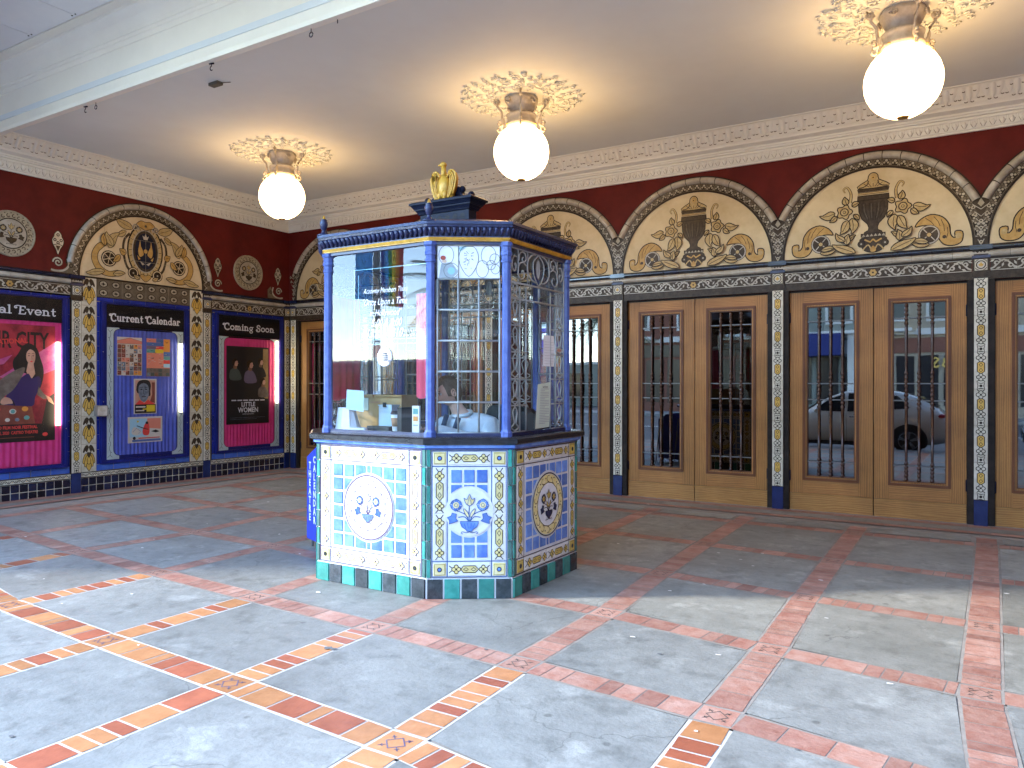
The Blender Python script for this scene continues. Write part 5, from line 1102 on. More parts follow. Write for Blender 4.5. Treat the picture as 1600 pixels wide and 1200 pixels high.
# ------------------------------------------------------------ globe lamps
def lamp(x, y, label):
    t = thing('globe_lamp', label, 'lamp', (x, y, HC), 'white globe lamps on the ceiling'); c = (x, y, HC)
    k = MB(); k.ball((x, y, 4.0), .298, 'globe_glass', 32); k.build('globe', t)
    k = MB(); k.lathe([(.03, -.905), (.045, -.90), (.05, -.89), (.035, -.885)], c, 'brass', 16); k.build('end_cap', t)
    k = MB(); k.lathe([(.12, -.335), (.165, -.33), (.17, -.30), (.155, -.285), (.15, -.24), (.16, -.225), (.165, -.205), (.15, -.195), (.10, -.19)], c, 'iron_paint', 28)
    for a in range(6): an = a*pi/3; k.tube([(x+.15*cos(an), y+.15*sin(an), HC-.315), (x+.19*cos(an), y+.19*sin(an), HC-.32)], .007, 'brass', 6)
    k.build('collar', t)
    k = MB(); k.lathe([(.09, -.20), (.11, -.185), (.13, -.15), (.155, -.10), (.175, -.06), (.18, -.04), (.165, -.03), (.17, -.01), (.19, 0)], c, 'iron_paint', 24, mod=lambda a, z: 1+.03*cos(a*8)); k.build('holder', t)
    for q in range(4):
        k = MB(); a = q*pi/2+.5; ca, sa = cos(a), sin(a); P = lambda r, z: (x+ca*r, y+sa*r, HC+z)
        pts = spiral((.26, -.05), .010, .042, 0, 1.3, 14)
        k.tube([P(r, z) for r, z in pts]+[P(.26, -.10), P(.215, -.155), P(.21, -.20)]+[P(.235+.045*cos(b), -.27+.05*sin(b)) for b in [2.2+i*.45 for i in range(7)]], .013, 'iron_paint', 7)
        k.tube([P(r, z) for r, z in spiral((.235, -.285), .006, .036, 3, 1.3, 12)], .011, 'iron_paint', 6)
        k.tube([P(r, z) for r, z in [(.21, -.22), (.205, -.29), (.215, -.34)]]+[P(.235+.024*cos(b), -.355+.024*sin(b)) for b in [pi+i*.7 for i in range(7)]], .010, 'iron_paint', 6)
        k.build('scroll_bracket', t)
        k = MB(); a += pi/4; ca, sa = cos(a), sin(a); P2 = lambda r, z, s=0: (x+ca*r-sa*s, y+sa*r+ca*s, HC+z)
        k.tube([P2(.165, -.07+.0)]+[P2(.19+.0*r, -.085+z, r) for r, z in spiral((0, 0), .008, .036, 0, 1.5, 14)], .010, 'iron_paint', 6); k.build('volute', t)
    # plaster rose on the ceiling
    k = MB(); rnd = random.Random(5); z = HC-.010
    k.lathe([(.31, 0), (.30, -.010), (.28, -.016), (.20, -.016)], c, 'plaster', 48)
    def curl(r, a, s, tn, mir):
        px, py = x+r*cos(a), y+r*sin(a)
        k.tube([(px+mir*u*cos(a)-v*sin(a), py+mir*u*sin(a)+v*cos(a), HC-.020) for u, v in spiral((0, 0), s*.15, s, rnd.uniform(0, 6), tn, 11)], s*.19, 'plaster', 5)
    for r, n, s in ((.60, 26, .036), (.52, 22, .042), (.43, 18, .044), (.34, 13, .048), (.26, 10, .040)):
        for q in range(n): curl(r+rnd.uniform(-.02, .02), 2*pi*(q+.5*(n % 4)+rnd.uniform(-.15, .15))/n, s*rnd.uniform(.8, 1.15), rnd.uniform(.9, 1.4), 1 if q % 2 else -1)
        for q in range(n): a = 2*pi*q/n; k.ball((x+(r+.035)*cos(a), y+(r+.035)*sin(a), HC-.016), .014, 'plaster', 6, sz=.7)
    for q in range(70):
        a = rnd.uniform(0, 2*pi); r = rnd.uniform(.30, .66); b = a+rnd.uniform(.02, .07)*rnd.choice((-1, 1)); k.tube([(x+r*cos(a), y+r*sin(a), HC-.012), (x+(r+.02)*cos(b), y+(r+.02)*sin(b), HC-.016), (x+(r+rnd.uniform(-.01, .04))*cos(b+.03), y+r*sin(b+.03), HC-.012)], rnd.uniform(.006, .011), 'plaster', 5)
    k.build('ceiling_rose', t)
    return t
lamp(-7.90, 7.0, 'lit white globe lamp nearest the corner, leftmost of the three on the ceiling')
lamp(-4.18, 7.0, 'lit white globe lamp just above the gold eagle of the ticket booth, middle of three')
lamp(-.515, 7.0, 'largest lit white globe lamp, at the upper right of the ceiling')
# ------------------------------------------------------------ ticket booth
BC = (-3.782, 5.003)
OCT = [(BC[0]+x, BC[1]+y) for x, y in ((-.525, -.83), (.525, -.83), (1.02, -.494), (1.02, .494), (.525, .83), (-.525, .83), (-.86, .494), (-.86, -.494))]
def offs(pts, d):
    n = len(pts); out = []
    for i in range(n):
        a, b, c = Vector(pts[i-1]), Vector(pts[i]), Vector(pts[(i+1) % n])
        t1 = (b-a).normalized(); t2 = (c-b).normalized(); n1 = Vector((t1.y, -t1.x)); n2 = Vector((t2.y, -t2.x))
        k = (n1+n2)/(1+n1.dot(n2)); out.append((b.x+k.x*d, b.y+k.y*d))
    return out
booth = thing('ticket_booth', 'eight sided ticket booth with a tiled base, blue posts and a gold eagle', 'ticket booth', (BC[0], BC[1], 0))
def face(i, pts=OCT):
    a, b = Vector(pts[i]), Vector(pts[(i+1) % 8]); t = (b-a); L = t.length; t.normalize(); nn = Vector((t.y, -t.x))
    return (lambda u, v, h: (a.x+t.x*u+nn.x*h, a.y+t.y*u+nn.y*h, v)), L
k = MB(); k.prism(offs(OCT, -.004), 0, 1.05, 'booth_white'); k.build('core', booth)
def tiled_face(i):
    fr, L = face(i); k = Ink(fr); wide = L > .8
    n = max(3, round(L/.131)); l = L/n; k.rect(0, 0, L, .15, .002, 'booth_white')
    for q in range(n): k.tile(q*l+.005, .006, (q+1)*l-.005, .143, .014, 'booth_green' if (q+(i % 2)) % 2 == 0 else 'booth_black', .012)
    # corner tiles
    for q in range(7):
        z = .152+q*.1285
        for a, b in ((0.002, .030), (L-.030, L-.002)): k.tile(a, z+.002, b, z+.1265, .012, 'booth_green' if (q+i) % 2 else 'booth_darkgreen', .01)
    ln = 'plum_line' if i in (0,) else 'black_line'; yl = 'booth_paleyellow' if i in (0, 1) else 'booth_yellow'
    a, b, z0, z1, w_ = .036, L-.036, .158, 1.040, .108
    k.rect(a, z0, b, z1, .006, 'booth_white')
    for x in (a, a+w_-.002, b-w_-.004, b-.006): k.rect(x, z0, x+.006, z1, .0085, 'ink_blue' if i == 1 else ln)
    for z in (z0, z0+w_, z1-w_-.006, z1-.006): k.rect(a, z, b, z+.006, .0098, 'ink_blue' if i == 1 else ln)
    for x in (a+w_/2+.002, b-w_/2-.002):
        chain_v(k, x, z0+w_+.008, z1-w_-.008, w_-.016, .009, .33, square=False, line='black_line' if i != 0 else 'plum_line', fill=yl, bgc=yl, lw=.006, tilemat='booth_cream')
        for z in (z0+w_/2, z1-w_/2):
            k.tile(x-.044, z-.044, x+.044, z+.044, .0125, yl); k.stroke([(x-.036, z-.036), (x+.036, z-.036), (x+.036, z+.036), (x-.036, z+.036)], .003, .0135, 'black_line', True); k.disc((x, z), .017, .0145, 'black_line', 12); k.disc((x, z), .011, .0155, 'booth_blue' if i == 1 else 'booth_black', 10)
    for z in (z0+w_/2+.002, z1-w_/2): chain_h(k, z, a+w_+.008, b-w_-.008, w_-.018, .0110, .36, square=False, line='black_line' if i != 0 else 'plum_line', fill=yl, bgc=yl, lw=.006, tilemat='booth_cream')
    # field of blue squares
    fu0, fu1, fv0, fv1 = a+w_+.02, b-w_-.022, z0+w_+.02, z1-w_-.02; cx = L/2; cz = (fv0+fv1)/2 if wide else .613
    R = .243 if wide else .168
    if wide: cols = []; q = (fu1-fu0-.045)/6; x = fu0
    else: q = (fu1-fu0)/3
    edges = []
    x = fu0
    for c in range(7 if wide else 3):
        wd = .045 if (wide and c == 3) else q; edges.append((x, x+wd)); x += wd
    rows = 6; rz = (fv1-fv0)/rows
    for (x0, x1) in edges:
        for r in range(rows):
            q0, q1 = fv0+r*rz, fv0+(r+1)*rz; g = .008
            pts = [(x0+g, q0+g), (x1-g, q0+g), (x1-g, q1-g), (x0+g, q1-g)]
            ins = [sqrt((px-cx)**2+(pz-cz)**2) < R+.012 for px, pz in pts]
            if all(ins): continue
            if any(ins):
                # clip the square to the outside of the medallion
                res = []; N = 12
                dense = []
                for e in range(4):
                    p, p2 = pts[e], pts[(e+1) % 4]; dense += [(p[0]+(p2[0]-p[0])*s/N, p[1]+(p2[1]-p[1])*s/N) for s in range(N)]
                for p in dense:
                    d = sqrt((p[0]-cx)**2+(p[1]-cz)**2)
                    if d < R+.012: p = (cx+(p[0]-cx)/max(d, 1e-4)*(R+.012), cz+(p[1]-cz)/max(d, 1e-4)*(R+.012)); p = (min(max(p[0], x0+g), x1-g), min(max(p[1], q0+g), q1-g))
                    res.append(p)
                k.poly(res, .0105, 'booth_blue')
            else: k.tile(x0+g, q0+g, x1-g, q1-g, .012, 'booth_blue')
    pal = (('plum_line', 'ink_blue', 'booth_cream', 'booth_blue', 'booth_yellow') if i == 0 else ('ink_blue', 'booth_blue', 'booth_paleyellow', 'booth_blue', 'booth_paleyellow') if not wide else ('black_line', 'paint_navy', 'booth_yellow', 'paint_navy', 'booth_yellow'))
    if wide:
        lm = 'plum_line' if i == 0 else 'black_line'
        k.disc((cx, cz), R, .0135, 'booth_white', 40); k.ring((cx, cz), R-.014, R-.004, .0155, lm, 44); k.disc((cx, cz), R-.018, .0148, 'booth_cream' if i == 0 else 'booth_paleyellow', 40)
        for q_ in range(14):
            an = 2*pi*q_/14+.2; c = (cx+.192*cos(an), cz+.192*sin(an)); k.ring(c, .020, .025, .0162, lm, 9, an-.6, an+3.4); k.disc((cx+.2*cos(an+.22), cz+.2*sin(an+.22)), .007, .0162, lm, 6)
            p = cx+.158*cos(an), cz+.158*sin(an); 
        k.ring((cx, cz), .163, .168, .0165, lm, 16); k.disc((cx, cz), .160, .0160, 'booth_white', 30)
        flower_vase(k, (cx, cz+.008), .145, .0175, pal)
    else:
        k.disc((cx, cz), R, .0135, 'booth_white', 40); flower_vase(k, (cx, cz), .172, .015, pal)
    return k.build('tiled_panel', booth)
for i in range(8): tiled_face(i)
k = MB(); k.prism(offs(OCT, .012), 1.045, 1.060, 'blue_tile', offs(OCT, .03)); k.prism(offs(OCT, .032), 1.060, 1.079, 'booth_blue')
k.build('cap_moulding', booth)
k = MB(); o = [offs(OCT, d) for d in (.046, .062, .062, .046)]
k.prism(o[0], 1.080, 1.089, 'counter_steel', o[1]); k.prism(o[1], 1.0895, 1.120, 'counter_steel', o[2]); k.prism(o[2], 1.1205, 1.131, 'counter_steel', o[3]); k.build('counter', booth)
U = offs(OCT, -.076)
# posts
for i, (x, y) in enumerate(U):
    k = MB(); a0 = atan2(y-BC[1], x-BC[0])
    prof = [(.046, 1.131), (.046, 1.16), (.038, 1.168), (.034, 1.18), (.032, 2.36), (.040, 2.365), (.040, 2.38), (.035, 2.385), (.035, 2.41), (.042, 2.415), (.042, 2.435), (.037, 2.44), (.037, 2.47), (.048, 2.48), (.048, 2.505)]
    k.lathe(prof, (x, y, 0), 'paint_blue', 8, smooth=False)
    for s in (-1, 1):
        an = a0+s*.75
        for q in range(30): k.ball((x+.031*cos(an), y+.031*sin(an), 1.22+q*.038), .0045, 'paint_blue', 5)
    k.build('post', booth)
# sill under glass and head rail
ui, uo = offs(U, -.02), offs(U, .02)
for z0, z1, nm in ((1.132, 1.155, 'window_sill'), (2.485, 2.515, 'window_head')):
    k = MB()
    for i in range(8):
        j = (i+1) % 8; k.add([(*uo[i], z0), (*uo[j], z0), (*ui[j], z0), (*ui[i], z0), (*uo[i], z1), (*uo[j], z1), (*ui[j], z1), (*ui[i], z1)], [(0, 1, 5, 4), (4, 5, 6, 7), (2, 3, 7, 6), (0, 3, 2, 1)], 'paint_navy')
    k.build(nm, booth)
k = MB(); k.prism(offs(U, .034), 2.508, 2.514, 'gold_paint'); k.prism(offs(U, .038), 2.5145, 2.532, 'gold_paint', offs(U, .046)); k.prism(offs(U, .042), 2.5325, 2.540, 'paint_navy'); k.build('gold_band', booth)
# gadrooned cornice
k = MB(); lv = [(.036, 2.5405), (.040, 2.556), (.048, 2.575), (.062, 2.592), (.070, 2.60)]
for (d0, z0), (d1, z1) in zip(lv[:-1], lv[1:]): k.prism(offs(U, d0), z0, z1, 'paint_navy', offs(U, d1))
k.prism(offs(U, .074), 2.6005, 2.618, 'paint_navy', offs(U, .077)); k.prism(offs(U, .084), 2.6185, 2.640, 'paint_navy', offs(U, .080))
for i in range(8):
    a0, b0 = Vector(offs(U, .040)[i]), Vector(offs(U, .040)[(i+1) % 8]); a1, b1 = Vector(offs(U, .070)[i]), Vector(offs(U, .070)[(i+1) % 8]); n = round((b0-a0).length/.042)
    for q in range(n):
        t = (q+.5)/n; p = a0.lerp(b0, t); r = a1.lerp(b1, t); m_ = p.lerp(r, .42)
        k.tube([(p.x, p.y, 2.545), (m_.x, m_.y, 2.572), (r.x, r.y, 2.598)], [.010, .015, .015], 'paint_navy', 6)
k.build('cornice', booth)
k = MB(); C2 = (BC[0], BC[1]+.13); sm = [(C2[0]+(x-BC[0])*.42, C2[1]+(y-BC[1])*.42) for x, y in OCT]
k.prism(offs(U, .078), 2.6405, 2.80, 'paint_navy', sm); k.build('roof', booth)
# pedestal with dark discs painted as shaded holes, topped by a heavy moulding
ped = MB(); sx, sy = .25, .055; x, y = C2
ped.box(x-sx, x+sx, y-sy, y+sy, 2.79, 2.935, 'paint_dark')
for q in range(6):
    for fy, rot in ((y-sy-.002, 0),):
        cx = x-.20+q*.078; ped.add([(cx+.024*cos(a*pi/6), fy, 2.885+.024*sin(a*pi/6)) for a in range(12)], [tuple(range(12))], 'dark_gap')
for z0, z1, d0, d1 in ((2.935, 2.95, .012, .018), (2.9505, 2.97, .018, .032), (2.9705, 2.98, .038, .038), (2.9805, 3.01, .04, .062), (3.0105, 3.026, .07, .07), (3.0265, 3.038, .07, .05)):
    P0 = [(x-sx-d0, y-sy-d0), (x+sx+d0, y-sy-d0), (x+sx+d0, y+sy+d0), (x-sx-d0, y+sy+d0)]; P1 = [(x-sx-d1, y-sy-d1), (x+sx+d1, y-sy-d1), (x+sx+d1, y+sy+d1), (x-sx-d1, y+sy+d1)]
    ped.prism(P0, z0, z1, 'paint_dark', P1)
pdo = ped.build('pedestal', booth)
sc_ = MB()
for mx in (-1, 1):
    pts = smoothpts([(.24, 3.055), (.18, 3.06), (.14, 3.09), (.12, 3.14), (.08, 3.16), (.0, 3.16), (0, 3.03), (.24, 3.035)], False, 3)
    sc_.add([(x+mx*px, y+.02+d, pz) for d in (-.035, .035) for px, pz in pts], [tuple(range(len(pts))), tuple(range(len(pts), 2*len(pts)))]+[(i, i+1, len(pts)+i+1, len(pts)+i) for i in range(len(pts)-1)], 'paint_dark')
    for bx, bz, r in ((.225, 3.068, .030), (.135, 3.125, .028)): sc_.ball((x+mx*bx, y+.02, bz), r, 'paint_dark', 12)
sc_.build('scroll_crest', pdo)
# gold eagle with raised folded wings, head turned
eg = MB(); ex, ey, ez = x-.0, y-.05, 3.038
EGS = .86
R3 = Matrix.Rotation
eg.lathe([(.03, 0), (.055, .03), (.072, .09), (.075, .14), (.062, .19), (.04, .225), (.030, .25), (.026, .265)], (ex, ey, ez), 'gold_paint', 16, sy=.8)
for mx in (-1, 1):
    eg.ball((ex+mx*.03, ey-.025, ez+.045), .030, 'gold_paint', 10, sz=1.7); eg.tube([(ex+mx*.03, ey-.03, ez+.03), (ex+mx*.03, ey-.045, ez+.004)], .012, 'gold_paint', 6)
    # wing: an arched blade, thick at its leading edge, feathered
    outer = [(.045, .21), (.065, .26), (.095, .275), (.130, .255), (.148, .20), (.142, .14), (.125, .08), (.10, .02), (.078, .0)]; inner = [(.03, .20), (.045, .22), (.055, .225), (.065, .21), (.07, .17), (.06, .12), (.05, .07), (.045, .03), (.05, .0)]
    N = len(outer); vs = []
    for d, off in ((-.022, 0), (.018, 0)):
        for (ox, oz), (ix, iz) in zip(outer, inner):
            for t in (0, .35, .7, 1): vs.append((ex+mx*(ix+(ox-ix)*t), ey+d*(1-.4*t)+.015-.05*sin(t*pi)*(.5 if d < 0 else -.2), ez+iz+(oz-iz)*t))
    fs = [(s*N*4+a*4+b, s*N*4+a*4+b+1, s*N*4+(a+1)*4+b+1, s*N*4+(a+1)*4+b) for s in (0, 1) for a in range(N-1) for b in range(3)]
    fs += [(a*4+3, (a+1)*4+3, N*4+(a+1)*4+3, N*4+a*4+3) for a in range(N-1)]+[(a*4, (a+1)*4, N*4+(a+1)*4, N*4+a*4) for a in range(N-1)]
    eg.add(vs, fs, 'gold_paint', True)
    eg.tube([(ex+mx*px, ey-.018, ez+pz) for px, pz in smoothpts(outer, False, 2)], .011, 'gold_paint', 6)
    for s, r in ((.28, .008), (.5, .008), (.75, .009)):
        eg.tube([(ex+mx*(ix+(ox-ix)*s), ey-.028, ez+iz+(oz-iz)*s) for (ox, oz), (ix, iz) in list(zip(outer, inner))[2:]], r, 'gold_paint', 5)
eg.tube([(ex, ey, ez+.22), (ex-.004, ey-.006, ez+.27), (ex-.002, ey-.01, ez+.325)], [.040, .026, .022], 'gold_paint', 10)
eg.ball((ex-.006, ey-.012, ez+.338), .031, 'gold_paint', 14, sx=1.2, sz=.92); eg.tube([(ex-.030, ey-.02, ez+.339), (ex-.052, ey-.026, ez+.333), (ex-.056, ey-.028, ez+.318)], [.013, .008, .002], 'gold_paint', 8)
eg.v = [(ex+(a-ex)*EGS, ey+(b-ey)*EGS, ez+(c_-ez)*EGS) for a, b, c_ in eg.v]; eg.build('gold_eagle', booth)
# finials over the corners
F_ = offs(U, .035)
for i, (fx, fy) in enumerate(F_):
    if i in (2, 3): continue
    k = MB(); k.lathe([(.055, 0), (.05, .012), (.02, .02), (.012, .035), (.012, .045), (.022, .055), (.03, .085), (.031, .105), (.022, .12), (.026, .124), (.02, .13)], (fx, fy, 2.640), 'paint_navy', 12); k.lathe([(.018, .13), (.012, .138), (.005, .16)], (fx, fy, 2.640), 'gold_paint', 8); k.build('finial', booth)
# panes and leading
def came(k, fr, pts, r=.005, m='lead_came', closed=False): k.tube([fr(u, v, .004) for u, v in pts], r, m, 5, closed)
for i in range(8):
    fr, L = face(i, U); a, b = .048, L-.048; z0, z1 = 1.155, 2.485
    g = Ink(fr); g.rect(a-.01, z0, b+.01, z1, 0, 'booth_glass'); pane = g.build('glass_pane', booth)
    k = Ink(fr); W_ = b-a
    if i == 0: continue
    if i in (1, 3, 5, 7):
        zt = 2.243
        for q in (0, 1, 2, 3): came(k, fr, [(a+W_*q/3, z0), (a+W_*q/3, zt)], .0075)
        for q in range(6): z = z0+(zt-z0)*q/5; came(k, fr, [(a, z), (b, z)], .008)
        for q in (1, 2):
            for r in range(1, 5): k.ball(fr(a+W_*q/3, z0+(zt-z0)*r/5, .006), .012, 'lead_came', 6)
        # stained upper light: white petals round a shield
        P = lambda x, y: (a+W_*x, zt+(z1-zt)*y); k.rect(a, zt, b, z1, .0015, 'white_glass')
        sh = smoothpts([(.40, .92), (.5, .96), (.6, .92), (.66, .65), (.62, .35), (.5, .08), (.38, .35), (.34, .65)], True, 3)
        k.poly([P(.34, .92), P(.5, 1), P(.5, .98), P(.36, .80)], .003, 'teal_glass'); k.shape([P(*q) for q in sh], .003, 'white_glass', 'lead_dark', .004)
        rn = random.Random(i)
        for q in range(26):
            u_, v_ = rn.uniform(.42, .58), rn.uniform(.3, .85); k.stroke([P(u_, v_), P(u_+rn.uniform(-.05, .05), v_+rn.uniform(-.08, .08))], .003, .0048, 'lead_dark')
        for (cx, cy, rx, ry, rr) in ((.14, .70, .12, .28, 1), (.82, .70, .12, .28, 1), (.72, .30, .10, .25, -1), (.92, .60, .08, .15, 0), (.93, .30, .07, .14, 0), (.86, .42, .07, .14, 0), (.22, .25, .12, .22, 0)):
            k.stroke([P(cx+rx*cos(t*pi/10), cy+ry*sin(t*pi/10)) for t in range(20)], .0035, .004, 'lead_dark', True)
        k.poly([P(.02, .0), P(.22, .0), P(.34, .22), P(.22, .5), P(.06, .45)], .0026, 'grey_glass'); k.disc(P(.09, .62), .020, .0036, 'red_glass', 10, .016); k.disc(P(.11, .52), .018, .0032, 'peach_glass', 10, .012); k.disc(P(.22, .24), .026, .0038, 'teal_glass', 12)
        came(k, fr, [(a, zt), (b, zt)], .008); came(k, fr, [(a, z1), (b, z1)], .008)
        came(k, fr, [P(.335, 0), P(.335, 1)], .004)
    else:
        m_ = 'lead_came'; zt = 2.235
        # outer narrow lights with tulip leads, middle door light
        xs = [a, a+W_*.16, a+W_*.27, a+W_*.73, a+W_*.84, b]
        for x_ in xs[1:-1]: came(k, fr, [(x_, z0), (x_, zt-.02)], .007)
        came(k, fr, [(a, z0), (a, z1)], .007); came(k, fr, [(b, z0), (b, z1)], .007)
        came(k, fr, [(a, zt), (b, zt)], .008); came(k, fr, [(a, z1), (b, z1)], .007); came(k, fr, [(xs[1], 2.12), (xs[4], 2.12)], .008); came(k, fr, [((a+b)/2, 2.12), ((a+b)/2, zt)], .006)
        n = 5
        for q in range(n+1):
            z = z0+(2.12-z0)*q/n
            for c0, c1 in ((xs[0], xs[2]), (xs[3], xs[5])): came(k, fr, [(c0, z), (c1, z)], .006)
        for c0, c1 in ((xs[0], xs[1]), (xs[4], xs[5])):
            for q in range(6):
                zb = z0+(2.12-z0)*q/n if q < 5 else 2.12; H_ = (2.12-z0)/n if q < 5 else zt-2.12; c = (c0+c1)/2; ww = (c1-c0)/2
                for mx in (-1, 1):
                    came(k, fr, smoothpts([(c, zb+H_*.05), (c+mx*ww*.75, zb+H_*.18), (c+mx*ww*.2, zb+H_*.35), (c+mx*ww*.45, zb+H_*.75), (c, zb+H_*.95)], False, 4), .0055)
        # scrolled head light
        X = lambda x, y: (a+W_*x, zt+(z1-zt)*y)
        for mx in (-1, 1):
            S_ = lambda x, y: X(.5+mx*(x-.5), y)
            came(k, fr, [S_(.55+.16*cos(t), .55+.42*sin(t)) for t in [q*pi/10-pi/2 for q in range(11)]], .0065)
            came(k, fr, smoothpts([S_(.5, .02), S_(.58, .3), S_(.60, .7), S_(.5, .98)], False, 4), .006)
            came(k, fr, [S_(.80+.10*t/14*cos(t*.62), .32+.36*t/14*sin(t*.62)) for t in range(1, 15)], .006)
            came(k, fr, [S_(.78+.08*t/14*cos(-t*.62+2), .76+.24*t/14*sin(-t*.62+2)) for t in range(1, 15)], .006)
            came(k, fr, [S_(.93+.06*t/12*cos(t*.7), .5+.3*t/12*sin(t*.7)) for t in range(1, 13)], .006)
            came(k, fr, [S_(.70, 0), S_(.70, 1)], .004); came(k, fr, [S_(.87, 0), S_(.87, 1)], .004)
        k.stroke([X(.5+.055*cos(t*pi/8), .55+.3*sin(t*pi/8)) for t in range(16)], .010, .004, 'lead_dark', True); k.disc(X(.5, .55), .032, .002, 'grey_glass', 14, .07)
    k.build('leading', pane)
# front pane: hanging menu board with handwriting, speaking ring
fr, L = face(0, U); ox = U[0][0]
k = Ink(fr); A = lambda x: x-ox
for (p, q) in (((-4.06, 2.37), (-3.32, 2.37)), ((-4.06, 1.80), (-3.32, 1.80)), ((-4.06, 1.80), (-4.06, 2.37)), ((-3.32, 1.80), (-3.32, 2.37)), ((-4.02, 1.835), (-3.36, 1.835)), ((-4.02, 1.835), (-4.02, 2.33)), ((-3.36, 1.835), (-3.36, 2.33))):
    k.stroke([(A(p[0]), p[1]), (A(q[0]), q[1])], .006, -.06, 'teal_glass')
k.build('menu_board', booth)
for txt, x_, z_, s_, al in (('Academy Members Thurs', -3.70, 2.175, .055, 'CENTER'), ('"Once Upon a Time', -3.71, 2.085, .072, 'CENTER'), ('in Hollywood"', -3.70, 2.005, .070, 'CENTER'), ('5:00 & 8:00', -3.69, 1.925, .085, 'CENTER'), ('$13', -3.925, 1.845, .095, 'LEFT'), ('General', -3.82, 1.880, .036, 'LEFT'), ('Admission', -3.82, 1.845, .036, 'LEFT'), ('$10', -3.645, 1.845, .095, 'LEFT'), ('Youth 12 & under', -3.535, 1.880, .032, 'LEFT'), ('Senior 62 & over', -3.535, 1.845, .032, 'LEFT')):
    k = Ink(fr); text_ink(k, txt, A(x_), z_, s_, .003, 'pure_white', -.0004, al, sx=.74, shear=.35); k.build('lettering', booth)
k = MB(); c = Vector(fr(A(-3.70), 1.70, .004)); Rx = Matrix.Rotation(pi/2, 3, 'X')
def ringt(R_, r, m, y=0): k.tube([(c.x+R_*cos(t*pi/14), c.y+y, c.z+R_*1.0*sin(t*pi/14)) for t in range(28)], r, m, 8, True)
k.add([(c.x+.045*cos(t*pi/10), c.y-.0015, c.z+.045*sin(t*pi/10)) for t in range(20)], [tuple(range(20))], 'dark_gap'); ringt(.062, .009, 'pure_white'); ringt(.050, .007, 'pure_white', -.004); ringt(.040, .005, 'iron_paint', -.002)
for q in range(5): z = -.03+q*.015; wd = sqrt(.040**2-z*z); k.tube([(c.x-wd, c.y-.006, c.z+z), (c.x+wd, c.y-.006, c.z+z)], .0030, 'pure_white', 5)
k.build('speaking_grille', booth)
# inner desk, floor of the cab, ceiling
mat('desk', (.10, .09, .08), .5); mat('cab_dark', (.10, .10, .11), .7)
k = MB(); k.prism(offs(U, -.04), 2.50, 2.505, 'cab_dark'); k.build('inner_ceiling', booth)
# curtains inside
for (x0, y0, x1, y1, z0, z1, n) in ((-4.29, 4.30, -4.42, 4.76, 1.38, 2.2, 4), (-3.69, 4.60, -3.50, 4.58, 1.40, 2.2, 3)):
    t = Vector((x1-x0, y1-y0)); l = t.length; t.normalize()
    curtain(0, l, z0, z1, 0, .012, 'booth_curtain', n, lambda u, v, h: (x0+t.x*u-t.y*h, y0+t.y*u+t.x*h, v), seed=3).build('curtain', booth)
# ---- things in and on the booth
DZ = 1.132
mat('cardboard', (.46, .31, .13), .75, (.40, .26, .10), 9); mat('paper_white', (.80, .84, .85), .6); mat('paper_blue', (.50, .68, .76), .6); mat('paper_green', (.62, .72, .58), .6); mat('black_plastic', (.015, .015, .017), .35); mat('kraft', (.42, .24, .12), .7); mat('print_grey', (.35, .38, .38), .6)
k = MB(); k.box(-4.37, -3.82, 4.58, 4.78, DZ, 1.415, 'cardboard'); k.box(-4.38, -4.10, 4.56, 4.585, 1.40, 1.418, 'cardboard'); k.box(-4.09, -3.81, 4.565, 4.585, 1.402, 1.416, 'cardboard'); k.box(-4.14, -4.04, 4.577, 4.579, 1.35, 1.362, 'kraft')
tag(k.build('cardboard_box'), 'brown cardboard box standing behind the front window of the booth', 'box')
k = MB(); k.box(-4.26, -4.16, 4.574, 4.5785, 1.29, 1.39, 'paper_green'); tag(k.build('note'), 'pale green square note stuck on the cardboard box', 'note')
k = MB(); k.box(-3.93, -3.80, 4.44, 4.53, DZ, 1.335, 'paper_blue'); k.box(-3.935, -3.795, 4.435, 4.535, 1.335, 1.342, 'paper_blue'); k.box(-3.88, -3.85, 4.428, 4.437, 1.325, 1.36, 'black_plastic'); tag(k.build('paper_bag'), 'pale blue paper bag with a black clip, behind the coffee cup', 'bag')
cx_, cy_ = -3.675, 4.35
co = thing('coffee_cup', 'white paper coffee cup with kraft sleeve and black lid, behind the booth window', 'cup', (cx_, cy_, DZ))
k = MB(); k.lathe([(.030, 0), (.032, .003), (.042, .125), (.042, .127)], (cx_, cy_, DZ+.02), 'paper_white', 20); k.build('cup_body', co)
k = MB(); k.lathe([(.0355, .035), (.042, .098)], (cx_, cy_, DZ+.02), 'kraft', 20); k.build('sleeve', co); k = MB(); k.lathe([(.044, .124), (.046, .128), (.046, .136), (.040, .14), (.038, .15), (.030, .151)], (cx_, cy_, DZ+.02), 'black_plastic', 20); k.build('lid', co)
k = MB(); k.box(-3.99, -3.58, 4.30, 4.42, DZ, DZ+.018, 'black_plastic'); k.box(-3.61, -3.57, 4.28, 4.42, DZ+.018, 1.33, 'black_plastic'); k.box(-3.98, -3.76, 4.36, 4.41, DZ+.018, DZ+.05, 'black_plastic'); tag(k.build('tray'), 'flat black tray with a raised black side panel under the coffee cup', 'tray')
k = MB(); vs = smoothpts([(-4.25, 4.28), (-4.05, 4.27), (-3.93, 4.29), (-3.95, 4.35), (-4.05, 4.40), (-4.25, 4.40)], True, 2); k.prism(vs, DZ, DZ+.035, 'pure_white', [(x_*.9+(-4.12)*.1, y_*.9+4.34*.1) for x_, y_ in vs])
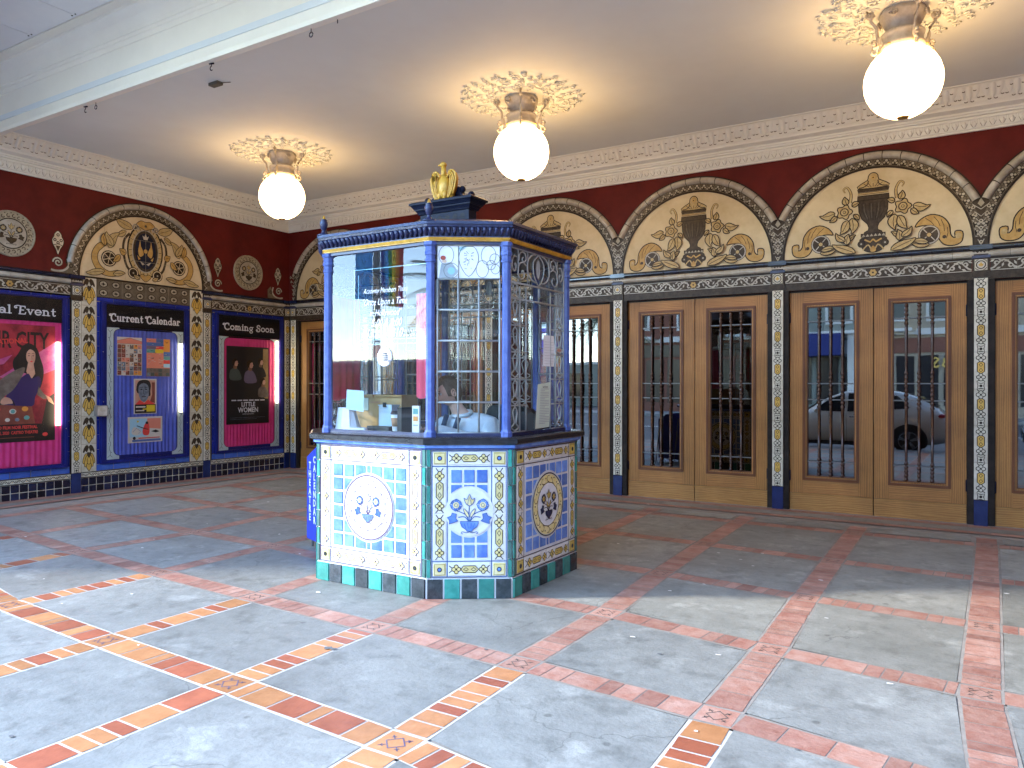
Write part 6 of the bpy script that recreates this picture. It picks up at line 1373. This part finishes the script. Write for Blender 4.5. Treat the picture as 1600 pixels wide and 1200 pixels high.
k.prism(smoothpts([(-4.24, 4.29), (-4.08, 4.28), (-4.06, 4.38), (-4.22, 4.40)], True, 2), DZ+.03, 1.32, 'pure_white', smoothpts([(-4.22, 4.30), (-4.11, 4.30), (-4.11, 4.37), (-4.21, 4.38)], True, 2)); tag(k.build('ticket_machine'), 'white covered ticket machine at the left corner of the booth desk', 'machine')
k = MB(); k.box(-3.465, -3.40, 4.272, 4.29, DZ+.02, 1.345, 'pure_white'); k.box(-3.455, -3.412, 4.2705, 4.272, 1.285, 1.325, 'teal_print'); k.box(-3.455, -3.412, 4.2705, 4.272, 1.235, 1.27, 'orange_print'); k.box(-3.455, -3.412, 4.2705, 4.272, 1.20, 1.21, 'print_grey'); k.box(-3.47, -3.395, 4.27, 4.295, DZ, DZ+.02, 'black_plastic')
tag(k.build('card_sign'), 'narrow white upright sign with card symbols beside the front right post', 'sign')
k = Ink(fr); k.poly([(A(-4.12), 1.31), (A(-3.94), 1.29), (A(-3.935), 1.45), (A(-4.11), 1.46)], -.03, 'paper_blue'); tag(k.build('notice'), 'pale blue sheet of paper taped inside the left part of the front window', 'notice')
frR, LR = face(2, U); k = Ink(frR); k.poly([(.40, 1.165), (.62, 1.17), (.655, 1.52), (.44, 1.50)], .007, 'paper_green')
for q in range(22): z = 1.20+q*.0125; k.rect(.455-.0+(z-1.2)*.1, z, .455+.16*(1 if q % 5 else .6), z+.004, .0085, 'print_grey')
text_ink(k, 'NOTICE', .555, 1.472, .022, .0085, 'ink_black', .0004, 'CENTER'); tag(k.build('notice'), 'long pale green printed notice leaning at the bottom of the right side window', 'notice')
k = Ink(frR); k.poly([(.52, 1.64), (.70, 1.64), (.71, 1.80), (.69, 1.88), (.53, 1.88)], .007, 'paper_white')
for q in range(9): k.rect(.54, 1.66+q*.021, .69, 1.662+q*.021, .0085, 'print_grey')
tag(k.build('notice'), 'white typed sheet taped high in the middle of the right side window', 'notice')
# calendar rack board standing behind the left corner of the booth
sg = thing('calendar_stand', 'blue board lettered THEATRE CALENDAR standing behind the left corner of the booth', 'stand', (-5.05, 4.72, 0))
SP = (-5.265, 5.0); sfr = lambda u, v, h: (SP[0]+u*.971-h*.24, SP[1]-u*.238-h*.97, v)
mat('sign_blue', (.03, .055, .42), .35)
k = Ink(sfr); pts = [(0, .09), (.42, .04), (.42, .98), (.14, .93), (0, .85)]
pts = [(0, .08), (.44, .04), (.44, .96), (.17, .93), (.0, .83)]
k.add([sfr(u, v, h) for h in (0, .03) for u, v in pts], [tuple(range(5)), tuple(range(5, 10))]+[(i, (i+1) % 5, 5+(i+1) % 5, 5+i) for i in range(5)], 'sign_blue'); k.build('board', sg)
k = Ink(sfr)
for c_, u_, z_ in [(ch, .055, .725-i*.079) for i, ch in enumerate('THEATRE')]+[(ch, .135, .780-i*.079) for i, ch in enumerate('CALENDAR')]:
    text_ink(k, c_, u_, z_, .088, .0312, 'letter_white', .003, 'CENTER', sx=.72)
k.build('lettering', sg)
k = MB(); 
for u_, d in ((.05, .25), (.39, .25)): p = sfr(u_, 0, 0); k.tube([(p[0], p[1]+.02, .85), (p[0]-.1*0, p[1]+.28, 0)], .01, 'steel_grey', 6); k.tube([(p[0], p[1], .2), (p[0], p[1], 0)], .01, 'steel_grey', 6)
k.build('rear_leg', sg)

# ------------------------------------------------------------ ticket seller
def skin_mesh(chains, sub=2):
    """chains of (point, radius); first point of a chain may be an index into earlier vertices"""
    vs = []; es = []; rs = []
    for ch in chains:
        prev = None
        for it in ch:
            if isinstance(it, int): prev = it; continue
            p, r = it; vs.append(p); rs.append(r); i = len(vs)-1
            if prev is not None: es.append((prev, i))
            prev = i
    me = bpy.data.meshes.new('t'); me.from_pydata(vs, es, []); o = bpy.data.objects.new('t', me); COL.objects.link(o)
    o.modifiers.new('s', 'SKIN'); sd = me.skin_vertices[0].data
    for i, r in enumerate(rs): sd[i].radius = r if isinstance(r, tuple) else (r, r)
    sd[0].use_root = True
    m_ = o.modifiers.new('u', 'SUBSURF'); m_.levels = sub; m_.render_levels = sub
    bpy.context.view_layer.update(); res = bpy.data.meshes.new_from_object(o.evaluated_get(bpy.context.evaluated_depsgraph_get()))
    V_ = [tuple(v.co) for v in res.vertices]; F2 = [tuple(p.vertices) for p in res.polygons]
    bpy.data.objects.remove(o); bpy.data.meshes.remove(me); bpy.data.meshes.remove(res)
    return V_, F2
mat('skin', (.74, .48, .37), .5, (.68, .42, .31), 20); mat('hair', (.16, .11, .075), .6, (.09, .06, .04), 60); mat('sweatshirt', (.66, .74, .78), .8, (.58, .66, .70), 14); mat('vest', (.03, .045, .08), .7); mat('lip', (.42, .17, .14), .5); mat('eye_dark', (.03, .02, .02), .3); mat('chair_black', (.014, .014, .016), .5); mat('trousers', (.03, .035, .05), .8)
HX, HY, HZ = -3.552, 4.83, 1.445
fd = Vector((-.46, -.82, -.34)).normalized(); rt = Vector((0, 0, 1)).cross(fd).normalized()*-1; up_ = rt.cross(fd)*-1 if rt.cross(fd).z < 0 else rt.cross(fd)
def hp(f, r, u): v = Vector((HX, HY, HZ))+fd*f+rt*r+up_*u; return v
pr = thing('person', 'seated ticket seller in a pale blue grey sweatshirt looking down inside the booth', 'person', (-3.45, 5.0, 0))
body = MB()
# pelvis, spine, neck; arms; hands with fingers
ch = [[((-3.42, 5.12, .62), (.15, .12)), ((-3.43, 5.10, .80), (.14, .12)), ((-3.45, 5.04, 1.0), (.16, .12)), ((-3.47, 4.98, 1.13), (.17, .11)), ((-3.49, 4.94, 1.23), (.09, .08)), ((-3.52, 4.90, 1.31), (.052, .054)), ((-3.54, 4.865, 1.38), (.050, .055))],
      [3, ((-3.28, 4.98, 1.16), .062), ((-3.20, 4.86, .99), .050), ((-3.36, 4.66, 1.10), (.038, .042)), ((-3.50, 4.54, 1.165), (.026, .034))],
      [3, ((-3.65, 4.93, 1.16), .060), ((-3.78, 4.84, 1.0), .048), ((-3.70, 4.62, 1.10), (.036, .040)), ((-3.62, 4.52, 1.17), (.026, .034))],
      [0, ((-3.34, 4.92, .58), .085), ((-3.32, 4.62, .56), .06), ((-3.32, 4.60, .12), .045), ((-3.33, 4.48, .05), .04)], [0, ((-3.54, 4.92, .58), .085), ((-3.56, 4.62, .56), .06), ((-3.56, 4.60, .12), .045), ((-3.57, 4.48, .05), .04)]]
V1, F1 = skin_mesh(ch); body.add(V1, F1, 'skin', True)
def hand(w, d, side):
    w = Vector(w); d = Vector(d).normalized(); s = d.cross(Vector((0, 0, 1))).normalized()*side; P = lambda f, q, z: tuple(w+d*f+s*q+Vector((0, 0, z)))
    V_, F2 = skin_mesh([[(P(-.02, 0, 0), (.024, .018)), (P(.03, 0, .004), (.032, .014)), (P(.07, 0, .004), (.036, .013))]], 2); body.add(V_, F2, 'skin', True)
    for q, l, dz in ((-.030, .060, 0), (-.010, .074, .003), (.010, .070, .003), (.029, .052, 0)):
        V_, F2 = skin_mesh([[(P(.06, q, .004), .0095), (P(.06+l*.45, q*1.12, .010+dz), .009), (P(.06+l*.8, q*1.15, -.002), .008), (P(.06+l*.98, q*1.12, -.016), .0065)]], 1); body.add(V_, F2, 'skin', True)
    V_, F2 = skin_mesh([[(P(.012, -.024, 0), .012), (P(.036, -.050, -.004), .0105), (P(.064, -.060, -.010), .0085)]], 1); body.add(V_, F2, 'skin', True)
hand((-3.50, 4.54, 1.165), (-.6, -.7, -.1), 1); hand((-3.62, 4.52, 1.17), (.3, -.9, -.05), -1)
# head: a shaped ball with nose, brow, eye sockets, chin and ears
vs = []; NR, NS = 22, 28
for i in range(NR+1):
    th = pi*i/NR
    for q in range(NS):
        an = 2*pi*q/NS; f, r, u = sin(th)*cos(an), sin(th)*sin(an), cos(th)
        F, Rr, Uu = f*.098, r*.076, u*.118
        if u < 0: k_ = 1+u*.30*(1-max(0, f)*.35); F *= k_; Rr *= k_
        if f > 0 and u < -.2: F += .014*f*max(0, 1-abs(r)*2.4)
        if f > .5:
            F += .026*math.exp(-((r/.17)**2))*math.exp(-(((u+.16)/.17)**2))
            F -= .011*(math.exp(-(((r-.40)/.17)**2))+math.exp(-(((r+.40)/.17)**2)))*math.exp(-(((u-.08)/.12)**2))
            F += .006*math.exp(-(((u-.24)/.10)**2))*(1-abs(r)); F += .007*math.exp(-((r/.28)**2))*math.exp(-(((u+.48)/.07)**2)); F -= .006*math.exp(-((r/.3)**2))*math.exp(-(((u+.60)/.05)**2))
        if f < 0: F *= 1.08
        vs.append(tuple(hp(F, Rr, Uu)))
body.add(vs, [(i*NS+q, i*NS+(q+1) % NS, (i+1)*NS+(q+1) % NS, (i+1)*NS+q) for i in range(NR) for q in range(NS)], 'skin', True)
for s in (-1, 1):
    pts = [hp(-.004+.016*cos(t), s*(.077+.006*abs(sin(t))), -.012+.030*sin(t)) for t in [q*pi/6 for q in range(12)]]; body.tube(pts, .0065, 'skin', 6, True); body.ball(hp(-.002, s*.076, -.014), .016, 'skin', 8, sx=.7, sy=.7, sz=1.3)
    body.ball(hp(.083, s*.031, .008), .011, 'pure_white', 8); body.ball(hp(.092, s*.031, .005), .0055, 'eye_dark', 8); body.tube([hp(.092, s*.048, .014), hp(.099, s*.031, .018), hp(.096, s*.016, .013)], .0035, 'hair', 5); body.tube([hp(.093, s*.052, .030), hp(.102, s*.032, .036), hp(.100, s*.012, .032)], .0045, 'hair', 5)
body.tube([hp(.090, -.024, -.058), hp(.101, 0, -.054), hp(.090, .024, -.058)], [.003, .006, .003], 'lip', 6); body.tube([hp(.088, -.020, -.064), hp(.098, 0, -.064), hp(.088, .020, -.064)], [.003, .006, .003], 'lip', 6)
body.build('body', pr)
hv = []; NR, NS = 14, 28
for i in range(NR+1):
    for q in range(NS):
        an = 2*pi*q/NS; lim = (1.05 if cos(an) > .55 else 1.9 if cos(an) > -.1 else 2.35); lim += .12*cos(an*3)
        th = lim*i/NR; f, r, u = sin(th)*cos(an), sin(th)*sin(an), cos(th); b = 1.0+.05*sin(an*9+th*7)*.35
        hv.append(tuple(hp((f*.104*(1.08 if f < 0 else 1))*b, r*.083*b, u*.126*b+.002)))
k = MB(); k.add(hv, [(i*NS+q, i*NS+(q+1) % NS, (i+1)*NS+(q+1) % NS, (i+1)*NS+q) for i in range(NR) for q in range(NS)], 'hair', True); k.build('hair', pr)
ch = [[((-3.42, 5.12, .66), (.185, .155)), ((-3.43, 5.10, .82), (.17, .15)), ((-3.45, 5.04, 1.0), (.19, .145)), ((-3.465, 4.99, 1.14), (.195, .13)), ((-3.49, 4.945, 1.235), (.10, .095))],
      [3, ((-3.25, 4.98, 1.17), .088), ((-3.17, 4.86, 1.0), .075), ((-3.36, 4.67, 1.11), .055), ((-3.48, 4.56, 1.165), .042)],
      [3, ((-3.67, 4.93, 1.17), .082), ((-3.80, 4.84, 1.0), .07), ((-3.71, 4.63, 1.11), .055), ((-3.63, 4.54, 1.17), .042)]]
V1, F1 = skin_mesh(ch); k = MB(); k.add(V1, F1, 'sweatshirt', True)
k.tube([(-3.49+.075*cos(t), 4.93+.07*sin(t), 1.268+.02*sin(t)) for t in [q*pi/8 for q in range(16)]], .016, 'sweatshirt', 6, True); k.build('sweatshirt', pr)
k = MB(); k.tube([(-3.43, 4.80, 1.24), (-3.46, 4.785, 1.15), (-3.47, 4.83, 1.02)], .020, 'vest', 6); k.tube([(-3.56, 4.82, 1.26), (-3.58, 4.79, 1.15), (-3.58, 4.83, 1.02)], .02, 'vest', 6); k.build('strap', pr)
k = MB(); V1, F1 = skin_mesh([[((-3.42, 5.12, .60), (.17, .14)), ((-3.34, 4.92, .58), .10), ((-3.32, 4.62, .56), .075), ((-3.32, 4.60, .14), .055)], [0, ((-3.54, 4.92, .58), .10), ((-3.56, 4.62, .56), .075), ((-3.56, 4.60, .14), .055)]]); k.add(V1, F1, 'trousers', True); k.build('trousers', pr)
cht = thing('office_chair', 'black high backed chair behind the ticket seller', 'chair', (-3.40, 5.15, 0))
k = MB(); k.box(-3.62, -3.20, 4.92, 5.30, .42, .49, 'chair_black'); k.build('seat', cht)
k = MB(); bp = smoothpts([(-3.42, 1.30), (-3.20, 1.33), (-2.98, 1.27), (-2.95, 1.0), (-3.0, .60), (-3.42, .60), (-3.46, 1.0)], True, 4); n = len(bp)
k.add([(x_, 5.16+d+.15*abs(x_+3.2), z_) for d in (0, .07) for x_, z_ in bp], [tuple(range(n)), tuple(range(n, 2*n))]+[(i, (i+1) % n, n+(i+1) % n, n+i) for i in range(n)], 'chair_black'); k.build('backrest', cht)
k = MB(); k.tube([(-3.40, 5.1, .42), (-3.40, 5.1, .08)], .03, 'steel_grey', 10); k.build('column', cht)
for q in range(5): k = MB(); k.tube([(-3.40, 5.1, .08), (-3.40+.28*cos(q*1.257), 5.1+.28*sin(q*1.257), .03)], [.025, .018], 'chair_black', 6); k.build('leg', cht)
# ------------------------------------------------------------ the street behind the camera, seen in the glass
mat('asphalt', (.09, .09, .093), .85, (.07, .07, .073), 3, bump=.3, bs=60); mat('concrete', (.30, .30, .29), .85, (.24, .24, .235), 2, bump=.2, bs=30)
mat('wall_cream', (.62, .56, .42), .8, (.56, .50, .37), 2); mat('wall_greygreen', (.27, .30, .26), .8, (.24, .26, .23), 2); mat('wall_tan', (.42, .36, .27), .8, (.38, .32, .24), 2); mat('wall_white', (.66, .66, .62), .8, (.6, .6, .56), 2); mat('wall_rust', (.22, .09, .06), .8)
mat('window_dark', (.02, .025, .03), .08); mat('window_warm', (.50, .40, .20), .3); mat('trim_white', (.68, .67, .63), .6); mat('awning_blue', (.012, .022, .16), .6); mat('shop_dark', (.02, .02, .022), .2); mat('sign_gold', (.75, .50, .12), .4); mat('shop_red', (.16, .035, .02), .5)
mat('palm_green', (.06, .10, .035), .6, (.09, .13, .05), 6); mat('palm_trunk', (.16, .12, .08), .9, (.10, .075, .05), 20); mat('pole_grey', (.22, .22, .21), .5)
mat('car_white', (.90, .84, .70), .18, coat=.8); mat('car_blue', (.07, .12, .20), .2, coat=.8); mat('car_glass', (.015, .02, .022), .05); mat('tyre', (.015, .015, .016), .8); mat('rim_metal', (.35, .35, .36), .3, metal=.8); mat('tail_red', (.5, .02, .03), .2); mat('chrome', (.6, .6, .62), .15, metal=.9)
k = MB(); k.box(-90, 90, -18.5, -.56, -.5, -.145, 'asphalt'); tag(k.build('road'), kind='structure')
k = MB(); k.box(-90, 90, -22, -18.5, -.5, -.01, 'concrete'); tag(k.build('pavement'), kind='structure')
k = MB(); k.box(-150, 150, -160, -22, -.5, -.02, 'asphalt'); k.box(-150, -10.8, -.56, 60, -.5, -.012, 'asphalt'); k.box(3.25, 150, -.56, 60, -.5, -.012, 'concrete'); tag(k.build('ground'), kind='structure')
k = MB(); k.box(-60, 60, -9.6, -9.48, -.144, -.140, 'trim_white'); k.box(-60, 60, -9.3, -9.18, -.144, -.140, 'trim_white'); tag(k.build('road_line'), kind='structure')
def building(name, label, x0, x1, y, h, wall, floors, shop, rn, bays=3, bay_proj=.7):
    t = thing(name, label, 'building', ((x0+x1)/2, y, 0), 'buildings across the street'); k = MB()
    k.box(x0, x1, y-10, y, -.01, h, wall); k.box(x0-.1, x1+.1, y-.1, y+.35, h-.5, h+.1, 'trim_white'); k.box(x0, x1, y, y+.2, 3.9, 4.2, 'trim_white'); k.build('wall', t)
    n = bays; L = (x1-x0)/n; rnd = random.Random(rn)
    fh = (h-4.6)/floors
    for f in range(floors):
        z0 = 4.3+f*fh
        for i in range(n):
            c = x0+L*(i+.5); pj = bay_proj if (i+rn) % 2 == 0 else 0
            if pj:
                b = MB(); b.prism([(c-1.1, y), (c+1.1, y), (c+.7, y+pj), (c-.7, y+pj)][::-1], z0-.2, z0+fh-.3, wall); b.box(c-.85, c+.85, y+pj-.02, y+pj+.05, z0-.25, z0-.1, 'trim_white'); b.build('bay', t)
            wn = MB(); w2, z2, z3 = .5, z0+.35, z0+fh-.7; yy = y+pj
            wn.box(c-w2-.12, c+w2+.12, yy, yy+.06, z2-.12, z3+.14, 'trim_white'); wo = wn.build('window', t)
            wn = MB(); wn.box(c-w2, c+w2, yy+.06, yy+.075, z2, z3, 'window_warm' if rnd.random() < .35 else 'window_dark'); wn.box(c-w2, c+w2, yy+.075, yy+.10, (z2+z3)/2-.03, (z2+z3)/2+.03, 'trim_white'); wn.build('pane', wo)
    s = MB()
    for i in range(n*2):
        a = x0+(x1-x0)*i/(n*2)+.12; b = x0+(x1-x0)*(i+1)/(n*2)-.12; s.box(a, b, y, y+.05, .5, 2.9, 'shop_dark'); 
    s.box(x0+.1, x1-.1, y, y+.08, 3.05, 3.75, shop); s.build('shop_front', t)
    return t
YO = -22
b1 = building('shop_building', 'rust and tan shop building with gold letters over its window, across the street', -4.4, 3.6, YO+0, 9.5, 'wall_tan', 1, 'wall_rust', 2, 4)
for tx, uu in (('R', -1.48), ('B', 1.02), ('S', 1.47)): k = Ink(lambda u, v, h: (-u, YO+h, v)); text_ink(k, tx, uu, 2.32, .66, .14, 'sign_gold', .012); k.build('sign_letter', b1)
b2 = building('shop_building', 'grey green building with a white column and a blue awning, across the street', -9.6, -4.5, YO, 9, 'wall_greygreen', 1, 'wall_white', 3, 2)
k = MB(); k.box(-5.4, -4.7, YO, YO+.5, 0, 8.6, 'trim_white'); k.build('column', b2)
k = MB(); k.prism([(-7.9, YO), (-5.6, YO), (-5.6, YO+1.3), (-7.9, YO+1.3)][::-1], 2.95, 4.05, 'awning_blue'); k.box(-7.85, -7.2, YO+1.31, YO+1.33, 3.55, 3.85, 'trim_white'); k.build('awning', b2)
b7 = building('shop_building', 'dark brown building with dark windows added to darken the mirror image in the doors', -17.5, -9.9, YO, 9, 'wall_rust', 1, 'shop_dark', 2, 3)  # building added so that the middle doors mirror something dark
k = MB(); k.box(-60, -18.5, -34, -30, -.02, 2.9, 'wall_greygreen'); k.box(-60.1, -18.4, -34.1, -29.9, 2.9, 3.1, 'trim_white')  # low block added to darken what the booth's front window mirrors
for i in range(10): k.box(-58+i*4, -56+i*4, -29.99, -29.9, .6, 2.3, 'window_dark')
tag(k.build('backdrop'), 'long low grey pavilion added to darken the low mirror image in the booth window', 'building')
b3 = building('house', 'cream house with bay windows and a dark shop front, across the street', 3.8, 11, YO, 10.5, 'wall_cream', 2, 'awning_blue', 4, 3)
b4 = building('house', 'grey green bay windowed house directly behind the viewer, across the street', 11.2, 19, YO, 11, 'wall_greygreen', 2, 'wall_rust', 6, 3)
b5 = building('house', 'white house with trimmed windows at the far right, across the street', 19.2, 27, YO, 10.5, 'wall_white', 2, 'shop_red', 7, 3)
b6 = building('house', 'tan house at the far end of the row, across the street', 27.2, 40, YO, 11, 'wall_tan', 2, 'awning_blue', 8, 5)
# car
def car(x, y, label, paint, z=-.145):
    t = thing('parked_car', label, 'car', (x, y, z), 'cars parked along the kerb'); L = 4.4; X = lambda s: x+s   # rear at +x end
    # half sections along the length: (s, z_bottom, z_belt, z_roof, half width, half roof width)
    S = [(-2.2, .38, .62, .66, .62, .50), (-2.12, .26, .70, .76, .80, .62), (-1.8, .22, .80, .86, .88, .70), (-1.3, .20, .88, .94, .90, .74), (-.95, .20, .93, .99, .90, .74), (-.45, .20, .96, 1.33, .90, .66), (0, .20, .97, 1.49, .90, .62), (.55, .20, .99, 1.53, .90, .62), (1.1, .20, 1.02, 1.49, .90, .60), (1.6, .22, 1.05, 1.34, .88, .58), (1.95, .26, 1.02, 1.12, .84, .60), (2.12, .30, .92, .98, .78, .56), (2.2, .40, .70, .74, .68, .5)]
    k = MB(); vs = []
    for s, zb, zl, zr, hw, rw in S:
        row = [(-hw*.86, zb), (-hw, zb+.16), (-hw, (zb+zl)/2+.06), (-hw*.97, zl), (-(hw*.15+rw*.85), zl+(zr-zl)*.55), (-rw, zr-.03), (-rw*.6, zr), (0, zr+.012)]
        row = row+[(-a, b) for a, b in row[:-1][::-1]]
        vs += [(X(s), y+a, z+b) for a, b in row]
    n = 15; k.add(vs, [(i*n+j, i*n+j+1, (i+1)*n+j+1, (i+1)*n+j) for i in range(len(S)-1) for j in range(n-1)]+[tuple(range(n)), tuple(range((len(S)-1)*n, len(S)*n))]+[(i*n, (i+1)*n, (i+1)*n+n-1, i*n+n-1) for i in range(len(S)-1)], paint, True); body = k.build('body', t)
    for sd in (1, -1):
        k = MB(); o = .012*sd
        for wp in ([(-.72, 1.0), (-.35, 1.0), (-.02, 1.0), (-.02, 1.42), (-.38, 1.30)], [(.06, 1.0), (.80, 1.04), (.80, 1.45), (.06, 1.44)], [(.87, 1.05), (1.42, 1.10), (1.15, 1.38), (.87, 1.44)]):
            pp = []
            for s, zz in wp:
                # sit on the side glass surface
                i = max(q for q in range(len(S)-1) if S[q][0] <= s); a, b = S[i], S[i+1]; f = (s-a[0])/(b[0]-a[0]); zl, zr, hw, rw = (a[q]+(b[q]-a[q])*f for q in (2, 3, 4, 5)); u = (zz-zl)/(zr-zl+1e-6)
                wx = hw*.97+((hw*.15+rw*.85)-hw*.97)*min(1, u/.55) if u < .55 else (hw*.15+rw*.85)+(rw-(hw*.15+rw*.85))*(u-.55)/.45
                pp.append((X(s), y+sd*(wx+.014), z+zz))
            k.add(pp, [tuple(range(len(pp)))], 'car_glass')
        k.build('side_window', t)
        k = MB(); k.ball((X(-.62), y+sd*1.0, z+1.02), .10, paint, 10, sx=.7, sy=.9, sz=.7); k.build('mirror', t)
        for s in (-1.42, 1.38):
            k = MB(); c = (X(s), y+sd*.80, z+.335)
            k.add([(c[0]+.40*cos(a*pi/12), y+sd*.908, max(z+.18, c[2]+.40*sin(a*pi/12))) for a in range(24)], [tuple(range(24))], 'tyre')
            def cyl(r0, r1, y0, y1, m, nn=24): k.add([(c[0]+r0*cos(a*2*pi/nn), y0, c[2]+r0*sin(a*2*pi/nn)) for a in range(nn)]+[(c[0]+r1*cos(a*2*pi/nn), y1, c[2]+r1*sin(a*2*pi/nn)) for a in range(nn)], [(a, (a+1) % nn, nn+(a+1) % nn, nn+a) for a in range(nn)]+[tuple(range(nn)), tuple(range(nn, 2*nn))], m)
            cyl(.335, .325, c[1]-sd*.1, y+sd*.925, 'tyre'); wheel = k.build('wheel', t)
            k = MB(); c = (X(s), y+sd*.80, z+.335); cyl(.215, .20, y+sd*.925, y+sd*.93, 'shop_dark')
            for a in range(5): an = a*2*pi/5+.3; k.tube([(c[0]+.04*cos(an), y+sd*.935, c[2]+.04*sin(an)), (c[0]+.21*cos(an+.12), y+sd*.933, c[2]+.21*sin(an+.12))], .020, 'rim_metal', 5); k.tube([(c[0]+.04*cos(an), y+sd*.935, c[2]+.04*sin(an)), (c[0]+.21*cos(an-.12), y+sd*.933, c[2]+.21*sin(an-.12))], .018, 'rim_metal', 5)
            k.tube([(c[0]+.21*cos(a*pi/12), y+sd*.933, c[2]+.21*sin(a*pi/12)) for a in range(24)], .012, 'rim_metal', 6, True); k.build('rim', wheel)
        k = MB(); k.ball((X(2.03), y+sd*.72, z+.93), .14, 'tail_red', 12, sx=.9, sy=.75, sz=.42); k.build('tail_light', t)
        k = MB(); k.ball((X(-2.07), y+sd*.64, z+.66), .14, 'chrome', 12, sx=.8, sy=1, sz=.4); k.build('headlight', t)
        k = MB(); k.box(X(.10), X(.28), y+sd*.902-.004, y+sd*.902+.004, z+.86, z+.885, 'chrome'); k.box(X(.035), X(.042), y+sd*.903-.002, y+sd*.903+.002, z+.25, z+.96, 'shop_dark'); k.box(X(.86), X(.867), y+sd*.903-.002, y+sd*.903+.002, z+.45, z+1.0, 'shop_dark'); k.box(X(-1.0), X(1.0), y+sd*.90-.012, y+sd*.90+.012, z+.20, z+.29, 'shop_dark'); k.build('side_trim', t)
    k = MB(); k.add([(X(-.98), y-.62, z+1.0), (X(-.98), y+.62, z+1.0), (X(-.42), y+.56, z+1.375), (X(-.42), y-.56, z+1.375)], [(0, 1, 2, 3)], 'car_glass'); k.add([(X(1.98), y-.52, z+1.13), (X(1.98), y+.52, z+1.13), (X(1.58), y+.50, z+1.375), (X(1.58), y-.50, z+1.375)], [(0, 1, 2, 3)], 'car_glass'); k.build('windscreen', t)
    return t
car(-2.72, -1.75, 'white parked hatchback mirrored in the glass of the doors', 'car_white')
car(3.1, -1.85, 'dark blue parked hatchback at the kerb behind the viewer', 'car_blue')
# mast with two banners and a palm, mirrored in the front window of the booth
k = MB(); D0 = Vector((-15.75, -9.2)); 
fp = thing('flag_pole', 'tall grey street mast carrying two banners, mirrored in the booth window', 'pole', (D0.x, D0.y, 0)); k.tube([(D0.x, D0.y, -.15), (D0.x, D0.y, 8.5)], [.13, .10], 'pole_grey', 10); k.build('mast', fp)
s_ = Vector((.83, -.55))   # across the line of sight in the mirror
def banner(u0, u1, z0, z1, slope, mats, nm):
    k = MB(); n = len(mats)
    for i, m_ in enumerate(mats):
        for j in range(4):
            a = u0+(u1-u0)*(i+j/4)/n; b = u0+(u1-u0)*(i+(j+1)/4)/n; q = .04*sin(a*9); q2 = .04*sin(b*9)
            k.add([(D0.x+s_.x*a+q, D0.y+s_.y*a+q, z0+slope*(a-u0)), (D0.x+s_.x*b+q2, D0.y+s_.y*b+q2, z0+slope*(b-u0)), (D0.x+s_.x*b+q2, D0.y+s_.y*b+q2, z1+slope*(b-u0)), (D0.x+s_.x*a+q, D0.y+s_.y*a+q, z1+slope*(a-u0))], [(0, 1, 2, 3)], m_, True)
    return k.build(nm, fp)
cloth('ban_blue', (.08, .36, .80)); cloth('ban_navy', (.02, .06, .30)); cloth('ban_green', (.04, .25, .10)); cloth('ban_yellow', (.72, .55, .05)); cloth('ban_orange', (.70, .25, .03)); cloth('ban_red', (.55, .04, .04))
bb = banner(-.66, -.12, 4.12, 5.75, -.06, ['ban_blue'], 'blue_banner'); banner(.12, .80, 3.95, 5.80, -.12, ['ban_navy', 'ban_blue', 'ban_green', 'ban_yellow', 'ban_orange', 'ban_red'], 'rainbow_banner')
pt = thing('palm_tree', 'palm tree with drooping fronds, mirrored in the booth window', 'tree', (-13.7, -10.3, 0)); px_, py_ = -13.45, -10.2
k = MB(); k.tube([(px_+.05*sin(i*2), py_, -.1+i*.45) for i in range(11)], [.20-.007*i+.012*(i % 2) for i in range(11)], 'palm_trunk', 10); k.build('trunk', pt)
rn = random.Random(9)
k = MB()
for q in range(26):
    a = rn.uniform(0, 2*pi); el = rn.uniform(-.3, 1.2); L = rn.uniform(1.7, 2.3); pts = []
    for i in range(9):
        t = i/8; r = L*t*cos(el*(1-t*.6)); zz = 4.45+L*(t*sin(el)-.4*t*t); pts.append(Vector((px_+r*cos(a), py_+r*sin(a), zz)))
    k.tube(pts, [.03-.003*i for i in range(9)], 'palm_green', 4)
    sd = Vector((-sin(a), cos(a), 0))
    for i in range(1, 9):
        for f in (0, .33, .66):
            p = pts[i-1].lerp(pts[i], f); d = (pts[i]-pts[i-1]).normalized(); l = .62*(1-abs(i/8-.4)*.8)
            for m_ in (-1, 1): e = p+sd*m_*l*.75+d*l*.55+Vector((0, 0, -l*.35)); k.add([p-d*.02, p+d*.02, e], [(0, 1, 2)], 'palm_green')
k.build('crown', pt)
